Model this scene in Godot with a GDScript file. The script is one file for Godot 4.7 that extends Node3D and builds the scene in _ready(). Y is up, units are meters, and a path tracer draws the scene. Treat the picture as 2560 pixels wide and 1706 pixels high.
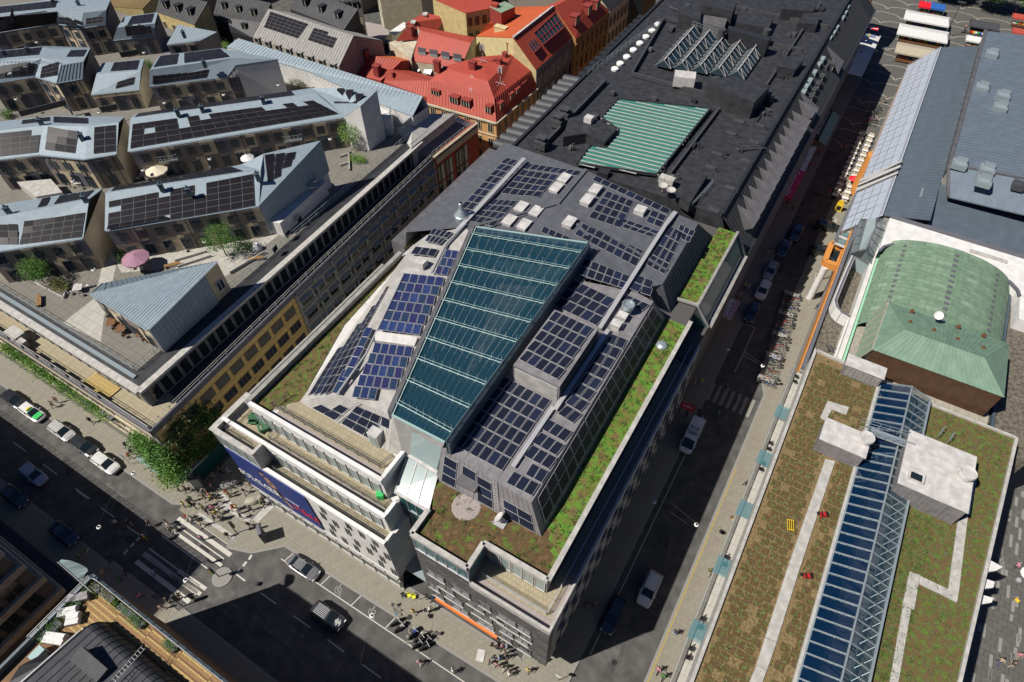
extends Node3D
# An aerial view of a city block: a shopping building with solar roofs, its neighbours, two streets.
# World: x runs along the wide street, -z along the side street, y up, metres.

var M := {}
var taken := {}
var rng := RandomNumberGenerator.new()
var cache := {}
var panel_count := {}
var panel_rest := {}
var drape := []   # triangles of the roof that panels are laid on
var sill_mat: Material = null

class MB:
	var v := PackedVector3Array()
	var n := PackedVector3Array()
	var uv := PackedVector2Array()
	var col := PackedColorArray()
	func tri(a: Vector3, b: Vector3, c: Vector3) -> void:
		var k := (c - a).cross(b - a).normalized()
		v.append(a); v.append(b); v.append(c)
		n.append(k); n.append(k); n.append(k)
	func quad(a: Vector3, b: Vector3, c: Vector3, d: Vector3) -> void:
		tri(a, b, c); tri(a, c, d)
	# box from a corner and three edge vectors
	func obox(o: Vector3, a: Vector3, b: Vector3, c: Vector3) -> void:
		quad(o, o + a, o + a + b, o + b)
		quad(o + c, o + b + c, o + a + b + c, o + a + c)
		quad(o, o + c, o + a + c, o + a)
		quad(o + b, o + a + b, o + a + b + c, o + b + c)
		quad(o, o + b, o + b + c, o + c)
		quad(o + a, o + a + c, o + a + b + c, o + a + b)
	func box(p: Vector3, s: Vector3, yaw := 0.0) -> void:
		var bs := Basis(Vector3.UP, yaw)
		var a := bs * Vector3(s.x, 0, 0)
		var c := bs * Vector3(0, 0, s.z)
		obox(p - a / 2 - c / 2 - Vector3(0, s.y / 2, 0), a, Vector3(0, s.y, 0), c)
	# axis aligned box from two corners
	func bb(x0: float, x1: float, y0: float, y1: float, z0: float, z1: float) -> void:
		obox(Vector3(x0, y0, z0), Vector3(x1 - x0, 0, 0), Vector3(0, y1 - y0, 0), Vector3(0, 0, z1 - z0))
	func beam(a: Vector3, b: Vector3, w: float, h: float) -> void:
		var d := b - a
		var s := d.cross(Vector3.UP)
		if s.length() < 0.001: s = Vector3.RIGHT
		s = s.normalized() * w
		var u := s.cross(d).normalized() * h
		obox(a - s / 2 - u / 2, d, s, u)
	func tube(a: Vector3, b: Vector3, r0: float, r1: float, k := 6, cap := true) -> void:
		var d := (b - a).normalized()
		var s := d.cross(Vector3.UP)
		if s.length() < 0.01: s = Vector3.RIGHT
		s = s.normalized()
		var t := s.cross(d)
		for i in k:
			var p := TAU * i / k
			var q := TAU * (i + 1) / k
			var e := s * cos(p) + t * sin(p)
			var g := s * cos(q) + t * sin(q)
			var i0 := v.size()
			v.append_array(PackedVector3Array([a + e * r0, b + g * r1, b + e * r1, a + e * r0, a + g * r0, b + g * r1]))
			n.append_array(PackedVector3Array([e, g, e, e, g, g]))
			if cap:
				tri(b, b + e * r1, b + g * r1); tri(a, a + g * r0, a + e * r0)
	# flat or sloping polygon with thickness t below it
	func slab(pts: Array, t: float) -> void:
		poly(pts)
		var dn := Vector3(0, -t, 0)
		var low := []
		for p in pts: low.append(p + dn)
		poly(low)
		for i in pts.size():
			var a: Vector3 = pts[i]
			var b: Vector3 = pts[(i + 1) % pts.size()]
			quad(a, b, b + dn, a + dn)
	func poly(pts: Array) -> void:
		if pts.size() == 3: tri(pts[0], pts[1], pts[2]); return
		var f := PackedVector2Array()
		for p in pts: f.append(Vector2(p.x, p.z))
		var ix := Geometry2D.triangulate_polygon(f)
		for i in range(0, ix.size(), 3):
			tri(pts[ix[i]], pts[ix[i + 1]], pts[ix[i + 2]])
	# twisted surface between two edges a-b and c-d
	func patch(a: Vector3, b: Vector3, c: Vector3, d: Vector3, nu := 8, nv := 4) -> void:
		for j in nv:
			for i in nu:
				var q := []
				for e in [[i, j], [i + 1, j], [i + 1, j + 1], [i, j + 1]]:
					var u := float(e[0]) / nu
					q.append(a.lerp(b, u).lerp(c.lerp(d, u), float(e[1]) / nv))
				quad(q[0], q[1], q[2], q[3])
	# vertical walls under a closed outline, down to y0
	func walls(pts: Array, y0: float) -> void:
		for i in pts.size():
			var a: Vector3 = pts[i]
			var b: Vector3 = pts[(i + 1) % pts.size()]
			quad(a, b, Vector3(b.x, y0, b.z), Vector3(a.x, y0, a.z))
	func prism(pts: Array, y0: float) -> void:
		walls(pts, y0); poly(pts)
	func lathe(o: Vector3, prof: Array, k := 10) -> void:
		for j in prof.size() - 1:
			var a: Vector2 = prof[j]
			var b: Vector2 = prof[j + 1]
			var nn := Vector2(b.y - a.y, a.x - b.x).normalized()
			for i in k:
				var p := TAU * i / k
				var q := TAU * (i + 1) / k
				var e := Vector3(cos(p), 0, sin(p))
				var g := Vector3(cos(q), 0, sin(q))
				var U := Vector3.UP
				v.append_array(PackedVector3Array([o + e * a.x + U * a.y, o + g * b.x + U * b.y, o + e * b.x + U * b.y, o + e * a.x + U * a.y, o + g * a.x + U * a.y, o + g * b.x + U * b.y]))
				var ne := e * nn.x + U * nn.y
				var ng := g * nn.x + U * nn.y
				n.append_array(PackedVector3Array([ne, ng, ne, ne, ng, ng]))
	func mesh() -> ArrayMesh:
		var m := ArrayMesh.new()
		add_to(m)
		return m
	func add_to(m: ArrayMesh) -> void:
		if v.size() == 0: return
		var a := []
		a.resize(Mesh.ARRAY_MAX)
		a[Mesh.ARRAY_VERTEX] = v
		a[Mesh.ARRAY_NORMAL] = n
		if uv.size() == v.size(): a[Mesh.ARRAY_TEX_UV] = uv
		if col.size() == v.size(): a[Mesh.ARRAY_COLOR] = col
		m.add_surface_from_arrays(Mesh.PRIMITIVE_TRIANGLES, a)

func P3(x: float, y: float, z: float) -> Vector3:
	return Vector3(x, y, z)

func numbered(called: String) -> String:
	var k: int = taken.get(called, -1) + 1
	taken[called] = k
	return called if k == 0 else "%s_%03d" % [called, k]

func thing(called: String, label: String, category: String, at := Vector3.ZERO, turn := 0.0, group := "") -> Node3D:
	var o := Node3D.new()
	o.name = numbered(called)
	add_child(o)
	o.position = at
	o.rotation.y = turn
	tag(o, label, category, group)
	return o

func tag(o: Node, label: String, category: String, group := "") -> Node:
	o.set_meta("label", label)
	o.set_meta("category", category)
	if group != "": o.set_meta("group", group)
	return o

# one named mesh; at top level the name is numbered
func put(m, called: String, mat: Material, parent: Node = self, stuff := false) -> MeshInstance3D:
	var o := MeshInstance3D.new()
	o.mesh = m.mesh() if m is MB else m
	if mat: o.material_override = mat
	o.name = numbered(called) if parent == self else called
	parent.add_child(o, true)
	if stuff: o.set_meta("kind", "stuff")
	return o

func ground(m, called: String, mat: Material) -> MeshInstance3D:
	var o := put(m, called, mat)
	o.set_meta("kind", "structure")
	return o

func lin(r: float, g: float, b: float) -> Color:
	return Color(r, g, b).linear_to_srgb()

func noise_tex(seed_: int, freq: float, lo: float, hi: float, oct := 4, size := 512, kind := FastNoiseLite.TYPE_SIMPLEX_SMOOTH) -> ImageTexture:
	var fn := FastNoiseLite.new()
	fn.seed = seed_
	fn.frequency = freq
	fn.noise_type = kind
	fn.fractal_octaves = oct
	var im := fn.get_seamless_image(size, size)
	im.convert(Image.FORMAT_L8)
	var d := im.get_data()
	for i in d.size():
		d[i] = int(clampf((lo + (hi - lo) * d[i] / 255.0) * 255.0, 0, 255))
	return ImageTexture.create_from_image(Image.create_from_data(size, size, false, Image.FORMAT_L8, d))

# a picture whose colour follows a noise value through stops; adds speckle
func ramp_tex(seed_: int, freq: float, stops: Array, speck := 0.12, size := 512, oct := 5) -> ImageTexture:
	var a := FastNoiseLite.new()
	a.seed = seed_; a.frequency = freq; a.fractal_octaves = oct
	var im := a.get_seamless_image(size, size)
	var r := RandomNumberGenerator.new()
	r.seed = seed_
	var out := Image.create(size, size, false, Image.FORMAT_RGB8)
	for y in size:
		for x in size:
			var t := im.get_pixel(x, y).r
			var c: Color = stops[0][1]
			for i in stops.size() - 1:
				if t >= stops[i][0]:
					c = stops[i][1].lerp(stops[i + 1][1], clampf((t - stops[i][0]) / (stops[i + 1][0] - stops[i][0]), 0, 1))
			var k := 1.0 + (r.randf() - 0.5) * 2.0 * speck
			out.set_pixel(x, y, Color(c.r * k, c.g * k, c.b * k).linear_to_srgb())
	return ImageTexture.create_from_image(out)

func mat(key: String, c: Color, rough: float, tex: Texture2D = null, scale := 0.2, metal := 0.0) -> StandardMaterial3D:
	var m := StandardMaterial3D.new()
	m.albedo_color = c
	m.roughness = rough
	m.metallic = metal
	if tex:
		m.albedo_texture = tex
		m.uv1_triplanar = true
		m.uv1_world_triplanar = true
		m.uv1_scale = Vector3.ONE * scale
	m.cull_mode = BaseMaterial3D.CULL_DISABLED
	M[key] = m
	return m

# windows in a row on the wall line a -> b (left to right seen from outside), a and b at sill height
func windows(parent: Node, a: Vector3, b: Vector3, count: int, w: float, h: float, fm: Material, gm: Material, mull := 1, lo := 0.0, hi := 1.0, called := "window") -> void:
	var d := (b - a)
	d.y = 0
	d = d.normalized()
	var out := d.cross(Vector3.UP)
	var key := "win%.2f_%.2f_%d" % [w, h, mull]
	if not cache.has(key):
		var f := MB.new()
		var t := 0.09
		f.bb(-w / 2, w / 2, 0, t, 0.0, 0.09); f.bb(-w / 2, w / 2, h - t, h, 0.0, 0.09)
		f.bb(-w / 2, -w / 2 + t, t, h - t, 0.0, 0.09); f.bb(w / 2 - t, w / 2, t, h - t, 0.0, 0.09)
		for i in mull:
			var x := -w / 2 + w * (i + 1) / (mull + 1)
			f.bb(x - t / 2, x + t / 2, t, h - t, 0.0, 0.075)
		var g := MB.new()
		g.bb(-w / 2 + t * .7, w / 2 - t * .7, t * .7, h - t * .7, 0.004, 0.035)
		var sl := MB.new()
		sl.bb(-w / 2 - 0.06, w / 2 + 0.06, -0.14, -0.002, 0.0, 0.2)
		cache[key] = [f.mesh(), g.mesh(), sl.mesh()]
	for i in count:
		var s := lo + (hi - lo) * (i + 0.5) / count
		var o := put(cache[key][0], called, fm, parent)
		o.transform = Transform3D(Basis(d, Vector3.UP, out), a.lerp(b, s) + out * 0.004)
		put(cache[key][1], "pane", gm, o)
		if sill_mat: put(cache[key][2], "sill", sill_mat, o)

# solar panels on the quad a (origin), b (end of u), c (end of v); fourth corner e optional
func panels(parent: Node, a: Vector3, b: Vector3, c: Vector3, e, nu: int, nv: int, faces: Array, skip := [], gap := 0.05, lift := 0.12, called := "solar_panel", frame: Material = null) -> void:
	if e == null: e = b + c - a
	for j in nv:
		for i in nu:
			if [i, j] in skip: continue
			var u0 := float(i) / nu
			var u1 := float(i + 1) / nu
			var v0 := float(j) / nv
			var v1 := float(j + 1) / nv
			var p00: Vector3 = a.lerp(b, u0).lerp(c.lerp(e, u0), v0)
			var p10: Vector3 = a.lerp(b, u1).lerp(c.lerp(e, u1), v0)
			var p01: Vector3 = a.lerp(b, u0).lerp(c.lerp(e, u0), v1)
			if drape.size() > 0:
				p00 = draped(p00); p10 = draped(p10); p01 = draped(p01)
			var U := p10 - p00
			var V := p01 - p00
			var N := V.cross(U).normalized()
			if N.y < 0: N = -N
			var w := U.length() - gap
			var h := V.length() - gap
			w = snappedf(w, 0.02); h = snappedf(h, 0.02)
			var ang := U.normalized().dot(V.normalized())
			var o := p00 + U.normalized() * gap / 2 + V.normalized() * gap / 2 + N * lift
			var fm: Material = faces[(i * 7 + j * 13 + (i * j) % 5) % faces.size()]
			var n: int = panel_count.get(parent, 0)
			panel_count[parent] = n + 1
			if n < 295:
				var key := "pan%.2f_%.2f_%.2f" % [w, h, ang]
				if not cache.has(key):
					var fr := MB.new()
					var vy := Vector3(ang, sqrt(1 - ang * ang), 0)
					fr.obox(Vector3(0, 0, -0.04), Vector3(w, 0, 0), vy * h, Vector3(0, 0, 0.04))
					var f := MB.new()
					var g := 0.035
					var q := [Vector3(g, 0, 0.006) + vy * g, Vector3(w - g, 0, 0.006) + vy * g, Vector3(w - g, 0, 0.006) + vy * (h - g), Vector3(g, 0, 0.006) + vy * (h - g)]
					f.quad(q[0], q[3], q[2], q[1])
					f.uv = PackedVector2Array([Vector2(0, 0), Vector2(0, 1), Vector2(1, 1), Vector2(0, 0), Vector2(1, 1), Vector2(1, 0)])
					var am := ArrayMesh.new()
					fr.add_to(am); f.add_to(am)
					cache[key] = am
				var x := put(cache[key], called, null, parent)
				var X := U.normalized()
				x.transform = Transform3D(Basis(X, N.cross(X), N), o)
				# v may run the other way: mirror by turning the origin
				if (N.cross(X)).dot(V) < 0:
					x.transform = Transform3D(Basis(-X, -(N.cross(X)), N), o + X * w)
				x.set_surface_override_material(0, frame if frame else M.alu)
				x.set_surface_override_material(1, fm)
			else:
				if not panel_rest.has(parent): panel_rest[parent] = {}
				var dct: Dictionary = panel_rest[parent]
				if not dct.has(fm): dct[fm] = MB.new()
				if not dct.has(M.alu): dct[M.alu] = MB.new()
				dct[M.alu].obox(o - N * 0.04, U.normalized() * w, V.normalized() * h, N * 0.04)
				var r: MB = dct[fm]
				var g2 := 0.035
				var o2 := o + U.normalized() * g2 + V.normalized() * g2 + N * 0.006
				var w2 := U.normalized() * (w - 2 * g2)
				var h2 := V.normalized() * (h - 2 * g2)
				r.quad(o2, o2 + w2, o2 + w2 + h2, o2 + h2)
				r.uv.append_array(PackedVector2Array([Vector2(0, 0), Vector2(1, 0), Vector2(1, 1), Vector2(0, 0), Vector2(1, 1), Vector2(0, 1)]))

func draped(p: Vector3) -> Vector3:
	for t in drape:
		var a: Vector3 = t[0]
		var b: Vector3 = t[1]
		var c: Vector3 = t[2]
		var d := (b.z - c.z) * (a.x - c.x) + (c.x - b.x) * (a.z - c.z)
		if absf(d) < 1e-5: continue
		var u := ((b.z - c.z) * (p.x - c.x) + (c.x - b.x) * (p.z - c.z)) / d
		var v := ((c.z - a.z) * (p.x - c.x) + (a.x - c.x) * (p.z - c.z)) / d
		if u > -.02 and v > -.02 and u + v < 1.02: return Vector3(p.x, u * a.y + v * b.y + (1 - u - v) * c.y, p.z)
	return p

func drape_on(polys: Array) -> void:
	drape = []
	for q in polys:
		var m := MB.new()
		m.poly(q)
		for i in range(0, m.v.size(), 3): drape.append([m.v[i], m.v[i + 1], m.v[i + 2]])

func drape_mesh(m: MB) -> void:
	drape = []
	for i in range(0, m.v.size(), 3): drape.append([m.v[i], m.v[i + 1], m.v[i + 2]])

func finish_panels(parent: Node) -> void:
	if not panel_rest.has(parent): return
	var am := ArrayMesh.new()
	var d: Dictionary = panel_rest[parent]
	var ms := []
	for k in d:
		d[k].add_to(am)
		ms.append(k)
	var o := put(am, "solar_panels", null, parent, true)
	for i in ms.size(): o.set_surface_override_material(i, ms[i])

# standing seams on the quad a-b (eave) c-d (ridge, c above a): ribs from eave to ridge
func seams(m: MB, a: Vector3, b: Vector3, c: Vector3, d: Vector3, step := 0.6, h := 0.05) -> void:
	var k := maxi(1, int(maxf((b - a).length(), (d - c).length()) / step))
	var nn := (b - a).cross(c - a).normalized()
	if nn.y < 0: nn = -nn
	for i in k + 1:
		var p := a.lerp(b, float(i) / k)
		var q := c.lerp(d, float(i) / k)
		if (q - p).length() < 0.1: continue
		var s := (q - p).cross(nn).normalized() * 0.035
		m.obox(p - s / 2, q - p, s, nn * h)

func railing(m: MB, pts: Array, h := 1.0, step := 2.0, bars := 2, w := 0.045) -> void:
	for i in pts.size() - 1:
		var a: Vector3 = pts[i]
		var b: Vector3 = pts[i + 1]
		var k := maxi(1, int((b - a).length() / step))
		for j in k + 1:
			var p := a.lerp(b, float(j) / k)
			m.box(p + Vector3(0, h / 2, 0), Vector3(w, h, w))
		for r in bars:
			var y := h * (r + 1.0) / bars
			m.beam(a + Vector3(0, y, 0), b + Vector3(0, y, 0), w, w)

func solid(x0, x1, y0, y1, z0, z1) -> MB:
	var m := MB.new()
	m.bb(x0, x1, y0, y1, z0, z1)
	return m

# leaves scattered through an ellipsoid, in clumps
func foliage(at: Vector3, r: Vector3, clumps: int, per: int, leaf: float, seed_: int, box_ := false) -> MB:
	var g := RandomNumberGenerator.new()
	g.seed = seed_
	var m := MB.new()
	for i in clumps:
		var p := Vector3(g.randf_range(-1, 1), g.randf_range(-1, 1), g.randf_range(-1, 1))
		if not box_:
			while p.length() > 1.0: p = Vector3(g.randf_range(-1, 1), g.randf_range(-1, 1), g.randf_range(-1, 1))
			p = p.normalized() * pow(p.length(), 0.6)
		var cr := g.randf_range(0.5, 1.0) * leaf * 3.2
		for k in per:
			var q := Vector3(g.randfn(), g.randfn(), g.randfn()) * cr * 0.55
			var c := at + p * r + q
			var u := Vector3(g.randfn(), g.randfn() * .6, g.randfn()).normalized() * leaf * g.randf_range(.6, 1.2)
			var w := u.cross(Vector3(g.randfn(), g.randfn(), g.randfn())).normalized() * leaf * g.randf_range(.4, .7)
			m.tri(c - u * .5, c + w * .5, c + u * .5); m.tri(c - u * .5, c + u * .5, c - w * .5)
	return m

func setup() -> void:
	var cam := Camera3D.new()
	cam.name = "camera"
	add_child(cam)
	cam.position = P3(0,80,0)
	cam.rotation_degrees = P3(-50.626,31.6,-1.064)
	cam.fov = 56.54
	cam.near = 0.5
	cam.far = 2000.0
	cam.current = true
	var env := Environment.new()
	env.background_mode = Environment.BG_SKY
	var sky := Sky.new()
	var sm := ProceduralSkyMaterial.new()
	sm.sky_top_color = Color(0.27, 0.42, 0.70)
	sm.sky_horizon_color = Color(0.68, 0.76, 0.85)
	sm.sky_curve = 0.12
	sm.ground_bottom_color = Color(0.12, 0.12, 0.12)
	sm.ground_horizon_color = Color(0.4, 0.45, 0.5)
	sm.sky_energy_multiplier = 0.56
	sky.sky_material = sm
	env.sky = sky
	env.tonemap_mode = Environment.TONE_MAPPER_LINEAR
	env.tonemap_exposure = 1.2
	env.sdfgi_enabled = true
	env.ssao_enabled = true
	env.ssil_enabled = true
	var we := WorldEnvironment.new()
	we.name = "environment"
	we.environment = env
	add_child(we)
	var sun := DirectionalLight3D.new()
	sun.name = "sun"
	sun.light_energy = 1.6
	sun.light_color = Color(1.0, 0.975, 0.94)
	sun.light_angular_distance = 0.53
	sun.shadow_enabled = true
	add_child(sun)
	sun.look_at_from_position(Vector3.ZERO, P3(0.50,-1.0,-0.62), Vector3.UP)

func materials() -> void:
	var fine := noise_tex(1, 0.06, 0.75, 1.0, 5)
	var blot := noise_tex(2, 0.012, 0.8, 1.0, 5)
	var soft := noise_tex(3, 0.01, 0.88, 1.0, 4)
	var cell := noise_tex(4, 0.05, 0.7, 1.05, 2, 512, FastNoiseLite.TYPE_CELLULAR)
	var streak := noise_tex(5, 0.02, 0.7, 1.0, 6)
	mat("asphalt", lin(.108, .105, .10), .9, streak, .045)
	mat("asphalt_new", lin(.085, .083, .08), .9, streak, .06)
	mat("asphalt_old", lin(.128, .124, .117), .9, streak, .06)
	mat("kerb", lin(.30, .29, .27), .85, fine, .6)
	mat("paint", lin(.62, .60, .53), .7, fine, .9)
	mat("yellow_paint", lin(.5, .38, .05), .7, fine, .9)
	mat("bay_paint", lin(.32, .31, .27), .7, fine, .9)
	M["pavement"] = mat("pavement", Color.WHITE, .9, slab_tex(11, lin(.235, .22, .175), 8, 4), .5)
	mat("paving_dark", Color.WHITE, .85, slab_tex(12, lin(.10, .098, .09), 6, 8), .16)
	mat("terrace", Color.WHITE, .9, slab_tex(13, lin(.33, .285, .19), 8, 8), .25)
	mat("deck", Color.WHITE, .9, slab_tex(14, lin(.18, .168, .145), 10, 5), .22)
	mat("deck_pale", Color.WHITE, .9, slab_tex(15, lin(.40, .385, .34), 5, 4), .2)
	mat("gravel", Color.WHITE, .95, ramp_tex(16, .09, [[0.2, Color(.16, .14, .13)], [.45, Color(.32, .295, .28)], [.6, Color(.38, .355, .34)], [.75, Color(.22, .11, .08)]], .35), .3)
	mat("brown_gravel", Color.WHITE, .95, ramp_tex(17, .02, [[0.2, Color(.07, .06, .045)], [.5, Color(.12, .105, .08)], [.8, Color(.16, .145, .11)]], .25), .15)
	mat("sedum", Color.WHITE, .95, ramp_tex(18, .012, [[0.2, Color(.14, .085, .035)], [.42, Color(.085, .05, .022)], [.60, Color(.10, .07, .025)], [.72, Color(.085, .09, .02)], [.85, Color(.09, .15, .02)]], .35), .11)
	mat("sedum_green", Color.WHITE, .95, ramp_tex(19, .014, [[0.2, Color(.14, .10, .035)], [.38, Color(.13, .12, .03)], [.5, Color(.11, .16, .02)], [.75, Color(.085, .21, .02)]], .35), .1)
	mat("sedum_olive", Color.WHITE, .95, ramp_tex(22, .02, [[0.2, Color(.12, .075, .03)], [.45, Color(.11, .085, .028)], [.6, Color(.095, .11, .022)], [.8, Color(.09, .16, .02)]], .35), .12)
	mat("sedum_mat", Color.WHITE, .95, ramp_tex(20, .02, [[0.2, Color(.12, .075, .03)], [.45, Color(.08, .047, .018)], [.6, Color(.095, .07, .022)], [.72, Color(.085, .11, .02)], [.85, Color(.13, .16, .07)]], .3), .18)
	mat("sand", Color.WHITE, .95, ramp_tex(21, .03, [[0.2, Color(.23, .165, .08)], [.5, Color(.17, .12, .05)], [.8, Color(.12, .08, .035)]], .2), .2)
	mat("tuft", lin(.075, .15, .018), .9, fine, .5)
	mat("tuft_pale", lin(.16, .20, .09), .9, fine, .5)
	mat("white", lin(.74, .73, .71), .55, soft, .1)
	mat("white_metal", lin(.62, .60, .58), .45, blot, .12)
	mat("white_render", lin(.66, .65, .62), .8, soft, .08)
	mat("dirty_white", lin(.47, .455, .43), .6, blot, .1)
	mat("zinc", lin(.30, .285, .295), .5, blot, .12, .25)
	mat("zinc_dark", lin(.17, .165, .175), .5, blot, .12, .25)
	mat("blue_zinc", lin(.27, .335, .38), .65, soft, .15, .1)
	mat("dark_zinc", lin(.085, .12, .15), .5, soft, .15, .2)
	mat("membrane", lin(.105, .11, .13), .75, blot, .1)
	mat("black_roof", lin(.042, .044, .05), .6, noise_tex(8, .02, .66, 1.0, 6), .06)
	mat("black_metal", lin(.028, .03, .034), .45, soft, .2)
	mat("slate", lin(.065, .068, .075), .6, blot, .14)
	mat("hall_roof", lin(.15, .19, .235), .5, soft, .08, .15)
	mat("hall_roof_dark", lin(.105, .135, .165), .5, soft, .08, .15)
	mat("red_roof", lin(.40, .06, .036), .65, soft, .12)
	mat("red_dark", lin(.27, .045, .035), .6, soft, .12)
	mat("orange_roof", lin(.52, .11, .035), .6, soft, .12)
	mat("orange_wall", lin(.58, .33, .13), .85, soft, .1)
	mat("yellow_wall", lin(.60, .48, .22), .85, blot, .1)
	mat("cream_wall", lin(.60, .54, .40), .85, blot, .1)
	mat("pale_yellow", lin(.62, .52, .27), .85, soft, .1)
	mat("ochre_wall", lin(.40, .22, .08), .85, soft, .1)
	mat("brown_wall", lin(.20, .11, .055), .85, soft, .1)
	mat("red_wall", lin(.33, .055, .03), .7, soft, .1)
	mat("yellow_tile", lin(.66, .47, .18), .6, soft, .2)
	mat("beige", lin(.58, .49, .33), .85, soft, .15)
	mat("taupe", lin(.25, .21, .175), .85, soft, .15)
	mat("slate_panel", lin(.13, .13, .155), .7, soft, .15)
	mat("concrete", lin(.34, .33, .31), .85, blot, .15)
	mat("concrete_pale", lin(.50, .485, .45), .8, blot, .15)
	mat("stone", lin(.40, .37, .30), .85, blot, .2)
	mat("granite", lin(.135, .13, .125), .6, cell, .12)
	mat("granite2", lin(.105, .102, .10), .6, fine, .3)
	mat("granite3", lin(.165, .16, .155), .6, fine, .3)
	mat("alu", lin(.52, .52, .52), .4, null, 1.0, .4)
	mat("steel", lin(.36, .42, .44), .4, null, 1.0, .5)
	mat("teal_steel", lin(.30, .43, .42), .4)
	mat("glass_pale", lin(.17, .205, .22), .08)
	mat("teal_canopy", lin(.13, .27, .27), .3)
	mat("dark_steel", lin(.045, .05, .055), .5)
	mat("black", lin(.015, .015, .016), .5)
	mat("rubber", lin(.02, .02, .02), .85)
	mat("copper", lin(.225, .33, .225), .6, blot, .1)
	mat("copper2", lin(.19, .295, .195), .6, blot, .13)
	mat("copper3", lin(.27, .37, .26), .6, blot, .13)
	mat("copper_hip", lin(.185, .295, .215), .55, blot, .1)
	mat("mint", lin(.30, .55, .38), .6)
	mat("brown_copper", lin(.115, .062, .035), .5, blot, .12)
	mat("wood", lin(.36, .20, .07), .7, streak, .5)
	mat("wood_dark", lin(.20, .09, .035), .7, streak, .5)
	mat("wood_pale", lin(.55, .40, .14), .7, streak, .5)
	mat("orange_panel", lin(.62, .26, .06), .6, soft, .2)
	mat("teal", lin(.01, .20, .15), .6)
	mat("green_louvre", lin(.12, .265, .225), .5)
	mat("glass_dark", lin(.012, .02, .024), .06)
	mat("glass_blue", lin(.02, .04, .055), .06)
	mat("glass_teal", lin(.015, .07, .075), .06)
	mat("glass_milk", lin(.24, .30, .30), .12)
	var tr := mat("glass_roof", Color(.13, .27, .33, .55), .03)
	tr.transparency = BaseMaterial3D.TRANSPARENCY_ALPHA
	tr = mat("glass_clear", Color(.35, .55, .58, .32), .05)
	tr.transparency = BaseMaterial3D.TRANSPARENCY_ALPHA
	tr = mat("glass_sky", Color(.03, .15, .26, .62), .04)
	tr.transparency = BaseMaterial3D.TRANSPARENCY_ALPHA
	tr = mat("glass_thin", Color(.10, .26, .32, .3), .04)
	tr.transparency = BaseMaterial3D.TRANSPARENCY_ALPHA
	tr = mat("plastic_sheet", Color(.74, .78, .84, .86), .25, soft, .2)
	tr.transparency = BaseMaterial3D.TRANSPARENCY_ALPHA
	mat("tarp", lin(.68, .68, .66), .6, soft, .3)
	mat("tarp_tan", lin(.45, .40, .30), .7, soft, .3)
	mat("red", lin(.45, .015, .015), .5)
	mat("bright_red", lin(.6, .01, .02), .5)
	mat("blue", lin(.02, .10, .34), .5)
	mat("cobalt", lin(.006, .025, .16), .5)
	mat("pink", lin(.62, .03, .13), .6)
	mat("green_plastic", lin(.03, .42, .10), .5)
	mat("green_bench", lin(.03, .11, .05), .6)
	mat("yellow", lin(.70, .48, .02), .5)
	mat("lime", lin(.62, .62, .03), .5)
	mat("orange", lin(.75, .16, .02), .6)
	mat("parasol_mauve", lin(.30, .16, .22), .8)
	mat("parasol_cream", lin(.62, .55, .42), .8)
	mat("skin", lin(.45, .26, .17), .6)
	mat("lamp_white", lin(.75, .75, .73), .35)
	for a in [["leaf", .07, .165, .022], ["leaf_light", .13, .235, .035], ["leaf_dark", .04, .095, .018], ["leaf_olive", .13, .14, .03]]:
		var l := mat(a[0], lin(a[1], a[2], a[3]), .7)
		l.backlight_enabled = true
		l.backlight = lin(a[1] * .6, a[2] * .6, a[3] * .6)
	mat("bark", lin(.09, .065, .045), .9, fine, 1.0)
	# photovoltaic faces: cells and fine silver lines
	for a in [["pv_a", .010, .013, .030], ["pv_b", .008, .010, .024], ["pv_c", .012, .018, .046], ["pv_d", .012, .026, .042]]:
		pv(a[0], Color(a[1], a[2], a[3]), Color(.045, .05, .065), 6, 10, .0)
	for a in [["pvb_a", .016, .026, .095], ["pvb_b", .022, .022, .085], ["pvb_c", .016, .034, .075], ["pvb_d", .022, .042, .14]]:
		pv(a[0], Color(a[1], a[2], a[3]), Color(.06, .075, .12), 6, 10, .4)
	pv("pvk_a", Color(.012, .011, .014), Color(.02, .02, .024), 6, 10, .1)
	pv("pvk_b", Color(.014, .013, .017), Color(.024, .023, .027), 6, 10, .1)

func pv(key: String, c: Color, line: Color, nx: int, ny: int, vary: float) -> void:
	var r := RandomNumberGenerator.new()
	r.seed = hash(key)
	var w := nx * 10
	var h := ny * 10
	var im := Image.create(w, h, false, Image.FORMAT_RGB8)
	im.fill(line.linear_to_srgb())
	for j in ny:
		for i in nx:
			var k := 1.0 + (r.randf() - .4) * 2.0 * vary
			im.fill_rect(Rect2i(i * 10 + 1, j * 10 + 1, 9, 9), Color(c.r * k, c.g * k, c.b * k).linear_to_srgb())
	var m := StandardMaterial3D.new()
	m.albedo_texture = ImageTexture.create_from_image(im)
	m.roughness = .3
	m.metallic_specular = .22
	m.cull_mode = BaseMaterial3D.CULL_DISABLED
	M[key] = m

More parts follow.
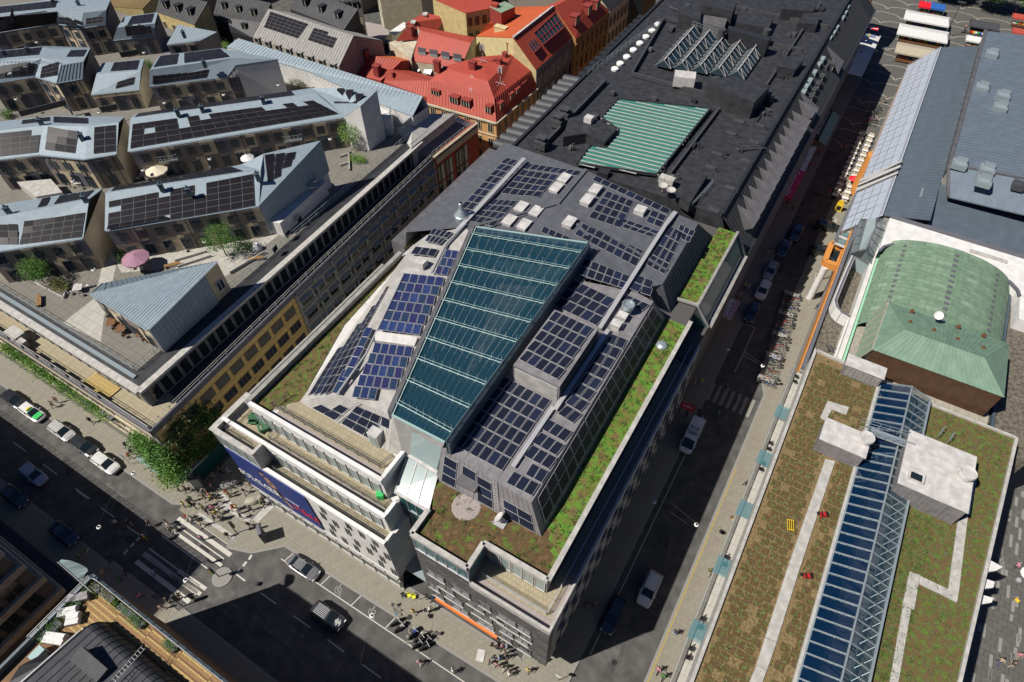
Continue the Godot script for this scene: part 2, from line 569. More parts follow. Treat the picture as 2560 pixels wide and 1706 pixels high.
# paving: slabs of slightly different tone with thin joints
func slab_tex(seed_: int, c: Color, nx: int, ny: int) -> ImageTexture:
	var r := RandomNumberGenerator.new()
	r.seed = seed_
	var S := 256
	var im := Image.create(S, S, false, Image.FORMAT_RGB8)
	var l := c.srgb_to_linear()
	im.fill(Color(l.r * .5, l.g * .5, l.b * .48).linear_to_srgb())
	for j in ny:
		for i in nx:
			var k := r.randf_range(.9, 1.04)
			var x := int(float(i + (.5 if j % 2 else 0.0)) * S / nx) % S
			var q := Color(l.r * k, l.g * k, l.b * k).linear_to_srgb()
			var ww := int(S / float(nx)) - 2
			im.fill_rect(Rect2i(x, int(j * S / float(ny)), mini(ww, S - x), int(S / float(ny)) - 2), q)
			if x + ww > S: im.fill_rect(Rect2i(0, int(j * S / float(ny)), x + ww - S, int(S / float(ny)) - 2), q)
	for y in S:
		for x in S:
			var p := im.get_pixel(x, y)
			var k := 1.0 + (r.randf() - .5) * .12
			im.set_pixel(x, y, Color(p.r * k, p.g * k, p.b * k))
	return ImageTexture.create_from_image(im)

var marks: MB
func strip(a: Vector3, b: Vector3, w: float, y := 0.006) -> void:
	var d := (b - a)
	d.y = 0
	var s := d.cross(Vector3.UP).normalized() * w / 2
	a.y = y; b.y = y
	marks.quad(a - s, b - s, b + s, a + s)

func pave(called: String, pts: Array, m: Material, y := 0.12) -> void:
	var a := []
	for p in pts: a.append(P3(p[0],y,p[1]))
	var q := MB.new()
	q.prism(a, -0.05)
	var o := ground(q, called, m)
	# kerb stones along the outline, a touch proud of the slab
	var k := MB.new()
	for i in a.size():
		var p: Vector3 = a[i]
		var r: Vector3 = a[(i + 1) % a.size()]
		k.beam(p + P3(0,-.08,0), r + P3(0,-.08,0), .3, .172)
	put(k, "kerb", M.kerb, o)

func lettering(parent: Node, s: String, height: float, at: Vector3, right: Vector3, up: Vector3, m: Material, called := "lettering", depth := 0.03, serif := false) -> MeshInstance3D:
	var t := TextMesh.new()
	t.text = s
	var f := SystemFont.new()
	f.font_names = PackedStringArray(["Droid Serif" if serif else "Droid Sans"])
	t.font = f
	t.font_size = 32
	t.pixel_size = height / 23.0
	t.depth = depth
	t.horizontal_alignment = HORIZONTAL_ALIGNMENT_CENTER
	var o := put(t, called, m, parent)
	right = right.normalized()
	up = (up - right * up.dot(right)).normalized()
	o.transform = Transform3D(Basis(right, up, right.cross(up)), at)
	return o

func build_ground() -> void:
	var g := MB.new()
	g.quad(P3(-900,0,300), P3(700,0,300), P3(700,0,-1200), P3(-900,0,-1200))
	ground(g, "ground", M.asphalt)
	# pavements (raised, with kerbs)
	pave("pavement_northwest", [[-300, -8.2], [-59.5, -8.2], [-58.2, -8.9], [-58.2, -14], [-300, -14]], M.pavement)
	pave("pavement_north", [[-48.6, -7.6], [-45.2, -8.8], [-42.2, -11.6], [-21.5, -12.0], [-4.6, -12.4], [-3.4, -13.5], [-3.4, -80], [-3.4, -175], [-9, -175], [-9, -15.5], [-48.6, -15.5]], M.pavement)
	pave("pavement_south", [[-47.4, .6], [60, 1.0], [60, 4], [-47.4, 4]], M.pavement)
	pave("pavement_southwest", [[-300, 1.6], [-60, 1.6], [-60, 7], [-300, 7]], M.pavement)
	pave("pavement_east", [[4.1, -12], [4.1, -66], [2.3, -70], [2.3, -128], [4.5, -135], [12, -135], [12, -12]], M.pavement)
	var ped := MB.new()
	ped.bb(-58.1, -48.7, -.05, .09, -400, -8.0)
	ground(ped, "pedestrian_street", M.pavement)
	ped = MB.new()
	ped.bb(-59.9, -47.5, -.05, .09, 1.0, 200)
	ground(ped, "pedestrian_street_south", M.pavement)
	ped = MB.new()
	ped.bb(-20, 120, -.05, .05, -330, -135.2)
	ground(ped, "market_square", M.paving_dark)
	ped = MB.new()
	ped.bb(28.9, 120, -.05, .05, -100, 60)
	ground(ped, "paved_court", M.paving_dark)
	# lighter stones set in the court in short blocks
	var r := RandomNumberGenerator.new()
	r.seed = 5
	marks = MB.new()
	for i in 260:
		var x := 29.2 + r.randf() * 20.0
		var z := -70.0 + r.randi_range(0, 70) * .8
		strip(P3(x,0,z), P3(x + .35,0,z), r.randf_range(.8, 1.9), .056)
	ground(marks, "court_pale_stones", M.kerb).set_meta("kind", "structure")
	# arcs of pale stones on the market square
	marks = MB.new()
	for row in 26:
		for k in 9:
			var cx := -14.0 + k * 9.0 + (4.5 if row % 2 else 0.0)
			var cz := -138.0 - row * 5.0
			for s in 8:
				var p := PI * s / 8.0
				var q := PI * (s + 1) / 8.0
				strip(P3(cx + cos(p) * 4.4, 0, cz - sin(p) * 2.6), P3(cx + cos(q) * 4.4, 0, cz - sin(q) * 2.6), .3, .056)
	ground(marks, "square_stone_arcs", M.stone)
	# painted markings
	marks = MB.new()
	for z in [[-7.15, .55], [-5.6, .4], [-.4, .55], [1.0 - 2.6, .5]]: strip(P3(-57.3,0,z[0]), P3(-47.4,0,z[0]), z[1])
	for z in [-6.35, -8.0, -2.4, -4.4]: strip(P3(-57.3,0,z), P3(-47.8,0,z), .16)
	strip(P3(-57.19,0,-1.51), P3(-52.39,0,-1.59), .45); strip(P3(-52.16,0,-1.51), P3(-46.93,0,-1.75), .45)
	strip(P3(-51.64,0,-2.36), P3(-46.86,0,-2.52), .45)
	for a in [[P3(-72.63,0,-2.72), P3(-70.15,0,-2.78)], [P3(-67.54,0,-2.83), P3(-64.8,0,-2.85)], [P3(-62.29,0,-2.89), P3(-59.74,0,-2.98)], [P3(-40.66,0,-5.66), P3(-38.05,0,-5.67)], [P3(-35.29,0,-5.7), P3(-32.58,0,-5.73)], [P3(-29.94,0,-5.76), P3(-27.31,0,-5.72)], [P3(-24.62,0,-5.76), P3(-21.92,0,-5.75)]]:
		strip(a[0], a[1], .14)
	for i in 6:
		strip(P3(-70 - i * 7.2,0,-2.9), P3(-73.2 - i * 7.2,0,-2.9), .14)
	# stop lines and give-way dashes
	for a in [[P3(-45.09,0,-8.53), P3(-44.99,0,-7.92)], [P3(-45.03,0,-7.57), P3(-45.01,0,-6.92)], [P3(-44.99,0,-6.39), P3(-44.96,0,-5.87)], [P3(-59.58,0,-2.73), P3(-59.49,0,-2.2)], [P3(-59.5,0,-1.85), P3(-59.5,0,-1.28)], [P3(-59.58,0,-0.89), P3(-59.42,0,-0.19)]]:
		strip(a[0], a[1], .3)
	strip(P3(-45.12,0,-5.77), P3(-43.39,0,-5.73), .18)
	# parking bays
	strip(P3(-41.5,0,-10.1), P3(-11,0,-10.25), .12)
	for x in [-40.9, -34.9, -30.0, -24.8, -19.6]: strip(P3(x,0,-10.2), P3(x + .3,0,-11.75), .12)
	# side street: zebra, edge lines, bays
	strip(P3(-2.5,0,-20), P3(-2.5,0,-58), .1)
	strip(P3(-1.15,0,-68), P3(-1.15,0,-78.5), .1); strip(P3(-1.15,0,-78.5), P3(-3.2,0,-78.5), .1)
	for i in 5: strip(P3(-4.8 + i * .7,0,-12.0), P3(-4.8 + i * .7,0,-9.5), .4)
	for i in 6: strip(P3(-1.6 + i * .95,0,-13.2), P3(-1.6 + i * .95,0,-10.9), .5)
	ground(marks, "road_markings", M.paint)
	marks = MB.new()
	strip(P3(4.35,0,-14), P3(4.35,0,-52), .12, .126)
	ground(marks, "yellow_kerb_line", M.yellow_paint)
	marks = MB.new()
	for i in 7: strip(P3(-3.1 + i * 1.02,0,-60.9), P3(-3.1 + i * 1.02,0,-64.4), .5)
	ground(marks, "worn_zebra", M.bay_paint)
	# wheelchair signs and letters on the bays
	marks = MB.new()
	for c in [P3(-32.6,0,-10.83), P3(-27.34,0,-10.89)]:
		for s in 9:
			var p := -.6 + TAU * .72 * s / 9.0
			var q := -.6 + TAU * .72 * (s + 1) / 9.0
			strip(c + P3(cos(p), 0, sin(p)) * .42, c + P3(cos(q), 0, sin(q)) * .42, .1)
		strip(c + P3(-.1,0,.1), c + P3(-.1,0,-.75), .13); strip(c + P3(-.1,0,-.3), c + P3(.4,0,-.3), .1)
		strip(c + P3(-.1,0,.08), c + P3(.45,0,.08), .12); strip(c + P3(.45,0,.08), c + P3(.68,0,.6), .12)
		strip(c + P3(-.1,0,-.85), c + P3(-.1,0,-1.1), .24)
	ground(marks, "wheelchair_bay_signs", M.bay_paint)
	var lt := lettering(self, "MC", .95, P3(-21.64,0.02,-11), P3(-.25,0,-1), P3(-1,0,.25), M.bay_paint, "bay_letters", .01)
	lt.set_meta("kind", "structure")
	lt = lettering(self, "P", 1.6, P3(3.6,0.14,-112.23), P3(1,0,0), P3(0,0,-1), M.paint, "bay_letters", .01)
	lt.set_meta("kind", "structure")
	# brown brick bars let into the pavements, in fours
	marks = MB.new()
	for c in [P3(5.17,0,-51.68), P3(5.13,0,-45.57), P3(5.15,0,-39.72), P3(5.14,0,-33.85), P3(5.44,0,-28.6), P3(4.47,-0,-97.59), P3(4.84,0,-91.49), P3(4.98,0,-85.62), P3(5.13,0,-79.56), P3(5.01,0,-73.54), P3(5.11,0,-67.54), P3(5.17,0,-57.4)]:
		for i in 4: strip(c + P3(-.75,0,-.96 + i * .64), c + P3(.75,0,-.96 + i * .64), .3, .127)
	for i in 14:
		for j in 4: strip(P3(-5.4,0,-19.0 - i * 5.6 - j * .62), P3(-4.1,0,-19.0 - i * 5.6 - j * .62), .3, .127)
	ground(marks, "brick_bars", M.taupe)
	# pale stone bands across the pedestrian street
	marks = MB.new()
	strip(P3(-55.42,0,-8.97), P3(-48.2,0,-8.97), .5, .095); strip(P3(-53.64,0,-11.5), P3(-47.82,0,-11.76), .7, .095)
	strip(P3(-55.48,0,-12.68), P3(-52.6,0,-12.11), .5, .095); strip(P3(-48.13,0,-12.06), P3(-47.92,0,-14.86), 1.2, .126)
	ground(marks, "pale_stone_bands", M.concrete_pale)
	# traffic island with a ring kerb
	var isl := MB.new()
	isl.lathe(P3(-46.2,0,-4.6), [Vector2(1.25, 0), Vector2(1.25, .13), Vector2(1.1, .15), Vector2(0.001, .15)], 18)
	ground(isl, "traffic_island", M.kerb)
	# patches of newer and older tarmac
	var rp := RandomNumberGenerator.new()
	rp.seed = 8
	for kind in 2:
		marks = MB.new()
		for i in 16:
			var x := rp.randf_range(-110, -8)
			var z := rp.randf_range(-7.5, .2)
			strip(P3(x,0,z), P3(x + rp.randf_range(2, 9), 0, z), rp.randf_range(.5, 1.6), .002 + kind * .0015)
		for i in 9:
			var z := rp.randf_range(-120, -18)
			var x := rp.randf_range(-2.4, 3.0)
			strip(P3(x,0,z), P3(x, 0, z - rp.randf_range(2, 8)), rp.randf_range(.5, 1.4), .002 + kind * .0015)
		ground(marks, "tarmac_repairs", M.asphalt_old if kind else M.asphalt_new)
	# manhole covers
	var mh := MB.new()
	for c in [P3(-76.09,0,-3.9), P3(-41.76,0,-6.26), P3(-3.45,0,-17.94), P3(0.25,0,-20.76), P3(-3.49,0,-41.49), P3(-23,0.12,-12.72), P3(5.68,0.12,-41.98)]:
		mh.tube(P3(c.x,.0,c.z), P3(c.x,c.y + .012,c.z), .33, .33, 12)
	ground(mh, "manhole_covers", M.black)

# ---- the shopping building in the middle
func gallery() -> void:
	var t := thing("shopping_building", "large block with white and dark stone wings, solar panelled roof and glass atrium", "building")
	var W: Material = M.white_render
	# west wing body and its stepped terraces
	var m := MB.new()
	m.bb(-49.4, -25.4, 4.4, 14.2, -52, -14.9)
	m.bb(-49.4, -43.3, 14.2, 17.4, -20.4, -14.85)
	m.bb(-49.4, -26.0, 14.2, 17.4, -52, -16.5)
	m.bb(-46.0, -27.2, 17.4, 20.9, -52, -18.5)
	put(m, "west_wall", W, t)
	m = MB.new()
	m.bb(-49.2, -25.6, 0, 4.4, -52, -15.0)
	put(m, "shop_front", M.glass_dark, t)
	m = MB.new()
	for i in 13:
		m.bb(-49.2 + i * 1.93, -49.06 + i * 1.93, .1, 4.4, -15.2, -14.9)
	m.bb(-49.2, -25.6, 2.7, 2.85, -15.2, -14.92); m.bb(-49.3, -25.5, 4.15, 4.55, -15.2, -14.78)
	m.bb(-49.3, -25.5, .1, .4, -15.2, -14.92)
	put(m, "shop_front_frame", M.alu, t)
	# parapets
	for a in [[[-49.4, 15.0], [-14.9, -25.5], .0], [[-49.4, 18.3], [-16.4, -25.9], 0.], [[-46.0, 21.7], [-18.4, -27.2], 0.]]:
		m = MB.new()
		var y1: float = a[0][1]
		m.bb(a[0][0] - .05, a[1][1] + .05, y1 - 1.0, y1, a[1][0] - .15, a[1][0] + .06)
		m.bb(a[0][0] - .1, a[1][1] + .1, y1, y1 + .1, a[1][0] - .32, a[1][0] + .12)
		put(m, "parapet", M.white, t)
	m = MB.new()
	m.bb(-46.1, -45.8, 20.7, 21.7, -46.5, -18.6); m.bb(-49.5, -49.2, 17.2, 18.3, -46, -20.5); m.bb(-46.25, -45.7, 21.7, 21.8, -46.5, -18.3)
	put(m, "parapet", M.concrete, t)
	m = MB.new()
	m.bb(-25.7, -25.35, 14.2, 15.0, -16.4, -15.1); m.bb(-26.2, -25.8, 17.4, 18.3, -18.4, -16.4); m.bb(-27.5, -27.1, 20.9, 21.7, -24, -18.4)
	put(m, "end_wall", M.white, t)
	# terrace floors: paving and gravel strips with a steel edge
	m = MB.new()
	m.bb(-43.2, -25.7, 14.2, 14.24, -16.5, -15.05); m.bb(-49.2, -26.2, 17.4, 17.44, -18.5, -16.55); m.bb(-49.2, -46.05, 17.4, 17.44, -20.4, -18.5); m.bb(-49.2, -43.4, 17.4, 17.44, -16.6, -15.3)
	m.bb(-43.4, -28, 20.9, 20.95, -21.7, -19.6)
	put(m, "terrace_paving", M.terrace, t)
	m = MB.new()
	m.bb(-42.8, -25.9, 14.25, 14.29, -15.45, -15.06); m.bb(-43.0, -26.3, 17.45, 17.5, -17.4, -16.58); m.bb(-48.9, -44.0, 17.45, 17.5, -15.7, -15.1); m.bb(-49.1, -48.5, 17.45, 17.5, -20, -15.4)
	m.bb(-42.6, -27.6, 20.95, 20.99, -19.6, -18.65); m.bb(-49.15, -46.15, 17.44, 17.5, -46.4, -20.4)
	put(m, "gravel_strip", M.gravel, t)
	# glazed back walls of the terraces with white piers
	for a in [[-43.0, -26.6, 14.25, 17.2, -16.46], [-45.8, -27.6, 17.45, 20.6, -18.46]]:
		var n := int((a[1] - a[0]) / 1.45)
		windows(t, P3(a[0],a[2] + .15,a[4] + .01), P3(a[1],a[2] + .15,a[4] + .01), n, 1.2, 2.6, M.white_metal, M.glass_milk, 0, 0, 1, "terrace_window")
	# corner glass bay above the billboard
	m = MB.new()
	m.bb(-49.55, -43.2, 15.1, 17.3, -14.84, -14.78); m.bb(-49.5, -49.42, 15.1, 17.3, -20.4, -14.8)
	put(m, "corner_glazing", M.glass_milk, t)
	m = MB.new()
	m.bb(-49.6, -43.2, 17.3, 18.3, -15.1, -14.75); m.bb(-49.65, -49.2, 17.3, 18.3, -20.4, -14.8); m.bb(-49.7, -43.0, 18.3, 18.38, -15.2, -14.6); m.bb(-49.75, -49.0, 18.3, 18.38, -20.5, -15.2)
	m.bb(-43.3, -42.9, 15, 18.4, -16.3, -14.72)
	for i in 5: m.bb(-49.5 + i * 1.55, -49.42 + i * 1.55, 15.1, 17.3, -14.86, -14.72)
	put(m, "corner_coping", M.concrete_pale, t)
	# windows of the white facade, scattered in pairs
	for row in 4:
		for k in 6:
			var x := -35.6 + k * 1.85 + (.7 if row % 2 else 0.0)
			if (k + row * 2) % 4 == 3: continue
			windows(t, P3(x,5.4 + row * 2.4,-14.9), P3(x + 1,5.4 + row * 2.4,-14.9), 1, .62, 1.75, M.zinc_dark, M.glass_dark, 0)
	windows(t, P3(-49.4,6.0,-51), P3(-49.4,6.0,-20), 12, 1.6, 1.6, M.alu, M.glass_dark, 1)
	windows(t, P3(-49.4,10.2,-51), P3(-49.4,10.2,-20), 12, 1.6, 1.6, M.alu, M.glass_dark, 1)
	# steel railings on the terraces
	m = MB.new()
	railing(m, [P3(-42.6,14.25,-15.6), P3(-26,14.25,-15.6)], 1.0, 1.4, 3)
	railing(m, [P3(-43.2,17.45,-18.4), P3(-43.2,17.45,-17.4), P3(-26.6,17.45,-17.4), P3(-26.6,17.45,-18.4)], 1.0, 1.4, 3)
	railing(m, [P3(-42.9,20.95,-21.7), P3(-43.4,20.95,-19.7), P3(-28.4,20.95,-19.7), P3(-28.0,20.95,-21.4)], 1.0, 1.4, 3)
	railing(m, [P3(-44.2,17.45,-15.8), P3(-48.3,17.45,-15.8), P3(-48.3,17.45,-20)], 1.0, 1.4, 3)
	put(m, "railing", M.dark_steel, t)
	# sedum on the west roof
	m = MB.new()
	m.slab([P3(-45.7,20.98,-18.9), P3(-43.4,20.98,-18.9), P3(-43.3,20.98,-20), P3(-41.4,20.98,-21.8), P3(-44.6,20.98,-33), P3(-45.4,20.98,-46.3), P3(-45.8,20.98,-46.3)], .1)
	put(m, "sedum_bed", M.sedum_olive, t)
	tufts(t, [P3(-45.6,21,-19.1), P3(-43.4,21,-19.1), P3(-41.6,21,-21.8), P3(-44.7,21,-33), P3(-45.5,21,-46)], 330, 31)
	# --- west solar house: metal roof with a hip towards the west
	var A := P3(-41.5,20.95,-21.7)
	var B := P3(-29.0,20.95,-21.7)
	var C := P3(-36.4,24.3,-23.2)
	var D := P3(-29.4,24.9,-23.8)
	var N1 := P3(-45.6,20.95,-46.5)
	var C2 := P3(-41.9,24.6,-42.0)
	var D2 := P3(-37.0,25.1,-51.0)
	m = MB.new()
	m.patch(A, B, C, D, 10, 4); m.patch(A, N1, C, C2, 14, 5); m.poly([C, D, P3(-30.3,24.95,-27), D2, P3(-38.6,25,-52.4), P3(-42.6,24.7,-48.5), C2])
	m.quad(N1, C2, P3(-42.6,24.7,-48.5), P3(-46.0,20.95,-48.5))
	m.quad(B, D, D2 + P3(.2,0,0), P3(-36.8,17,-51)); m.quad(B, P3(-28.6,17,-22), P3(-36.8,17,-51), B)
	m.quad(A, N1, P3(-46,20.9,-48.5), A)
	put(m, "west_roof", M.dirty_white, t)
	m = MB.new()
	seams(m, A, B, C, D, .55, .04); seams(m, A, N1, C, C2, .6, .04)
	put(m, "roof_seams", M.white_metal, t, true)
	var nav := [M.pv_a, M.pv_b, M.pv_a, M.pv_c, M.pv_b]
	var blu := [M.pvb_a, M.pvb_b, M.pvb_d, M.pvb_c, M.pvb_a, M.pvb_b, M.pvb_c]
	# panels on its south face
	var sf := func(u: float, v: float) -> Vector3: return A.lerp(B, u).lerp(C.lerp(D, u), v)
	panels(t, sf.call(.47, .08), sf.call(.855, .08), sf.call(.44, .90), sf.call(.83, .90), 3, 3, nav)
	panels(t, sf.call(.13, .06), sf.call(.40, .06), sf.call(.12, .66), sf.call(.385, .72), 2, 2, nav, [[0, 1]])
	panels(t, sf.call(.875, .62), sf.call(1.0, .62), sf.call(.86, .9), sf.call(.985, .9), 1, 1, nav)
	m = MB.new()
	m.obox(P3(-31.3,20.95,-21.55), P3(1.3,0,0), P3(0,2.1,0), P3(0,0,-1.1))
	put(m, "roof_door_house", M.white_metal, t)
	put(solid(-31.1, -30.2, 21, 22.8, -21.55, -21.5), "door", M.glass_milk, t)
	# west hip face: rows that widen to the south
	var hip := MB.new()
	hip.patch(A, N1, C, C2, 14, 5)
	drape_mesh(hip)
	var tS := P3(-36.91,24.2,-22.92)
	var tN := P3(-42.15,24.5,-40.28)
	var lS := P3(-40.98,21.5,-22.44)
	var lN := P3(-43.04,22.6,-38.36)
	var wide := [4, 4, 4, 4, 4, 4, 3, 3, 3, 2, 2, 1, 1]
	for i in 13:
		var T := tS.lerp(tN, i / 13.0)
		var T2 := tS.lerp(tN, (i + .97) / 13.0)
		var dn0: Vector3 = (lS - tS).lerp(lN - tN, i / 13.0).normalized() * 1.13 * wide[i]
		panels(t, T + dn0, T2 + dn0, T, T2, 1, wide[i], nav, [], .04, .12)
	drape = []
	# top arrays
	panels(t, P3(-40.71,25.1,-40.86), P3(-35.86,25.1,-42.79), P3(-37.62,25.1,-32.03), P3(-33.23,25.1,-33.7), 5, 6, blu)
	panels(t, P3(-36.82,25,-30.45), P3(-32.7,25,-32.12), P3(-34.43,25,-23.27), P3(-30.6,25,-24.87), 5, 5, blu, [[3, 4], [4, 4]])
	panels(t, P3(-39.22,24.9,-31.81), P3(-38.37,24.9,-32.1), P3(-36.81,24.9,-24.96), P3(-35.99,24.9,-25.21), 1, 5, blu)
	panels(t, P3(-37.58,24.8,-25.9), P3(-36.72,24.8,-26.16), P3(-36.57,24.8,-22.82), P3(-35.77,24.8,-23.11), 1, 2, blu)
	panels(t, P3(-42.32,25,-45.63), P3(-39.45,25,-46.65), P3(-41.58,25,-44.31), P3(-38.86,25,-45.32), 3, 1, nav)
	panels(t, P3(-38.56,25.1,-47.04), P3(-37.02,25.1,-47.61), P3(-37.4,25.1,-42.63), P3(-35.84,25.1,-43.09), 2, 3, blu)
	# the raised lip across the west roof and the gutter pipe
	m = MB.new()
	m.slab([P3(-37.35,25.5,-31.67), P3(-32.86,25.5,-33.28), P3(-32.69,25.1,-32.27), P3(-37.31,25.1,-30.57)], .5)
	put(m, "roof_step", M.white_metal, t)
	m = MB.new()
	m.tube(P3(-35.95,24.9,-23.1), P3(-36.54,25.2,-28.6), .13, .13, 6); m.tube(P3(-36.54,25.2,-28.6), P3(-40.41,25.3,-40.66), .13, .13, 6); m.tube(P3(-37.57,25.3,-42.59), P3(-39.05,25.3,-47.94), .2, .2, 4); m.tube(P3(-39.05,25.3,-47.94), P3(-38.99,25.3,-52.31), .2, .2, 4)
	put(m, "cable_duct", M.alu, t)
	# ladder down the south face
	ladder(t, sf.call(.43, .02) + P3(0,.15,.15), sf.call(.42, 1.02) + P3(0,.15,.15))
	# --- atrium: glass roof that widens to the north, trusses under it, dark floor far below
	var G := [P3(-28.4,26.6,-23.2), P3(-22.1,26.6,-23.3), P3(-22.9,26.6,-55.6), P3(-36.6,26.6,-51.2)]
	atrium(t, G)
	# --- east wing: dark stone body, terraces, sedum, zinc solar house
	m = MB.new()
	m.bb(-21.4, -6.0, 4.2, 16.6, -55.2, -15.5)
	m.bb(-21.4, -14.9, 16.6, 17.6, -19, -15.5)
	put(m, "east_wall", M.granite, t)
	# cladding slabs of the street face
	var sl := MB.new()
	sl.bb(0, 1.18, 0, .58, 0, .03)
	var slm := sl.mesh()
	var cm := [M.granite, M.granite2, M.granite3, M.granite, M.granite2]
	for j in 20:
		for i in 13:
			var o := put(slm, "stone_slab", cm[(i * 3 + j * 5 + i * j) % 5], t)
			o.position = P3(-21.35 + i * 1.18, 4.3 + j * .61, -15.5 + ((i * 7 + j * 3) % 4) * .012)
	m = MB.new()
	m.bb(-21.0, -7.5, 0, 4.2, -54.8, -16.6)
	put(m, "shop_front", M.glass_teal, t)
	m = MB.new()
	for i in 8: m.bb(-21.0 + i * 1.9, -20.88 + i * 1.9, 0.1, 4.2, -16.62, -16.4)
	m.bb(-21.2, -7.4, 3.6, 4.25, -16.7, -15.5); m.bb(-21, -7.4, 2.6, 2.75, -16.6, -16.4)
	put(m, "shop_front_frame", M.alu, t)
	put(solid(-20.6, -12.2, 3.1, 3.75, -16.3, -15.3), "shop_fascia", M.orange, t)
	# windows in the stone, of several widths with pale sills
	var fr: Material = M.zinc_dark
	sill_mat = M.concrete_pale
	for w in [[-19.4, 13.8, 2.2, 1.5], [-18.4, 11.4, 2.2, 1.5], [-17.6, 9.0, 2.4, 1.5], [-16.9, 6.6, 2.2, 1.5], [-16.2, 13.9, 2.2, 1.5], [-14.6, 11.7, 2.2, 1.5], [-13.9, 9.4, 2.6, 1.5], [-13.5, 7.0, 2.2, 1.5], [-13.3, 13.9, 1.4, 1.5], [-11.9, 12.2, 1.6, 1.2], [-10.7, 14.0, 2.2, 1.5], [-10.6, 11.8, 2.6, 1.5], [-10.8, 9.2, 1.6, 1.5], [-8.7, 14.0, 1.5, 1.4], [-8.4, 11.9, 1.3, 1.4], [-8.9, 9.6, 1.5, 1.4], [-8.6, 6.6, 1.6, 2.0], [-11.0, 6.6, 1.5, 1.5], [-19.9, 6.6, 1.5, 1.5], [-20.2, 9.0, 1.4, 1.5]]:
		windows(t, P3(w[0] - .5,w[1] - 1.4,-15.43), P3(w[0] + .5,w[1] - 1.4,-15.43), 1, w[2], w[3], fr, [M.glass_pale, M.glass_blue][int(absf(w[0] * 3)) % 2], 1)
	sill_mat = null
	for j in 4:
		for i in 13:
			windows(t, P3(-5.94, 5.5 + j * 2.9, -17.5 - i * 2.85 - (j % 2) * .8), P3(-5.94, 5.5 + j * 2.9, -18.5 - i * 2.85 - (j % 2) * .8), 1, 1.2, 1.8, M.zinc_dark, M.glass_blue, 0)
	put(solid(-6.0, -5.95, 4.3, 16.5, -55.1, -16.2), "east_cladding", M.concrete, t)
	# lower terrace round the corner
	m = MB.new()
	m.bb(-14.9, -6.05, 16.6, 16.64, -19, -15.6); m.bb(-8, -6.05, 16.6, 16.64, -55, -19)
	put(m, "terrace_paving", M.terrace, t)
	put(solid(-14.6, -6.3, 16.645, 16.69, -16.7, -15.75), "gravel_strip", M.gravel, t)
	put(solid(-6.75, -6.25, 16.645, 16.69, -55, -16.8), "gravel_strip", M.gravel, t)
	m = MB.new()
	m.bb(-14.9, -5.95, 16.5, 17.5, -15.72, -15.42); m.bb(-6.22, -5.95, 16.5, 17.5, -55.2, -15.72)
	put(m, "parapet", M.concrete_pale, t)
	m = MB.new()
	railing(m, [P3(-14.4,16.64,-16.9), P3(-7.1,16.64,-16.9), P3(-6.9,16.64,-54.5)], 1.0, 1.5, 3)
	put(m, "railing", M.alu, t)
	m = MB.new()
	m.bb(-21.3, -15.0, 17.6, 20.3, -19, -15.75); m.bb(-15.0, -8.1, 16.6, 20.3, -55.2, -18.7); m.bb(-21.3, -15, 16.6, 20.3, -55.2, -19)
	put(m, "upper_wall", M.concrete, t)
	windows(t, P3(-14.6,16.75,-18.68), P3(-8.2,16.75,-18.68), 5, 1.15, 2.7, M.white_metal, M.glass_milk, 0, 0, 1, "terrace_window")
	windows(t, P3(-8.08,16.75,-19.2), P3(-8.08,16.75,-54.8), 18, 1.7, 2.9, M.dark_steel, M.glass_dark, 0, 0, 1, "terrace_window")
	# glass bay over the street face
	m = MB.new()
	m.bb(-21.4, -14.9, 17.65, 20.2, -15.62, -15.56); m.bb(-14.96, -14.9, 17.6, 20.2, -18.6, -15.6); m.bb(-21.45, -21.39, 17.6, 20.2, -18.6, -15.6)
	put(m, "bay_glazing", M.glass_clear, t)
	m = MB.new()
	for i in 6: m.bb(-21.4 + i * 1.28, -21.32 + i * 1.28, 17.6, 20.3, -15.66, -15.52)
	m.bb(-21.45, -14.85, 17.55, 17.68, -15.7, -15.5)
	put(m, "bay_frame", M.alu, t)
	m = MB.new()
	var pp := [P3(-21.5,21.0,-18.6), P3(-21.5,21.0,-15.7), P3(-15.0,21.0,-15.7), P3(-15.0,21.0,-18.5), P3(-7.95,21.0,-18.5), P3(-7.95,21.0,-55.0)]
	for i in 5:
		m.beam(pp[i] + P3(0,-.35,0), pp[i + 1] + P3(0,-.35,0), .38, .7)
		m.beam(pp[i], pp[i + 1], .5, .1)
	put(m, "roof_parapet", M.concrete_pale, t)
	m = MB.new()
	m.slab([P3(-21.3,20.42,-18.8), P3(-21.3,20.42,-15.9), P3(-15.2,20.42,-15.9), P3(-15.2,20.42,-18.7), P3(-8.15,20.42,-18.7), P3(-8.15,20.42,-30), P3(-23,20.42,-30), P3(-22.6,20.42,-21)], .2)
	put(m, "sedum_bed", M.sedum, t)
	m = MB.new()
	m.slab([P3(-8.15,20.43,-19.6), P3(-8.6,20.43,-20.3), P3(-8.5,20.43,-20.9), P3(-9.2,20.43,-21.2), P3(-9.1,20.43,-21.9), P3(-9.9,20.43,-22.1), P3(-10.0,20.43,-22.7), P3(-10.9,20.43,-23.2), P3(-10.9,20.43,-54.5), P3(-8.15,20.43,-54.5)], .2)
	put(m, "sedum_bed", M.sedum_green, t)
	tufts(t, [P3(-21.2,20.45,-18.8), P3(-21.2,20.45,-16), P3(-15.3,20.45,-16), P3(-15.2,20.45,-18.9), P3(-8.3,20.45,-18.9), P3(-8.3,20.45,-22), P3(-22.4,20.45,-21.6)], 200, 32)
	tufts(t, [P3(-8.3,20.45,-21.5), P3(-10.7,20.45,-23), P3(-10.8,20.45,-54), P3(-8.3,20.45,-54)], 420, 33)
	m = MB.new()
	m.lathe(P3(-18.6,20.43,-20.9), [Vector2(1.5, 0), Vector2(1.4, .05), Vector2(.01, .06)], 14)
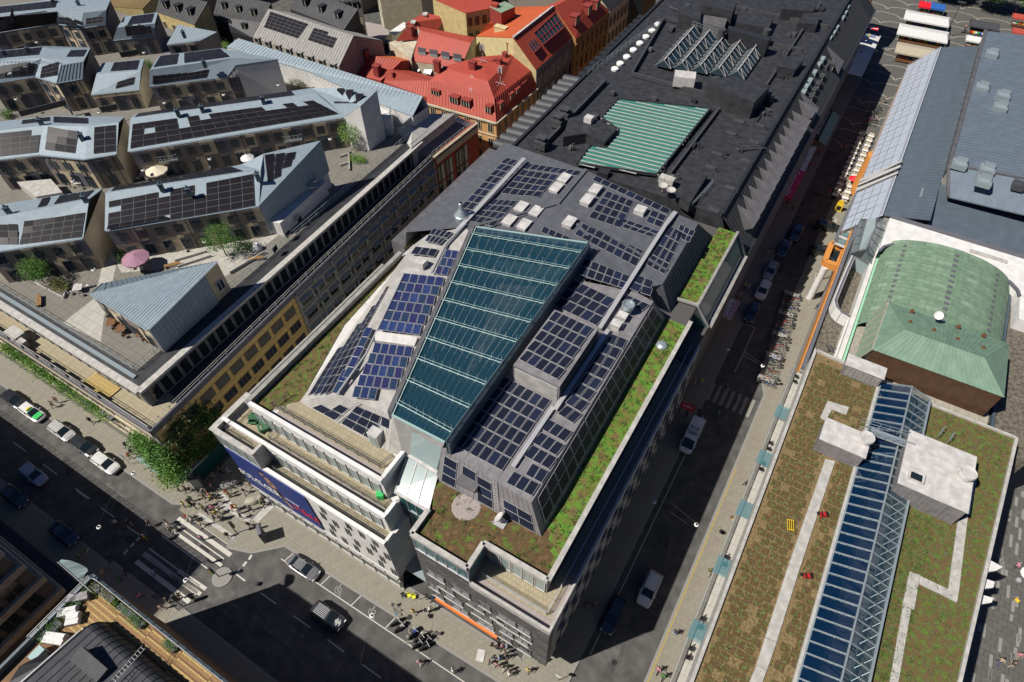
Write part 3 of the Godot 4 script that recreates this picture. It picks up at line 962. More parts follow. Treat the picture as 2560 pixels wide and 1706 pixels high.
	put(m, "gravel_patch", M.gravel, t)
	# zinc house
	var a := P3(-22.9,20.4,-21.8)
	var b := P3(-10.6,20.4,-22.0)
	var c := P3(-22.9,24.4,-23.5)
	var d := P3(-12.3,24.4,-22.9)
	var bn := P3(-10.9,20.4,-54.4)
	var dn := P3(-12.5,24.4,-52.6)
	m = MB.new()
	m.patch(a, b, c, d, 8, 4); m.patch(b, bn, d, dn, 12, 4); m.poly([c, d, dn, P3(-15,24.4,-53), P3(-21,24.4,-51.5), P3(-23.2,24.4,-56)])
	m.quad(bn, dn, P3(-15,24.4,-53), P3(-15,20.4,-53.5)); m.quad(a, c, P3(-23.2,24.4,-56), P3(-23.2,17,-56)); m.quad(a, P3(-22.9,15,-21.8), P3(-23.2,15,-56), P3(-23.2,20,-56))
	put(m, "east_roof", M.zinc, t)
	m = MB.new()
	seams(m, a, b, c, d, .62, .04); seams(m, b, bn, d, dn, .9, .04); seams(m, c, d, P3(-23.2,24.4,-56), dn, 1.3, .03)
	put(m, "roof_seams", M.zinc, t, true)
	var s2 := func(u: float, v: float) -> Vector3: return a.lerp(b, u).lerp(c.lerp(d, u), v)
	panels(t, s2.call(.05, .08), s2.call(.19, .08), s2.call(.045, .86), s2.call(.19, .86), 1, 3, nav)
	panels(t, s2.call(.41, .08), s2.call(.56, .08), s2.call(.41, .86), s2.call(.565, .86), 1, 3, nav)
	panels(t, s2.call(.25, .62), s2.call(.395, .62), s2.call(.25, .9), s2.call(.395, .9), 1, 1, nav)
	panels(t, s2.call(.67, .06), s2.call(.95, .06), s2.call(.68, .60), s2.call(.955, .60), 2, 2, nav)
	m = MB.new()
	m.bb(-19.9, -18.3, 20.4, 22.7, -23.6, -22.2); m.bb(-20.2, -18.0, 22.7, 22.85, -24, -21.6)
	put(m, "roof_door_house", M.zinc_dark, t)
	put(solid(-19.2, -18.4, 20.5, 22.5, -22.2, -22.14), "door", M.cream_wall, t)
	ladder(t, s2.call(.60, .02) + P3(0,.15,.15), s2.call(.615, 1.02) + P3(0,.15,.15))
	# east slope pairs
	var es := func(u: float, v: float) -> Vector3: return b.lerp(bn, u).lerp(d.lerp(dn, u), v)
	for i in 17:
		var u0 := .03 + i * .0555
		if i == 6 or i == 16: u0 += .004
		panels(t, es.call(u0, .2), es.call(u0 + .0525, .2), es.call(u0, .92), es.call(u0 + .0525, .92), 1, 2, nav, [], .05, .14)
	# top arrays of the east wing, south to north
	panels(t, P3(-22.14,24.5,-34.1), P3(-16.14,24.5,-33.93), P3(-22.02,24.5,-24.23), P3(-16.33,24.5,-24.25), 6, 6, nav, [], .1)
	for r in [[P3(-15.35,24.5,-24.85), P3(-12.5,24.5,-24.92), P3(-15.24,24.5,-23.36), 3], [P3(-14.25,24.5,-26.51), P3(-12.4,24.5,-26.53), P3(-14.23,24.5,-25.05), 2], [P3(-15.26,24.5,-28.29), P3(-12.38,24.5,-28.24), P3(-15.17,24.5,-26.75), 3], [P3(-15.24,24.5,-30), P3(-12.44,24.5,-29.9), P3(-15.17,24.5,-28.46), 3], [P3(-15.31,24.5,-31.76), P3(-12.46,24.5,-31.63), P3(-15.25,24.5,-30.27), 3]]:
		panels(t, r[0], r[1], r[2], null, r[3], 1, nav)
	panels(t, P3(-14.79,24.5,-45.4), P3(-12.64,24.5,-45.51), P3(-14.49,24.5,-32.66), P3(-12.48,24.5,-32.4), 2, 8, nav, [], .14)
	panels(t, P3(-20.77,27.1,-43.14), P3(-15.92,27.1,-42.99), P3(-20.67,27.1,-35.09), P3(-15.86,27.1,-34.8), 5, 5, nav, [], .09)
	panels(t, P3(-22.27,24.5,-50.92), P3(-16.4,24.5,-50.46), P3(-22.21,24.5,-45.84), P3(-16.34,24.5,-45.52), 5, 3, nav, [], .09)
	panels(t, P3(-15.68,24.5,-51.85), P3(-12.57,24.5,-51.71), P3(-15.36,24.5,-50.5), P3(-12.36,24.5,-50.34), 3, 1, nav)
	# raised box in the middle
	m = MB.new()
	m.bb(-21.0, -15.5, 24.3, 27.0, -43.4, -34.3)
	put(m, "raised_roof", M.zinc, t)
	put(solid(-20.8, -15.7, 24.5, 26.6, -34.3, -34.22), "louvre_panel", M.dirty_white, t)
	put(solid(-15.5, -15.42, 24.5, 26.8, -43.2, -34.5), "side_panel", M.black_metal, t)
	m = MB.new()
	m.beam(P3(-15.55,24.7,-33.16), P3(-15.63,24.7,-25.18), .45, .2); m.beam(P3(-15.06,24.9,-45.48), P3(-15.17,24.9,-32.91), .45, .2); m.beam(P3(-16.2,25.4,-65.32), P3(-16.03,24.9,-45.18), .5, .2)
	put(m, "service_duct", M.alu, t)
	# plant on the roof
	m = MB.new()
	m.lathe(P3(-14.45,24.4,-49.36), [Vector2(.55, 0), Vector2(.55, .9), Vector2(.75, 1.0), Vector2(.75, 1.5), Vector2(.6, 1.5), Vector2(.6, 1.35), Vector2(.02, 1.3)], 14)
	put(m, "roof_fan", M.steel, t)
	for p in [P3(-14.54,24.4,-48.11), P3(-14.61,24.4,-46.63)]:
		m = MB.new()
		m.box(p + P3(0,.35,0), P3(1.0,.7,.9)); m.box(p + P3(0,.75,0), P3(1.15,.12,1.05))
		put(m, "roof_hatch", M.white_metal, t)
	# --- rear roof: membrane with two falls meeting at a ridge
	rear_roof(t, nav)
	# --- glass link between the wings, on the street side
	m = MB.new()
	m.bb(-25.9, -21.5, 0, 19.3, -26, -18.9)
	put(m, "link_glass_body", M.glass_teal, t)
	m = MB.new()
	m.slab([P3(-27.0,20.9,-22.4), P3(-22.9,20.9,-22.2), P3(-21.9,19.5,-18.9), P3(-26.2,19.5,-18.9)], .12)
	put(m, "link_roof_pane", M.glass_milk, t)
	m = MB.new()
	for i in 4: m.beam(P3(-27.0,20.96,-22.4).lerp(P3(-22.9,20.96,-22.2), i / 3.0), P3(-26.2,19.56,-18.9).lerp(P3(-21.9,19.56,-18.9), i / 3.0), .08, .08)
	m.beam(P3(-26.2,19.5,-18.85), P3(-21.9,19.5,-18.85), .3, .2); m.beam(P3(-27,21,-22.5), P3(-22.9,21,-22.3), .5, .3)
	put(m, "link_roof_frame", M.white_metal, t)
	m = MB.new()
	m.slab([P3(-27.6,24.2,-23.6), P3(-22.9,24.4,-23.6), P3(-23.2,21.1,-22.4), P3(-26.6,21.1,-22.5)], .1)
	put(m, "link_glass_hood", M.glass_milk, t)
	m = MB.new()
	m.quad(P3(-29.0,20.95,-21.7), P3(-29.4,24.9,-23.6), P3(-28.4,26.5,-23.2), P3(-27.2,20.9,-22)); m.quad(P3(-28.4,26.5,-23.2), P3(-27.2,20.9,-22.0), P3(-26.4,20.9,-22.6), P3(-26.6,24,-23.6)); m.tri(P3(-28.4,26.5,-23.2), P3(-26.6,24,-23.6), P3(-22.2,26.4,-23.4)); m.tri(P3(-26.6,24,-23.6), P3(-22.2,26.4,-23.4), P3(-22.9,24.3,-23.5))
	put(m, "atrium_end_wall", M.concrete_pale, t)
	m = MB.new()
	m.bb(-25.4, -21.4, 4.3, 4.6, -18.9, -16.2)
	for y in [8.4, 12.4, 16.4]: m.bb(-25.9, -21.5, y, y + .12, -18.95, -18.8)
	for x in [-24.8, -23.7, -22.6]: m.bb(x, x + .08, 0, 19.3, -18.96, -18.8)
	put(m, "link_mullions", M.steel, t)
	# satellite dish on the sedum
	var dish := put(MB.new(), "dish_mount", M.alu, t)
	m = MB.new()
	var dp := P3(-14.76,20.45,-21.2)
	m.tube(dp, dp + P3(0,.9,0), .05, .05, 6); m.box(dp + P3(0,.05,0), P3(1.2,.1,1.0)); m.beam(dp + P3(-.8,.2,.5), dp + P3(.1,.8,0), .06, .06)
	dish.mesh = m.mesh()
	m = MB.new()
	var db := Basis(P3(0,0,1), .9)
	m.lathe(Vector3.ZERO, [Vector2(.01, .0), Vector2(.35, .05), Vector2(.62, .18), Vector2(.6, .2), Vector2(.3, .08), Vector2(.01, .03)], 14)
	var dd := put(m, "dish", M.white_metal, dish)
	dd.transform = Transform3D(db, dp + P3(-.05,1.0,0))
	finish_panels(t)
	# billboard
	billboard()

func ladder(t: Node, a: Vector3, b: Vector3) -> void:
	var m := MB.new()
	var d := (b - a)
	var s := P3(.22,0,0)
	m.tube(a - s, b - s, .03, .03, 4); m.tube(a + s, b + s, .03, .03, 4)
	var k := int(d.length() / .32)
	for i in k: m.tube(a - s + d * (i + .5) / k, a + s + d * (i + .5) / k, .02, .02, 4, false)
	put(m, "ladder", M.alu, t)

func tufts(t: Node, pts: Array, count: int, seed_: int, pale := 0.3) -> void:
	var g := RandomNumberGenerator.new()
	g.seed = seed_
	var f := PackedVector2Array()
	var lo := Vector2(1e9, 1e9)
	var hi := -lo
	for p in pts:
		f.append(Vector2(p.x, p.z))
		lo = lo.min(f[-1]); hi = hi.max(f[-1])
	for kind in 2:
		var m := MB.new()
		for i in int(count * (pale if kind else 1.0 - pale)):
			var p := Vector2(g.randf_range(lo.x, hi.x), g.randf_range(lo.y, hi.y))
			if not Geometry2D.is_point_in_polygon(p, f): continue
			var c := P3(p.x,pts[0].y - .03,p.y)
			var r := g.randf_range(.08, .26)
			for k in 10:
				var q := c + P3(g.randfn() * r * .6, g.randf() * r * .5, g.randfn() * r * .6)
				var u := P3(g.randfn(), g.randf() * 1.2, g.randfn()).normalized() * r * .8
				var w := u.cross(P3(g.randfn(), .3, g.randfn())).normalized() * r * .5
				m.tri(q, q + u, q + w)
		put(m, "sedum_tufts", M.tuft_pale if kind else M.tuft, t, true)

func atrium(t: Node, G: Array) -> void:
	# well: dark walls and floor below the glass
	var m := MB.new()
	var low := []
	for p in G: low.append(P3(p.x,12.0,p.z))
	m.poly(low)
	put(m, "atrium_floor", M.glass_teal, t)
	m = MB.new()
	for i in 4:
		if i == 0: continue
		var a: Vector3 = G[i]
		var b: Vector3 = G[(i + 1) % 4]
		m.quad(P3(a.x,25.6,a.z), P3(b.x,25.6,b.z), P3(b.x,12,b.z), P3(a.x,12,a.z))
	put(m, "atrium_wall", M.dark_zinc, t)
	# galleries inside
	for y in [15.5, 19.0, 22.5]:
		m = MB.new()
		m.slab([G[2] + P3(0,y - 26.6,0), G[1] + P3(0,y - 26.6,0), G[1] + P3(-.7,y - 26.6,0), G[2] + P3(-2.2,y - 26.6,0)], .4)
		m.slab([G[2] + P3(-1,y - 26.6,1), G[3] + P3(1,y - 26.6,1), G[3] + P3(2,y - 26.6,4), G[2] + P3(-1,y - 26.6,4)], .4)
		put(m, "gallery_floor", M.teal_steel, t)
	# panes: a grid on the roof plane
	var nu := 6
	var nv := 18
	for j in nv:
		for i in nu:
			var q := []
			for e in [[i, j], [i + 1, j], [i + 1, j + 1], [i, j + 1]]:
				var u := float(e[0]) / nu
				var v := float(e[1]) / nv
				q.append(G[0].lerp(G[1], u).lerp(G[3].lerp(G[2], u), v))
			var ce: Vector3 = (q[0] + q[1] + q[2] + q[3]) / 4
			for k in 4: q[k] = q[k].lerp(ce, .012)
			m = MB.new()
			m.slab(q, .03)
			put(m, "glass_pane", M.glass_roof, t)
	# glazing bars
	m = MB.new()
	for i in 13:
		var u := i / 12.0
		m.beam(G[0].lerp(G[1], u) + P3(0,-.05,0), G[3].lerp(G[2], u) + P3(0,.03,0), .035, .05)
	put(m, "glazing_bars", M.steel, t)
	# bow trusses across the well: top chord, cable below, struts, little masts that hold the glass
	for j in 10:
		var v := (j + .55) / 10.0
		var a: Vector3 = G[0].lerp(G[3], v)
		var b: Vector3 = G[1].lerp(G[2], v)
		b += P3(0,0,.7); a += P3(0,0,.3)
		var tr := MB.new()
		var n := 8
		var p0 := Vector3.ZERO
		for i in n + 1:
			var u := float(i) / n
			var top := a.lerp(b, u) + P3(0,.22,0)
			var bot := top + P3(0, -.45 - .7 * sin(PI * u), 0)
			if i > 0:
				tr.tube(p0, bot, .035, .035, 4, false)
				var pt := a.lerp(b, float(i - 1) / n) + P3(0,.22,0)
				tr.tube(pt, top, .055, .055, 5, false)
				tr.tube(pt + P3(0,0,-.35), top + P3(0,0,-.35), .03, .03, 4, false)
				tr.tube(p0, top, .03, .03, 3, false)
			tr.tube(top, bot, .035, .035, 4, false)
			tr.tube(top, top + P3(0,.9,-.25), .028, .015, 3, false)
			p0 = bot
		put(tr, "roof_truss", M.teal_steel, t)
	# stainless rods lying over the glass between the masts
	m = MB.new()
	for i in 11:
		for j in 9:
			var u := (i + .5) / 11.0
			var p: Vector3 = G[0].lerp(G[1], u).lerp(G[3].lerp(G[2], u), (j + .55) / 10.0)
			var q: Vector3 = G[0].lerp(G[1], u).lerp(G[3].lerp(G[2], u), (j + 1.55) / 10.0)
			m.tube(p + P3(0,.8,.3), q + P3(0,.1,.4), .012, .012, 3, false)
	put(m, "tension_rods", M.dark_steel, t)
	# rims: low walls left and right, green-edged upstand glass on the east side
	m = MB.new()
	m.beam(G[0] + P3(-.35,-.5,0), G[3] + P3(-.35,-.5,0), .5, 1.6)
	put(m, "atrium_gutter", M.zinc_dark, t)
	m = MB.new()
	m.beam(G[0] + P3(.05,.1,0), G[3] + P3(.05,.1,0), .12, .12); m.beam(G[3] + P3(0,.0,0), G[2], .2, .2); m.beam(G[0] + P3(0,-.03,.1), G[1] + P3(0,-.03,.1), .2, .25)
	put(m, "atrium_rim", M.teal_steel, t)
	m = MB.new()
	m.beam(G[1] + P3(.12,-.2,0), G[2] + P3(.12,-.2,0), .08, 1.3)
	put(m, "upstand_glass", M.glass_clear, t)
	m = MB.new()
	m.beam(G[1] + P3(.3,-1.2,0), G[2] + P3(.3,-1.2,0), .3, 2.0); m.beam(G[1] + P3(.2,.5,0), G[2] + P3(.2,.5,0), .1, .1)
	for j in 14: m.beam((G[1] as Vector3).lerp(G[2], j / 13.0) + P3(.2,-.6,0), (G[1] as Vector3).lerp(G[2], j / 13.0) + P3(.2,.5,0), .06, .06)
	put(m, "upstand_frame", M.dark_zinc, t)

func rear_roof(t: Node, nav: Array) -> void:
	var m := MB.new()
	m.bb(-49.4, -6.2, 0, 17, -74, -52.2)
	m.bb(-47.1, -8.3, 17, 20.4, -74, -52.2)
	put(m, "rear_wall", M.granite2, t)
	var e := P3(-30.4,25.6,-70.3)
	var k := P3(-30.3,25.6,-61.5)
	m = MB.new()
	# west fall and east fall meeting at a ridge, hips to the edges
	var w0 := P3(-45.6,23.6,-73.0)
	var w1 := P3(-46.2,23.6,-48.5)
	var e0 := P3(-12.8,24.6,-68.4)
	var e1 := P3(-12.6,24.6,-55.6)
	m.poly([w0, e, k, P3(-37.2,25.2,-51.3), P3(-39,25,-51.9), w1])
	m.poly([e, e0, e1, P3(-15,24.6,-53), P3(-21,25.0,-51.5), P3(-23,25.2,-55.8), P3(-36.9,25.2,-51.2), k])
	m.quad(w0, w1, P3(-46.9,20.4,-48.5), P3(-46.9,20.4,-74)); m.quad(w0, e, P3(-30.4,20.4,-73.5), P3(-46.9,20.4,-74)); m.quad(e, e0, P3(-11,20.4,-72), P3(-30.4,20.4,-73.5))
	m.quad(e0, e1, P3(-10.8,20.4,-55.6), P3(-10.9,20.4,-71.8)); m.quad(e1, P3(-15,24.6,-53), P3(-15,20.4,-53.4), P3(-10.8,20.4,-55.6))
	put(m, "rear_roof", M.membrane, t)
	m = MB.new()
	seams(m, P3(-10.8,20.4,-55.6), P3(-10.9,20.4,-71.8), e1, e0, .8, .04)
	m.beam(e + P3(0,.12,0), k + P3(0,.12,0), .5, .2); m.beam(k + P3(0,.12,0), P3(-37.4,25.3,-53), .4, .2); m.beam(k + P3(0,.12,0), P3(-24,25.3,-58.2), .4, .2); m.beam(k + P3(0,.1,0), P3(-13,24.75,-58), .3, .15)
	put(m, "roof_ribs", M.membrane, t)
	m = MB.new()
	m.slab([P3(-47.2,20.75,-48.6), P3(-46.7,20.75,-48.6), P3(-46.5,20.75,-73.5), P3(-47.2,20.75,-73.9)], .2)
	put(m, "sedum_bed", M.sedum_green, t)
	tufts(t, [P3(-47.1,20.8,-48.6), P3(-46.6,20.8,-48.6), P3(-46.5,20.8,-73), P3(-47.1,20.8,-73)], 300, 36, .1)
	m = MB.new()
	m.bb(-49.4, -47.2, 17, 20.6, -74.3, -48.6)
	put(m, "west_coping", M.zinc_dark, t)
	drape_on([[w0, e, k, P3(-37.2,25.2,-51.3), P3(-39,25,-51.9), w1], [e, e0, e1, P3(-15,24.6,-53), P3(-21,25.0,-51.5), P3(-23,25.2,-55.8), P3(-36.9,25.2,-51.2), k]])
	# panels: west fall, in rows either side of the pale duct
	var ca := P3(-39.65,25.3,-68.8)
	var cb := P3(-39.39,25.1,-50.79)
	m = MB.new()
	m.beam(ca, cb, .6, .15); m.beam(P3(-16.2,25.4,-65.32), P3(-16.12,25.2,-68.49), .6, .15)
	put(m, "service_duct", M.alu, t)
	panels(t, P3(-42.85,24.7,-69.27), P3(-39.78,25,-69.02), P3(-42.4,24.7,-54.13), P3(-39.41,25,-54.53), 3, 9, nav, [], .1)
	panels(t, P3(-39.09,25.3,-68.91), P3(-30.63,25.5,-69.75), P3(-39.3,25.3,-67.34), P3(-30.88,25.5,-68.41), 8, 1, nav)
	panels(t, P3(-38.97,25.3,-67.19), P3(-33.35,25.4,-67.74), P3(-38.84,25.3,-60.85), P3(-33.12,25.4,-61.55), 5, 4, nav, [], .1)
	panels(t, P3(-39.03,25.2,-59.38), P3(-35.39,25.3,-59.84), P3(-39.11,25.2,-53.2), P3(-35.38,25.3,-53.51), 4, 4, nav, [], .1)
	panels(t, P3(-42.42,25,-49.71), P3(-39.58,25.1,-50.21), P3(-41.91,25,-47.01), P3(-39.78,25.1,-47.3), 4, 2, nav, [], .1)
	# east fall
	panels(t, P3(-28.61,25.5,-69.91), P3(-16.88,25.1,-68.97), P3(-28.7,25.5,-68.68), P3(-16.91,25.1,-67.72), 9, 1, nav)
	panels(t, P3(-25.87,25.4,-67.77), P3(-21.78,25.2,-67.82), P3(-25.62,25.3,-61.36), P3(-21.03,25.1,-61.89), 4, 4, nav, [], .1)
	panels(t, P3(-21.92,25.2,-63.81), P3(-16.39,25,-64.19), P3(-22.13,25.2,-61.96), P3(-17.11,25,-62.48), 5, 2, nav, [], .1)
	panels(t, P3(-19.03,25,-67.52), P3(-16.88,24.9,-67.48), P3(-18.84,25,-64.82), P3(-16.64,24.9,-64.86), 2, 2, nav)
	panels(t, P3(-25.74,25.2,-60.09), P3(-16.83,24.9,-59.7), P3(-25.68,25.2,-57.44), P3(-16.44,24.9,-56.51), 8, 2, nav, [], .1)
	panels(t, P3(-29.85,25.3,-56.9), P3(-25.74,25.2,-56.74), P3(-29.62,25.3,-55.69), P3(-25.85,25.2,-55.71), 4, 1, nav)
	panels(t, P3(-15.73,24.9,-65.93), P3(-13.72,24.8,-65.54), P3(-15.7,24.9,-57.55), P3(-12.89,24.8,-57.18), 3, 4, nav, [], .1)
	panels(t, P3(-14.81,24.8,-66.94), P3(-12.55,24.7,-66.68), P3(-14.37,24.8,-64.49), P3(-12.47,24.7,-64.08), 3, 2, nav)
	panels(t, P3(-22.54,25,-54.39), P3(-16.44,24.9,-54.72), P3(-22.01,25,-51.52), P3(-16,24.9,-52.22), 6, 2, nav, [], .06)
	panels(t, P3(-15.85,24.7,-55.44), P3(-13.72,24.7,-55.49), P3(-15.8,24.7,-52.7), P3(-12.77,24.7,-52.76), 2, 2, nav)
	drape = []
	# skylight boxes
	for p in [P3(-32.1,25.5,-66.92), P3(-32.06,25.5,-64.44), P3(-27.18,25.6,-66.72), P3(-27.14,25.6,-64.15), P3(-34.25,25.3,-58.68), P3(-32.07,25.3,-58.87), P3(-34.22,25.3,-55.54), P3(-32.09,25.3,-55.74), P3(-27.15,25.5,-59)]:
		m = MB.new()
		m.box(p + P3(0,-.1,0), P3(1.25,.9,1.9)); m.box(p + P3(0,.38,0), P3(1.38,.1,2.02))
		put(m, "skylight_box", M.white_metal, t)
	m = MB.new()
	m.box(P3(-20.21,25.2,-66.2), P3(1.4,1.0,1.4))
	put(m, "skylight_box", M.white_metal, t)
	m = MB.new()
	m.lathe(P3(-40.49,24.6,-53.59), [Vector2(1.0, 0), Vector2(1.0, .7), Vector2(.85, .8), Vector2(.35, 1.7), Vector2(.3, 2.6), Vector2(.2, 2.7)], 14)
	put(m, "vent_cowl", M.steel, t)
	m = MB.new()
	m.box(P3(-39.71,25.3,-43.32), P3(1.3,.9,1.1))
	put(m, "skylight_box", M.white_metal, t)
	# east block: sedum strip and slanted glass prow over the street
	m = MB.new()
	m.bb(-10.9, -8.3, 20.2, 20.7, -74, -58.2)
	put(m, "sedum_bed", M.sedum_green, t)
	tufts(t, [P3(-10.8,20.75,-58.4), P3(-8.4,20.75,-58.4), P3(-8.4,20.75,-73.8), P3(-10.8,20.75,-73.8)], 200, 37, .15)
	m = MB.new()
	m.quad(P3(-8.3,20.8,-74), P3(-8.2,20.8,-58.2), P3(-6.3,17.3,-58.9), P3(-6.4,17.3,-74)); m.quad(P3(-6.2,17.3,-58.9), P3(-6.2,17.3,-74), P3(-7.6,2,-74), P3(-7.6,2,-62)); m.tri(P3(-6.2,17.3,-58.9), P3(-7.6,2,-62), P3(-9.5,16,-57)); m.tri(P3(-6.2,17.3,-58.9), P3(-8.2,20.8,-58.2), P3(-9.5,16,-57))
	put(m, "prow_glass", M.glass_teal, t)
	m = MB.new()
	m.beam(P3(-8.25,20.9,-74), P3(-8.2,20.9,-58.1), .35, .35); m.beam(P3(-6.3,17.3,-74), P3(-6.2,17.3,-58.8), .9, .3); m.beam(P3(-8.2,20.9,-58.1), P3(-6.2,17.3,-58.8), .5, .3); m.beam(P3(-8.2,20.9,-58.1), P3(-11,20.9,-57.8), .35, .3); m.beam(P3(-8.2,20.9,-74), P3(-6.3,17.3,-74), .4, .3)
	put(m, "prow_frame", M.concrete, t)
	m = MB.new()
	m.bb(-13, -8.4, 17, 19.6, -58, -55.3)
	put(m, "link_glass_body", M.glass_teal, t)

func billboard() -> void:
	var a := P3(-48.4,14.6,-14.57)
	var t := thing("billboard", "blue swimwear poster with a posing model on the white facade corner", "billboard")
	# poster plane: z just off the facade
	var x0 := -49.2
	var x1 := -36.75
	var m := MB.new()
	m.bb(x0, x1, 5.2, 14.4, -14.9, -14.72)
	put(m, "panel", M.cobalt, t)
	lettering(t, "SUMMER", 1.15, P3(-46.1,8.6,-14.70), P3(1,0,0), Vector3.UP, M.lamp_white, "lettering", .03, true)
	lettering(t, "H&M", 1.35, P3(-38.6,7.9,-14.70), P3(1,.05,0), Vector3.UP, M.bright_red, "lettering", .03)
	m = MB.new()
	for i in 9: m.bb(-41.6 + i * .25, -41.42 + i * .25, 9.0, 9.15, -14.72, -14.69)
	put(m, "small_print", M.lamp_white, t)
	# printed figure: flat shapes on the poster
	var f := MB.new()
	var z := -14.69
	var P := func(x: float, y: float) -> Vector3: return P3(-43.0 + x * 1.15,9.6 + y * 1.25,z)
	for q in [[P.call(-.9, 2.2), P.call(-.2, 2.5), P.call(.5, .6), P.call(-.25, .3)], [P.call(-.3, .4), P.call(.5, .6), P.call(1.6, -2.6), P.call(1.2, -2.8)], [P.call(.1, .2), P.call(.6, .5), P.call(1.0, -1.9), P.call(.65, -2.0)], [P.call(-.9, 2.2), P.call(-.7, 2.3), P.call(-.2, .6), P.call(-.5, .5)], [P.call(-.2, 2.5), P.call(.05, 2.4), P.call(.8, 1.2), P.call(.6, 1.0)]]:
		f.quad(q[0], q[1], q[2], q[3])
	for i in 10:
		var p := TAU * i / 10
		var r := TAU * (i + 1) / 10
		f.tri(P.call(-.75, 2.9), P.call(-.75 + cos(p) * .34, 2.9 + sin(p) * .45), P.call(-.75 + cos(r) * .34, 2.9 + sin(r) * .45))
	put(f, "printed_figure", M.skin, t)
	f = MB.new()
	f.quad(P.call(-.3, 1.5), P.call(.25, 1.75), P.call(.2, 1.35), P.call(-.2, 1.2)); f.quad(P.call(-.25, .55), P.call(.5, .75), P.call(.5, .25), P.call(.05, .1))
	for i in 6: f.tri(P.call(-.75, 3.0), P.call(-.75 + cos(i * .6) * .4, 3.0 + sin(i * .6) * .5), P.call(-.75 + cos(i * .6 + .6) * .4, 3.0 + sin(i * .6 + .6) * .5))
	for v in f.v.size(): f.v[v].z += .008
	put(f, "printed_swimsuit", M.black, t)

const DECK := 17.2

# a roof-top row house: slopes, walls under the outline, coloured facade fields, windows, dark solar tiles
func house(label: String, slopes: Array, outline: Array, pvs: Array, wall: Material, wins := 6, front_end := 1, chim := []) -> Node3D:
	var c := Vector3.ZERO
	for p in outline: c += p
	c /= outline.size()
	var t := thing("row_house", label, "house", Vector3.ZERO, 0, "row houses on the roof deck")
	var m := MB.new()
	var out2 := []
	for p in outline: out2.append(p.lerp(P3(c.x,p.y,c.z), .012) + P3(0,-.16,0))
	m.walls(out2, DECK)
	put(m, "wall", wall, t)
	var sm := MB.new()
	for s in slopes:
		var rf := MB.new()
		rf.slab(s[0], .14)
		put(rf, "roof", s[1], t)
		if s.size() > 2: seams(sm, s[2][0], s[2][1], s[2][2], s[2][3], .55, .05)
	if sm.v.size() > 0: put(sm, "roof_seams", M.blue_zinc, t, true)
	# fields of the street-side wall
	for f in front_end:
		var a: Vector3 = out2[f]
		var b: Vector3 = out2[f + 1]
		var d := b - a
		d.y = 0
		var L := d.length()
		d = d.normalized()
		var o := d.cross(Vector3.UP)
		var g := RandomNumberGenerator.new()
		g.seed = int(absf(a.x * 10)) + f
		var cols := [M.taupe, M.beige, M.slate_panel, M.taupe, M.beige, M.taupe]
		var x := 0.0
		var k := 0
		while x < L - .3:
			var w := minf(g.randf_range(1.3, 2.6), L - x)
			for fl in 2:
				var fb := MB.new()
				var y0 := DECK + .05 + fl * 2.75
				var y1 := minf(DECK + 2.75 + fl * 2.75, minf(a.y, b.y) - .2)
				if y1 - y0 < .5: continue
				fb.obox(P3(a.x,y0,a.z) + d * x + o * .01, d * w, P3(0,y1 - y0,0), o * (.04 if (k + fl) % 2 else .06))
				put(fb, "facade_panel", cols[(k + fl * 2) % 6], t)
			x += w
			k += 1
		var nn := maxi(1, int(L / 2.3))
		var A := P3(a.x,0,a.z) + o * .07
		var B := P3(b.x,0,b.z) + o * .07
		for fl in 2:
			if fl == 1 and minf(a.y, b.y) < DECK + 4.8: continue
			windows(t, A + P3(0, DECK + (.3 if fl == 0 else 3.3), 0), B + P3(0, DECK + (.3 if fl == 0 else 3.3), 0), nn, 1.25, 2.0 if fl == 0 else 1.3, M.dark_steel, M.glass_blue, 1, 0.02, .98)
		# eave gutter
		var gm := MB.new()
		gm.beam(a + o * .18 + P3(0,.08,0), b + o * .18 + P3(0,.08,0), .16, .12)
		put(gm, "gutter", M.blue_zinc, t)
		for i in 3:
			var dp := MB.new()
			var q := a.lerp(b, (i + .5) / 3.0) + o * .12
			dp.tube(q, P3(q.x,DECK,q.z), .06, .06, 5)
			put(dp, "downpipe", M.black_metal, t)
	var polys := []
	for s in slopes: polys.append(s[0])
	drape_on(polys)
	for p in pvs:
		if p[0] is int:
			var q: Array = slopes[p[0]][0]
			var at := func(u: float, v: float) -> Vector3: return (q[0] as Vector3).lerp(q[1], u).lerp((q[3] as Vector3).lerp(q[2], u), v)
			panels(t, at.call(p[1], p[3]), at.call(p[2], p[3]), at.call(p[1], p[4]), at.call(p[2], p[4]), p[5], p[6], [M.pvk_a, M.pvk_b], p[7] if p.size() > 7 else [], .005, .1, "solar_tile", M.slate)
			continue
		panels(t, p[0], p[1], p[2], p[3], p[4], p[5], [M.pvk_a, M.pvk_b], p[6] if p.size() > 6 else [], .005, .1, "solar_tile", M.slate)
	drape = []
	for q in chim:
		var cm := MB.new()
		cm.box(q + P3(0,.25,0), P3(.55,1.1,.55), .78); cm.box(q + P3(0,.95,0), P3(.7,.12,.7), .78); cm.tube(q + P3(0,.9,0), q + P3(0,1.4,0), .13, .13, 6)
		put(cm, "chimney", M.dark_zinc, t)
	return t

func balcony(t: Node, p: Vector3, yaw: float) -> void:
	var b := Basis(Vector3.UP, yaw)
	var m := MB.new()
	m.box(p, P3(3.0,.18,1.4), yaw)
	railing(m, [p + b * P3(-1.5,0,0), p + b * P3(-1.5,0,.7), p + b * P3(1.5,0,.7), p + b * P3(1.5,0,0)], 1.0, .5, 2)
	put(m, "balcony", M.steel, t)

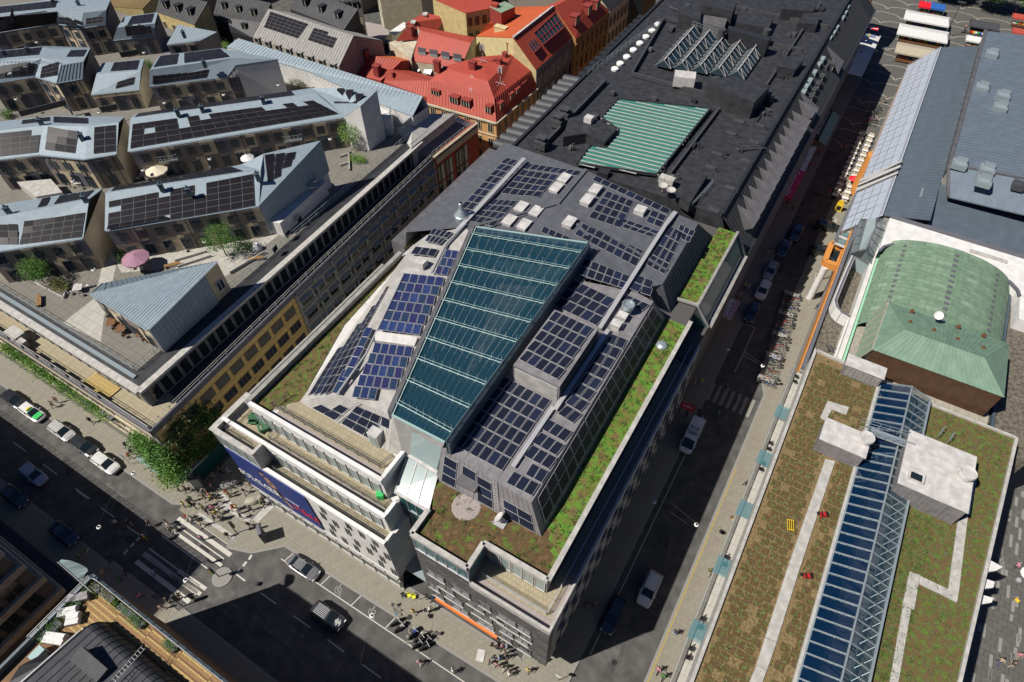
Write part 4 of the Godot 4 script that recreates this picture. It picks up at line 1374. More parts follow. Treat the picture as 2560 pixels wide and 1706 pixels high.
func left_block() -> void:
	# podium building with shops, offices and a garden deck
	var t := thing("podium_building", "long office block with yellow tiled and grey balcony fronts under a roof garden", "building")
	var S := P3(-59.0,14.2,-11.8)
	var E1 := P3(-60.3,14.2,-38.0)
	var E2 := P3(-61.7,14.2,-74.6)
	var m := MB.new()
	var P := [P3(-230,13.3,-11.8), P3(S.x,13.3,S.z), P3(E1.x,13.3,E1.z), P3(E2.x,13.3,E2.z), P3(-66,13.3,-76), P3(-66,13.3,-82.5), P3(-230,13.3,-82.5)]
	m.prism(P, 0)
	put(m, "body", M.concrete, t)
	m = MB.new()
	m.poly([P3(-230,13.34,-12), P3(-59.2,13.34,-12), P3(-59.6,13.34,-17), P3(-62.4,13.34,-17), P3(-62.4,13.34,-14.5), P3(-230,13.34,-14.5)])
	put(m, "terrace_paving", M.terrace, t)
	m = MB.new()
	m.poly([P3(-59.6,13.345,-17), P3(-61.8,13.345,-74.6), P3(-65.5,13.345,-74.6), P3(-62.6,13.345,-17)])
	put(m, "terrace_roofing", M.slate, t)
	m = MB.new()
	m.beam(P3(-230,13.75,-11.8), S + P3(0,-.45,0), .3, .9); m.beam(S + P3(0,-.45,0), E1 + P3(0,-.45,0), .3, .9); m.beam(E1 + P3(0,-.45,0), E2 + P3(0,-.45,0), .3, .9)
	put(m, "parapet", M.slate_panel, t)
	m = MB.new()
	railing(m, [P3(-150,14.2,-11.95), S + P3(-.15,0,-.15), E1 + P3(-.2,0,0), E2 + P3(-.2,0,0)], .8, 1.6, 2)
	put(m, "railing", M.concrete_pale, t)
	# wide timber ramp on the terrace
	m = MB.new()
	for i in 12: m.obox(P3(-73.2 + i * .42,13.4,-14.3), P3(.38,0,0), P3(0,.12,0), P3(0,0,2.2))
	put(m, "timber_ramp", M.wood_pale, t)
	# set-back glazed storey
	m = MB.new()
	m.prism([P3(-230,16.7,-14.5), P3(-62.4,16.7,-14.5), P3(-63.0,16.7,-40), P3(-63.9,16.7,-74.6), P3(-66,16.7,-76), P3(-66,16.7,-82), P3(-230,16.7,-82)], 13.3)
	put(m, "glazed_storey", M.slate_panel, t)
	windows(t, P3(-62.38,13.6,-15.2), P3(-63.9,13.6,-74.4), 38, 1.38, 2.6, M.concrete, M.glass_dark, 0, 0, 1, "strip_window")
	windows(t, P3(-110,13.6,-14.48), P3(-62.6,13.6,-14.48), 24, 1.8, 2.6, M.concrete, M.glass_dark, 0, 0, 1, "strip_window")
	m = MB.new()
	m.beam(P3(-230,16.9,-14.4), P3(-62.3,16.9,-14.4), .9, .35); m.beam(P3(-62.3,16.9,-14.3), P3(-63.7,16.9,-74.6), .9, .35)
	put(m, "eave", M.concrete_pale, t)
	m = MB.new()
	m.slab([P3(-230,17.05,-14.5), P3(-62.6,17.05,-14.5), P3(-64.0,17.05,-74.5), P3(-65.8,17.15,-74.5), P3(-64.9,17.15,-16.2), P3(-230,17.15,-16.2)], .2)
	put(m, "roof_edge", M.black_roof, t)
	m = MB.new()
	railing(m, [P3(-150,17.2,-16.2), P3(-64.9,17.2,-16.2), P3(-65.8,17.2,-74.5)], 1.1, 1.5, 2)
	m.beam(P3(-150,17.25,-15.5), P3(-64.2,17.25,-15.5), .5, .2)
	put(m, "deck_railing", M.steel, t)
	m = MB.new()
	m.poly([P3(-230,DECK,-16.2), P3(-64.9,DECK,-16.2), P3(-65.8,DECK,-74.5), P3(-66,DECK,-82), P3(-230,DECK,-82)])
	put(m, "roof_deck", M.deck, t)
	m = MB.new()
	m.poly([P3(-80.09,17.22,-16.53), P3(-80.32,17.22,-21.68), P3(-88.25,17.22,-29.55), P3(-83.93,17.22,-28.04), P3(-77.48,17.22,-21.43), P3(-75.98,17.22,-19.83), P3(-72.78,17.22,-16.99)])
	m.poly([P3(-83.86,17.22,-27.73), P3(-75.51,17.22,-37.29), P3(-67.62,17.22,-44.5), P3(-67.76,17.22,-34.61), P3(-68.1,17.22,-32.72), P3(-71.3,17.22,-34.29), P3(-81.3,17.22,-26.76)])
	put(m, "pale_paving", M.deck_pale, t)
	# east front, yellow tiles with window bands
	var yd := (E1 - S)
	m = MB.new()
	m.obox(P3(-58.98,3.6,-12.0), P3(E1.x + 58.98,0,E1.z + 12.0), P3(0,9.6,0), P3(.08,0,0))
	put(m, "tiled_front", M.yellow_tile, t)
	m = MB.new()
	for j in 9:
		var y := 3.8 + j * 1.06
		m.beam(P3(-58.89,y,-12.0), P3(E1.x + .1,y,E1.z), .03, .03)
	put(m, "tile_joints", M.brown_wall, t, true)
	for j in 3:
		windows(t, P3(-58.9,4.6 + j * 3.0,-13), P3(E1.x + .1,4.6 + j * 3.0,E1.z + .6), 9, 2.1, 1.6, M.brown_wall, M.glass_blue, 2)
	# grey part with metal shades and posts
	m = MB.new()
	for j in 4:
		m.beam(P3(E1.x + .05,3.4 + j * 3.0,E1.z), P3(E2.x + .05,3.4 + j * 3.0,E2.z), .25, 1.0)
	put(m, "spandrels", M.concrete, t)
	for j in 3:
		windows(t, E1 + P3(.02,-14.2 + 4.4 + j * 3.0,-.5), E2 + P3(.02,-14.2 + 4.4 + j * 3.0,.5), 13, 2.2, 1.6, M.dark_steel, M.glass_dark, 2)
	for j in 3:
		for i in 13:
			var q := E1.lerp(E2, (i + .5) / 13.0)
			m = MB.new()
			m.box(P3(q.x + .45,6.2 + j * 3.0,q.z), P3(.9,.07,2.3))
			put(m, "sun_shade", M.steel, t)
	for i in 10:
		var q := E1.lerp(E2, i / 9.0)
		m = MB.new()
		m.bb(q.x - .05, q.x + .35, 0, 13.6, q.z - .18, q.z + .18)
		put(m, "pier", M.concrete, t)
	m = MB.new()
	for j in 4: m.beam(P3(-140,4.2 + j * 2.9,-11.72), P3(-59.2,4.2 + j * 2.9,-11.72), .2, .8)
	put(m, "south_spandrels", M.beige, t)
	for j in 4:
		windows(t, P3(-125,4.8 + j * 2.9 - .2,-11.78), P3(-68,4.8 + j * 2.9 - .2,-11.78), 18, 2.4, 1.6, M.concrete, M.glass_dark, 1)
	put(solid(-58.9, -58.7, .1, 3.5, -37, -12.4), "shop_front", M.glass_teal, t)
	put(solid(-120, -59.4, .1, 3.9, -11.79, -11.74), "shop_front", M.glass_dark, t)
	m = MB.new()
	m.slab([P3(-66,4.3,-9.6), P3(-58.0,4.3,-9.6), P3(-58.0,4.3,-15), P3(-59,4.3,-11.8), P3(-66,4.3,-11.8)], .25)
	put(m, "canopy", M.glass_milk, t)
	# greenery climbing over the corner and along the front
	var iv := thing("climbing_plant", "dark green creeper covering the rounded corner of the podium block", "creeper")
	put(foliage(P3(-59.3,8.2,-15.2), P3(1.5,4.8,4.6), 520, 18, .36, 3), "leaves", M.leaf_dark, iv)
	put(foliage(P3(-61.2,7.0,-11.0), P3(4.2,4.8,1.1), 460, 17, .32, 4), "lit_leaves", M.leaf, iv)
	put(foliage(P3(-59.6,4.6,-10.2), P3(2.0,.8,1.4), 90, 14, .28, 5), "low_leaves", M.leaf_light, iv)
	m = MB.new()
	for i in 5: m.tube(P3(-60.5 + i * .35,0,-11.6), P3(-61.4 + i * .7,8,-11.6), .06, .03, 5)
	put(m, "stem", M.bark, iv)
	var hd := thing("hanging_hedge", "leafy green planting along the ledge of the podium's street front", "hedge")
	for i in 9:
		put(foliage(P3(-91 + i * 2.5,10.3 - i * .12,-11.35), P3(1.6,.7,.5), 70, 14, .26, 20 + i), "leaves", M.leaf if i % 2 else M.leaf_light, hd)
	put(solid(-93, -69, 9.2, 9.6, -11.78, -11.1), "planter", M.slate_panel, hd)
	# white ramps of the sunken entrance box at the front
	m = MB.new()
	m.box(P3(-87.37,14.2,-12.7), P3(2.6,1.4,1.6)); m.box(P3(-85.31,14.2,-12.24), P3(1.2,1.0,1.0))
	tag(put(m, "vent_box", M.concrete_pale), "pale grey ventilation box on the podium's lower terrace", "vent box")

	# ---- houses
	var Z: Material = M.blue_zinc
	var e := {}
	# front house with the pointed zinc roof
	var a0 := P3(-75.9,21.6,-20.38)
	var a1 := P3(-64.39,21.6,-20.02)
	var a2 := P3(-65.16,22.6,-32.34)
	var a3 := P3(-74.92,22.6,-21.9)
	house("pointed pale zinc roof house alone at the front corner of the roof deck", [[[a0, a1, a2, a3], Z, [a0, a1, a3, a2]]], [a0, a1, a2, a3], [], M.beige, 4, 1)
	m = MB.new()
	var so := (a2 - a1).cross(Vector3.UP).normalized() * .16
	var b1 := P3(a1.x,DECK,a1.z) + so
	var b2 := P3(a2.x,DECK,a2.z) + so
	m.quad(a1 + so, a1.lerp(a2, .78) + so, b1.lerp(b2, .78), b1); m.quad(a1, a1 + so, b1, b1 - so); m.quad(a1, a2, a2 + so, a1 + so)
	var fa := get_node("row_house")
	put(m, "zinc_side", M.blue_zinc, fa)
	m = MB.new()
	seams(m, b1, b1.lerp(b2, .78), a1 + so, a1.lerp(a2, .78) + so, .6, .05)
	windows(get_node("row_house"), b1.lerp(b2, .8) + P3(0,1.2,0) - so, b2 + P3(0,1.2,0) - so, 1, 1.2, 1.6, M.white_metal, M.glass_blue, 1)
	put(m, "side_seams", M.blue_zinc, fa, true)
	# big solar house right behind it
	var eL := P3(-83.12,22.8,-28.62)
	var eR := P3(-68.52,22.8,-43.29)
	var rL := P3(-86.3,25.3,-32.61)
	var rR := P3(-71.23,25.3,-47.39)
	var tip := P3(-68.36,25.6,-57.08)
	var top := P3(-72.83,26,-49.9)
	var nL := P3(-87.99,24.4,-34.29)
	var nR := P3(-75.63,24.6,-47.58)
	house("long solar tiled house with a pointed east end, second from the front", [[[eL, eR, rR, rL], Z], [[rL, rR, nR, nL], Z], [[eR, tip, top, nR, rR], Z]], [eL, eR, tip, top, nR, nL], [[P3(-82.7,23,-28.78), P3(-68.96,23,-42.94), P3(-85.13,25.15,-32), P3(-71.71,25.15,-46.34), 12, 5, [[0, 3], [4, 4], [7, 4], [7, 3]]], [1, .03, .9, .15, .92, 9, 1], [P3(-69.81,25,-46.86), P3(-68.68,25,-49.74), P3(-72.6,26,-49.82), P3(-69.58,26,-53.26), 3, 3, [[2, 0]]]], M.white_render, 6, 1, [P3(-80.16,25.2,-37.25), P3(-70.35,25,-45.94), P3(-76.42,24.9,-38.71)])
	var hb := get_node("row_house_001")
	m = MB.new()
	so = (tip - eR).cross(Vector3.UP).normalized() * .16
	m.quad(eR + so, tip + so, P3(tip.x,20.2,tip.z) + so, P3(eR.x,18.0,eR.z) + so)
	put(m, "zinc_side", M.blue_zinc, hb)
	m = MB.new()
	m.prism([P3(-69.29,19.6,-43.54), P3(-66.73,19.6,-44.25), P3(-67.53,19.6,-55.17), P3(-70.3,19.6,-56.22)], DECK)
	put(m, "annex", M.white_render, hb)
	balcony(hb, P3(-68.2,20.6,-53.23), 2.3)
	windows(hb, P3(-64.4,17.9,-39), P3(-66.6,17.9,-49), 3, 1.0, .9, M.dark_steel, M.glass_dark, 0)
	# long house
	eL = P3(-96.21,22.8,-42.63)
	eR = P3(-73.1,22.8,-67.19)
	rL = P3(-99.28,25.3,-47.03)
	rR = P3(-78.55,25.3,-67.53)
	nL = P3(-101.28,24.4,-49.1)
	nR = P3(-81.57,24.6,-69.16)
	var k0 := P3(-69.17,26.3,-72.12)
	var k1 := P3(-69.31,25.6,-67.74)
	var k2 := P3(-74.52,26.2,-70.1)
	house("longest solar tiled house with stepped panels, third row from the front", [[[eL, eR, rR, rL], Z], [[rL, rR, nR, nL], Z], [[eR, k1, k0, k2, nR, rR], Z]], [eL, eR, k1, k0, k2, nR, nL], [[P3(-96.14,23,-43.24), P3(-74.03,23,-67.04), P3(-98.36,25.1,-46.47), P3(-78.37,25.1,-66.18), 17, 4, [[1, 2], [4, 3], [4, 2], [6, 3], [13, 3], [12, 3], [15, 3]]], [1, .02, .88, .15, .92, 13, 1], [P3(-75.58,25.6,-68.07), P3(-70.37,25.6,-67.91), P3(-75.83,26,-69.78), P3(-69.69,26,-69.82), 3, 1]], M.white_render, 8, 1, [P3(-93.44,25.3,-51.59), P3(-91.03,25.2,-54.4), P3(-84.27,25.3,-61.12)])
	var hc := get_node("row_house_002")
	balcony(hc, P3(-92.97,20.2,-46.57), .78)
	balcony(hc, P3(-79.41,20.2,-60.81), .78)
	m = MB.new()
	m.prism([P3(-71.96,20.4,-69.77), P3(-68.93,20.4,-73.6), P3(-69.85,20.4,-75.21), P3(-73.07,20.4,-75.58)], DECK)
	put(m, "annex", M.white_render, hc)
	m = MB.new()
	railing(m, [P3(-71.96,20.4,-69.77), P3(-68.93,20.4,-73.6), P3(-70.11,20.4,-75.34)], 1.0, .5, 2)
	put(m, "railing", M.steel, hc)
	# back house with white end wall
	eL = P3(-109.79,22.8,-57.78)
	var eM := P3(-100.28,22.8,-67)
	rL = P3(-109.39,25.3,-59.06)
	var rM := P3(-99.6,25.3,-69.29)
	var w0 := P3(-98.7,24.6,-68.45)
	var w1 := P3(-93.87,24.4,-74.08)
	nL = P3(-114.75,24,-64.8)
	nR = P3(-106.23,24.4,-71.9)
	house("solar roofed house with a broad blank white end wall, fourth row from the front", [[[eL, eM, rM, rL], Z], [[rL, rM, nR, nL], Z], [[eM, w0, w1, nR, rM], Z]], [eL, eM, w0, w1, nR, nL], [[0, .04, .72, .12, .62, 8, 2], [1, .03, .97, .12, .92, 10, 2, [[3, 0], [3, 1]]]], M.white_render, 5, 2, [P3(-102.11,25.2,-64.88)])
	# small zinc roof house
	a0 = P3(-119.97,22.6,-70.13)
	a1 = P3(-115.5,22.6,-74.37)
	a2 = P3(-113.84,23.4,-77.55)
	a3 = P3(-120.53,24.6,-74.34)
	house("small house with a plain triangular zinc roof near the back lane", [[[a0, a1, a2, a3], Z, [a0, a1, a3, a2]]], [a0, a1, a2, a3], [], M.taupe, 2, 1, [P3(-116.71,24,-72.34)])
	# west houses, each with a beige gable wall
	eL = P3(-93.41,22.8,-17.39)
	eR = P3(-84.39,22.8,-26.17)
	rL = P3(-95.66,25.3,-20.46)
	rR = P3(-87.14,25.3,-30.62)
	nL = P3(-100.73,24,-22.63)
	nR = P3(-89.3,24.2,-33.72)
	house("solar tiled house with a beige gable at the left edge, nearest row", [[[eL, eR, rR, rL], Z], [[rL, rR, nR, nL], Z]], [eL, eR, nR, nL], [[P3(-90.41,23,-20.89), P3(-84.63,23,-26.12), P3(-91.74,25,-23.49), P3(-86.35,25,-28.93), 6, 4], [P3(-93.45,23,-18.79), P3(-90.59,23,-20.79), P3(-94.64,24.6,-20.6), P3(-92.24,24.6,-22.69), 3, 3], [1, .5, .95, .15, .9, 6, 1, [[1, 0]]]], M.beige, 4, 1, [P3(-87.23,25.2,-30.16), P3(-94.16,25.2,-23.24)])
	eL = P3(-113.11,22.8,-30.25)
	var e2 := P3(-107.61,22.8,-35.2)
	var e3 := P3(-100.37,22.8,-37.99)
	eR = P3(-97.22,22.8,-41.37)
	rL = P3(-115.63,25.3,-33.48)
	var r2 := P3(-109.56,25.3,-38.75)
	var r3 := P3(-103.23,25.3,-42.12)
	rR = P3(-99.92,25.3,-45.3)
	nL = P3(-120.35,24.2,-35.61)
	var n2 := P3(-113.31,24.2,-42.03)
	nR = P3(-102.57,24.2,-47.84)
	house("solar roofed house with beige gable and a kinked front, second left row", [[[eL, e2, r2, rL], Z], [[e2, e3, r3, r2], Z], [[e3, eR, rR, r3], Z], [[rL, r2, r3, rR, nR, n2, nL], Z]], [eL, e2, e3, eR, nR, n2, nL], [[P3(-113.07,23,-30.83), P3(-107.98,23,-35.33), P3(-114.97,25.1,-33.42), P3(-109.5,25.1,-38.2), 5, 4, [[4, 3]]], [P3(-107.23,23.4,-36.21), P3(-102.35,23.4,-37.96), P3(-108.76,25,-39.04), P3(-104.02,25,-40.79), 3, 3], [P3(-99.8,23.1,-39.38), P3(-97.53,23.1,-41.59), P3(-102.3,25,-42.58), P3(-99.98,25,-44.76), 2, 4], [P3(-109.49,25,-40.31), P3(-103.78,25,-42.6), P3(-112.27,24.4,-41.84), P3(-106.35,24.4,-44.11), 4, 1], [P3(-113.85,25,-37.58), P3(-110.81,25,-40.44), P3(-115.61,24.5,-38.65), P3(-112.78,24.5,-41.46), 3, 1]], M.beige, 6, 3, [P3(-102.54,24.4,-40.14), P3(-110.15,25.3,-38.89)])
	eL = P3(-135.65,22.8,-44)
	e2 = P3(-130.71,22.8,-49.78)
	e3 = P3(-125.15,22.8,-50.24)
	eR = P3(-122.45,22.8,-53.55)
	rL = P3(-136.95,25.3,-46.49)
	r2 = P3(-129.93,25.3,-52.17)
	r3 = P3(-124.55,25.3,-52.28)
	rR = P3(-122.22,25.3,-55.11)
	nL = P3(-143.5,24.2,-49.75)
	n2 = P3(-136.37,24.2,-56.4)
	nR = P3(-128.24,24.2,-60.31)
	house("solar roofed house with a bare zinc bay in its roof, third left row", [[[eL, e2, r2, rL], Z], [[e2, e3, r3, r2], Z], [[e3, eR, rR, r3], Z, [e3, eR, r3, rR]], [[rL, r2, r3, rR, nR, n2, nL], Z, [rL, r3, n2, nR]]], [eL, e2, e3, eR, nR, n2, nL], [[0, .05, .96, .1, .74, 6, 3], [P3(-129.29,23.4,-49.88), P3(-125.01,23.4,-51.11), P3(-129.23,25,-51.22), P3(-125.12,25,-52.63), 3, 3], [P3(-138.28,25,-47.66), P3(-132.24,25,-52.94), P3(-142.5,24.4,-49.84), P3(-135.94,24.4,-55.63), 6, 2], [P3(-126.96,24.9,-54.89), P3(-124.61,24.9,-56.54), P3(-129.66,24.4,-57.4), P3(-127.47,24.4,-59.09), 3, 1]], M.taupe, 6, 3, [P3(-137.84,24.8,-49.93), P3(-135.06,24.8,-52.78)])
	eL = P3(-120.28,20.8,-52.49)
	eR = P3(-114.13,20.8,-58.03)
	rL = P3(-120.76,23.2,-55.45)
	rR = P3(-114.69,23.2,-60.21)
	nL = P3(-125.51,22.2,-59.64)
	nR = P3(-119.48,22.4,-64.34)
	house("lower solar house with a tall beige gable and small window, beside the dark passage", [[[eL, eR, rR, rL], Z], [[rL, rR, nR, nL], Z]], [eL, eR, nR, nL], [[P3(-117.3,21.2,-55.7), P3(-115.14,21.2,-57.99), P3(-117.25,22.6,-56.63), P3(-115.24,22.6,-58.96), 2, 2], [1, .3, .9, .12, .9, 4, 1]], M.beige, 4, 1)
	eL = P3(-154.31,22.8,-55.4)
	e2 = P3(-146.64,22.8,-65.07)
	e3 = P3(-140.37,22.8,-65.98)
	eR = P3(-137.27,22.8,-69.57)
	rL = P3(-154.14,25.3,-56.99)
	r2 = P3(-144.77,25.3,-65.52)
	r3 = P3(-139.68,25.3,-67.68)
	rR = P3(-136.64,25.3,-70.67)
	nL = P3(-161.85,24.2,-60.95)
	n2 = P3(-152.53,24.2,-71.38)
	nR = P3(-142.99,24.2,-75.88)
	house("solar roofed house at the top left corner, fourth left row", [[[eL, e2, r2, rL], Z], [[e2, e3, r3, r2], Z], [[e3, eR, rR, r3], Z], [[rL, r2, r3, rR, nR, n2, nL], Z]], [eL, e2, e3, eR, nR, n2, nL], [[0, .05, .93, .12, .72, 9, 2], [P3(-144.67,23.3,-64.51), P3(-140.35,23.3,-65.61), P3(-144.21,25,-65.42), P3(-140.05,25,-66.77), 3, 3], [P3(-138.79,23.6,-66.67), P3(-136.53,23.6,-68.9), P3(-139.1,24.4,-67.39), P3(-136.89,24.4,-69.75), 3, 2], [P3(-156.06,25,-58.57), P3(-147.57,25,-66.76), P3(-160.73,24.4,-61.03), P3(-151.51,24.4,-69.77), 8, 2]], M.taupe, 6, 3, [P3(-144.33,24.8,-69.89), P3(-151.13,24.6,-68.62)])
	eL = P3(-134.79,20.8,-68.25)
	eR = P3(-128.93,20.8,-73.73)
	rL = P3(-133.64,23,-69.62)
	rR = P3(-128.44,23,-74.53)
	nL = P3(-138.34,22.2,-74.57)
	nR = P3(-133.49,22.4,-79.11)
	house("lower solar house with a dark gable at the back of the deck", [[[eL, eR, rR, rL], Z], [[rL, rR, nR, nL], Z]], [eL, eR, nR, nL], [[P3(-132.57,21.3,-70.09), P3(-128.87,21.3,-73.4), P3(-132.74,22.6,-71.14), P3(-129.19,22.6,-74.39), 4, 2, [[1, 1], [3, 1]]], [1, .25, .9, .12, .9, 4, 1]], M.slate_panel, 4, 1)
	# balconies and low walls in the left lanes
	var lw := thing("lane_terrace", "white walled sunken terrace between the left row houses", "terrace")
	m = MB.new()
	m.prism([P3(-113.72,19.6,-30.41), P3(-108.59,19.6,-34.7), P3(-109.79,19.6,-36.3), P3(-115.99,19.6,-31.83)], DECK); m.prism([P3(-111.08,19,-31.09), P3(-107.03,19,-34.31), P3(-102.28,19,-33.11), P3(-104.91,19,-30.33)], DECK)
	put(m, "wall", M.concrete_pale, lw)
	m = MB.new()
	m.beam(P3(-127.74,19.8,-42.87), P3(-123.89,19.8,-49.57), .2, 1.0); m.beam(P3(-123.89,19.8,-49.57), P3(-120.09,19.8,-47.78), .2, 1.0); m.beam(P3(-130.02,20,-65.79), P3(-127.94,20,-68.34), .2, 1.0); m.beam(P3(-115.94,20,-50.87), P3(-114.23,20,-52.95), .2, 1.0)
	put(m, "balustrade", M.dark_steel, lw)
	# long zinc lean-to along the back of the deck
	var lr := thing("zinc_wing", "long low wing with pale zinc seam roof and white end wall behind the garden", "building")
	var z0 := P3(-110.86,22,-79.64)
	var z1 := P3(-66.47,22,-80.02)
	var z2 := P3(-65.8,20.6,-75.79)
	var z3 := P3(-73.07,20.8,-75.9)
	var z4 := P3(-91.55,21,-78.01)
	var z5 := P3(-112.02,21,-77.18)
	m = MB.new()
	m.slab([z0, z1, z2, z3, z4, z5], .2)
	put(m, "roof", M.blue_zinc, lr)
	m = MB.new()
	seams(m, z5, z2, z0, z1, .8, .05)
	put(m, "roof_seams", M.blue_zinc, lr, true)
	m = MB.new()
	m.walls([z0 + P3(0,-.2,0), z1 + P3(0,-.2,0), P3(-65.52,20.4,-80.15), z2 + P3(0,-.2,0), z3 + P3(0,-.2,0), z4 + P3(0,-.2,0), z5 + P3(0,-.2,0)], DECK - 4)
	put(m, "wall", M.white_render, lr)
	m = MB.new()
	m.prism([P3(-67.45,19.5,-77.77), P3(-63.28,17.3,-84.48), P3(-63.74,17.3,-71.85), P3(-71.1,17.3,-76.03)], 10)
	put(m, "roof_terrace", M.concrete_pale, lr)
	m = MB.new()
	railing(m, [P3(-67.64,17.5,-72.85), P3(-67.32,17.5,-76.72)], 1.0, .8, 2); railing(m, [P3(-64.19,16.6,-72.29), P3(-63.93,16.6,-85.34)], 1.0, .8, 3)
	put(m, "railing", M.steel, lr)
	# lower wing that steps down behind the red front
	m = MB.new()
	m.prism([P3(-64.39,16.4,-72.52), P3(-64,16.4,-85.4), P3(-61.55,14,-87.61), P3(-62.15,14,-75.08)], 0)
	put(m, "lower_wing", M.slate_panel, lr)
	# red fronted building
	var rd := thing("red_office", "narrow office front with dark red panels and a cream top band", "building")
	var p0 := P3(-61.65,14.2,-74.9)
	var p1 := P3(-60.85,14.2,-88.0)
	m = MB.new()
	m.prism([p0, p1, p1 + P3(-6,0,0), p0 + P3(-4.6,0,0)], 0)
	put(m, "body", M.red_wall, rd)
	var rdv := (p1 - p0).normalized()
	m = MB.new()
	m.beam(p0 + rdv * .5 + P3(.1,-1.0,0), p1 - rdv * .2 + P3(.1,-1.0,0), .22, 1.1); m.beam(p0 + P3(.1,-10.4,0), p1 + P3(.1,-10.4,0), .3, 1.4); m.beam(p0 + P3(0,.05,0), p1 + P3(0,.05,0), .5, .18)
	put(m, "cream_band", M.cream_wall, rd)
	for x in [1.0, 3.4, 6.4, 8.0]:
		for j in 2:
			windows(rd, p0 + rdv * (x - .5) + P3(.03,-9.4 + j * 3.7,0), p0 + rdv * (x + .5) + P3(.03,-9.4 + j * 3.7,0), 1, .95, 3.4, M.dark_steel, M.glass_dark, 0)
			windows(rd, p0 + rdv * (x + .6) + P3(.03,-9.4 + j * 3.7,0), p0 + rdv * (x + 1.5) + P3(.03,-9.4 + j * 3.7,0), 1, .9, 3.4, M.concrete, M.glass_milk, 0)
	m = MB.new()
	for i in 9: m.beam(p0 + rdv * (4.6 + i * .62) + P3(.3,-10.7,0), p0 + rdv * (4.9 + i * .62) + P3(.3, -10.1 - (i % 3) * .2, 0), .05, .14)
	put(m, "script_sign", M.lamp_white, rd)
	m = MB.new()
	railing(m, [p0 + P3(-.2,.1,0), p1 + P3(-.2,.1,0)], 1.0, 1.2, 2)
	put(m, "railing", M.concrete_pale, rd)
	deck_life()

func parasol(at: Vector3, r: float, m: Material, label: String) -> void:
	var t := thing("parasol", label, "parasol", at)
	var k := 10
	var c := MB.new()
	for i in k:
		var p := TAU * i / k
		var q := TAU * (i + 1) / k
		var P := P3(cos(p) * r, 2.1, sin(p) * r)
		var Q := P3(cos(q) * r, 2.1, sin(q) * r)
		c.tri(P3(0,2.75,0), P, Q); c.quad(P, Q, Q + P3(0,-.18,0), P + P3(0,-.18,0))
	put(c, "canopy", m, t)
	c = MB.new()
	for i in k:
		var p := TAU * i / k
		c.tube(P3(0,2.72,0), P3(cos(p) * r, 2.08, sin(p) * r), .012, .012, 3)
	put(c, "ribs", M.alu, t)
	c = MB.new()
	c.tube(Vector3.ZERO, P3(0,2.85,0), .035, .03, 6); c.tube(Vector3.ZERO, P3(0,.1,0), .35, .3, 10)
	put(c, "pole", M.alu, t)

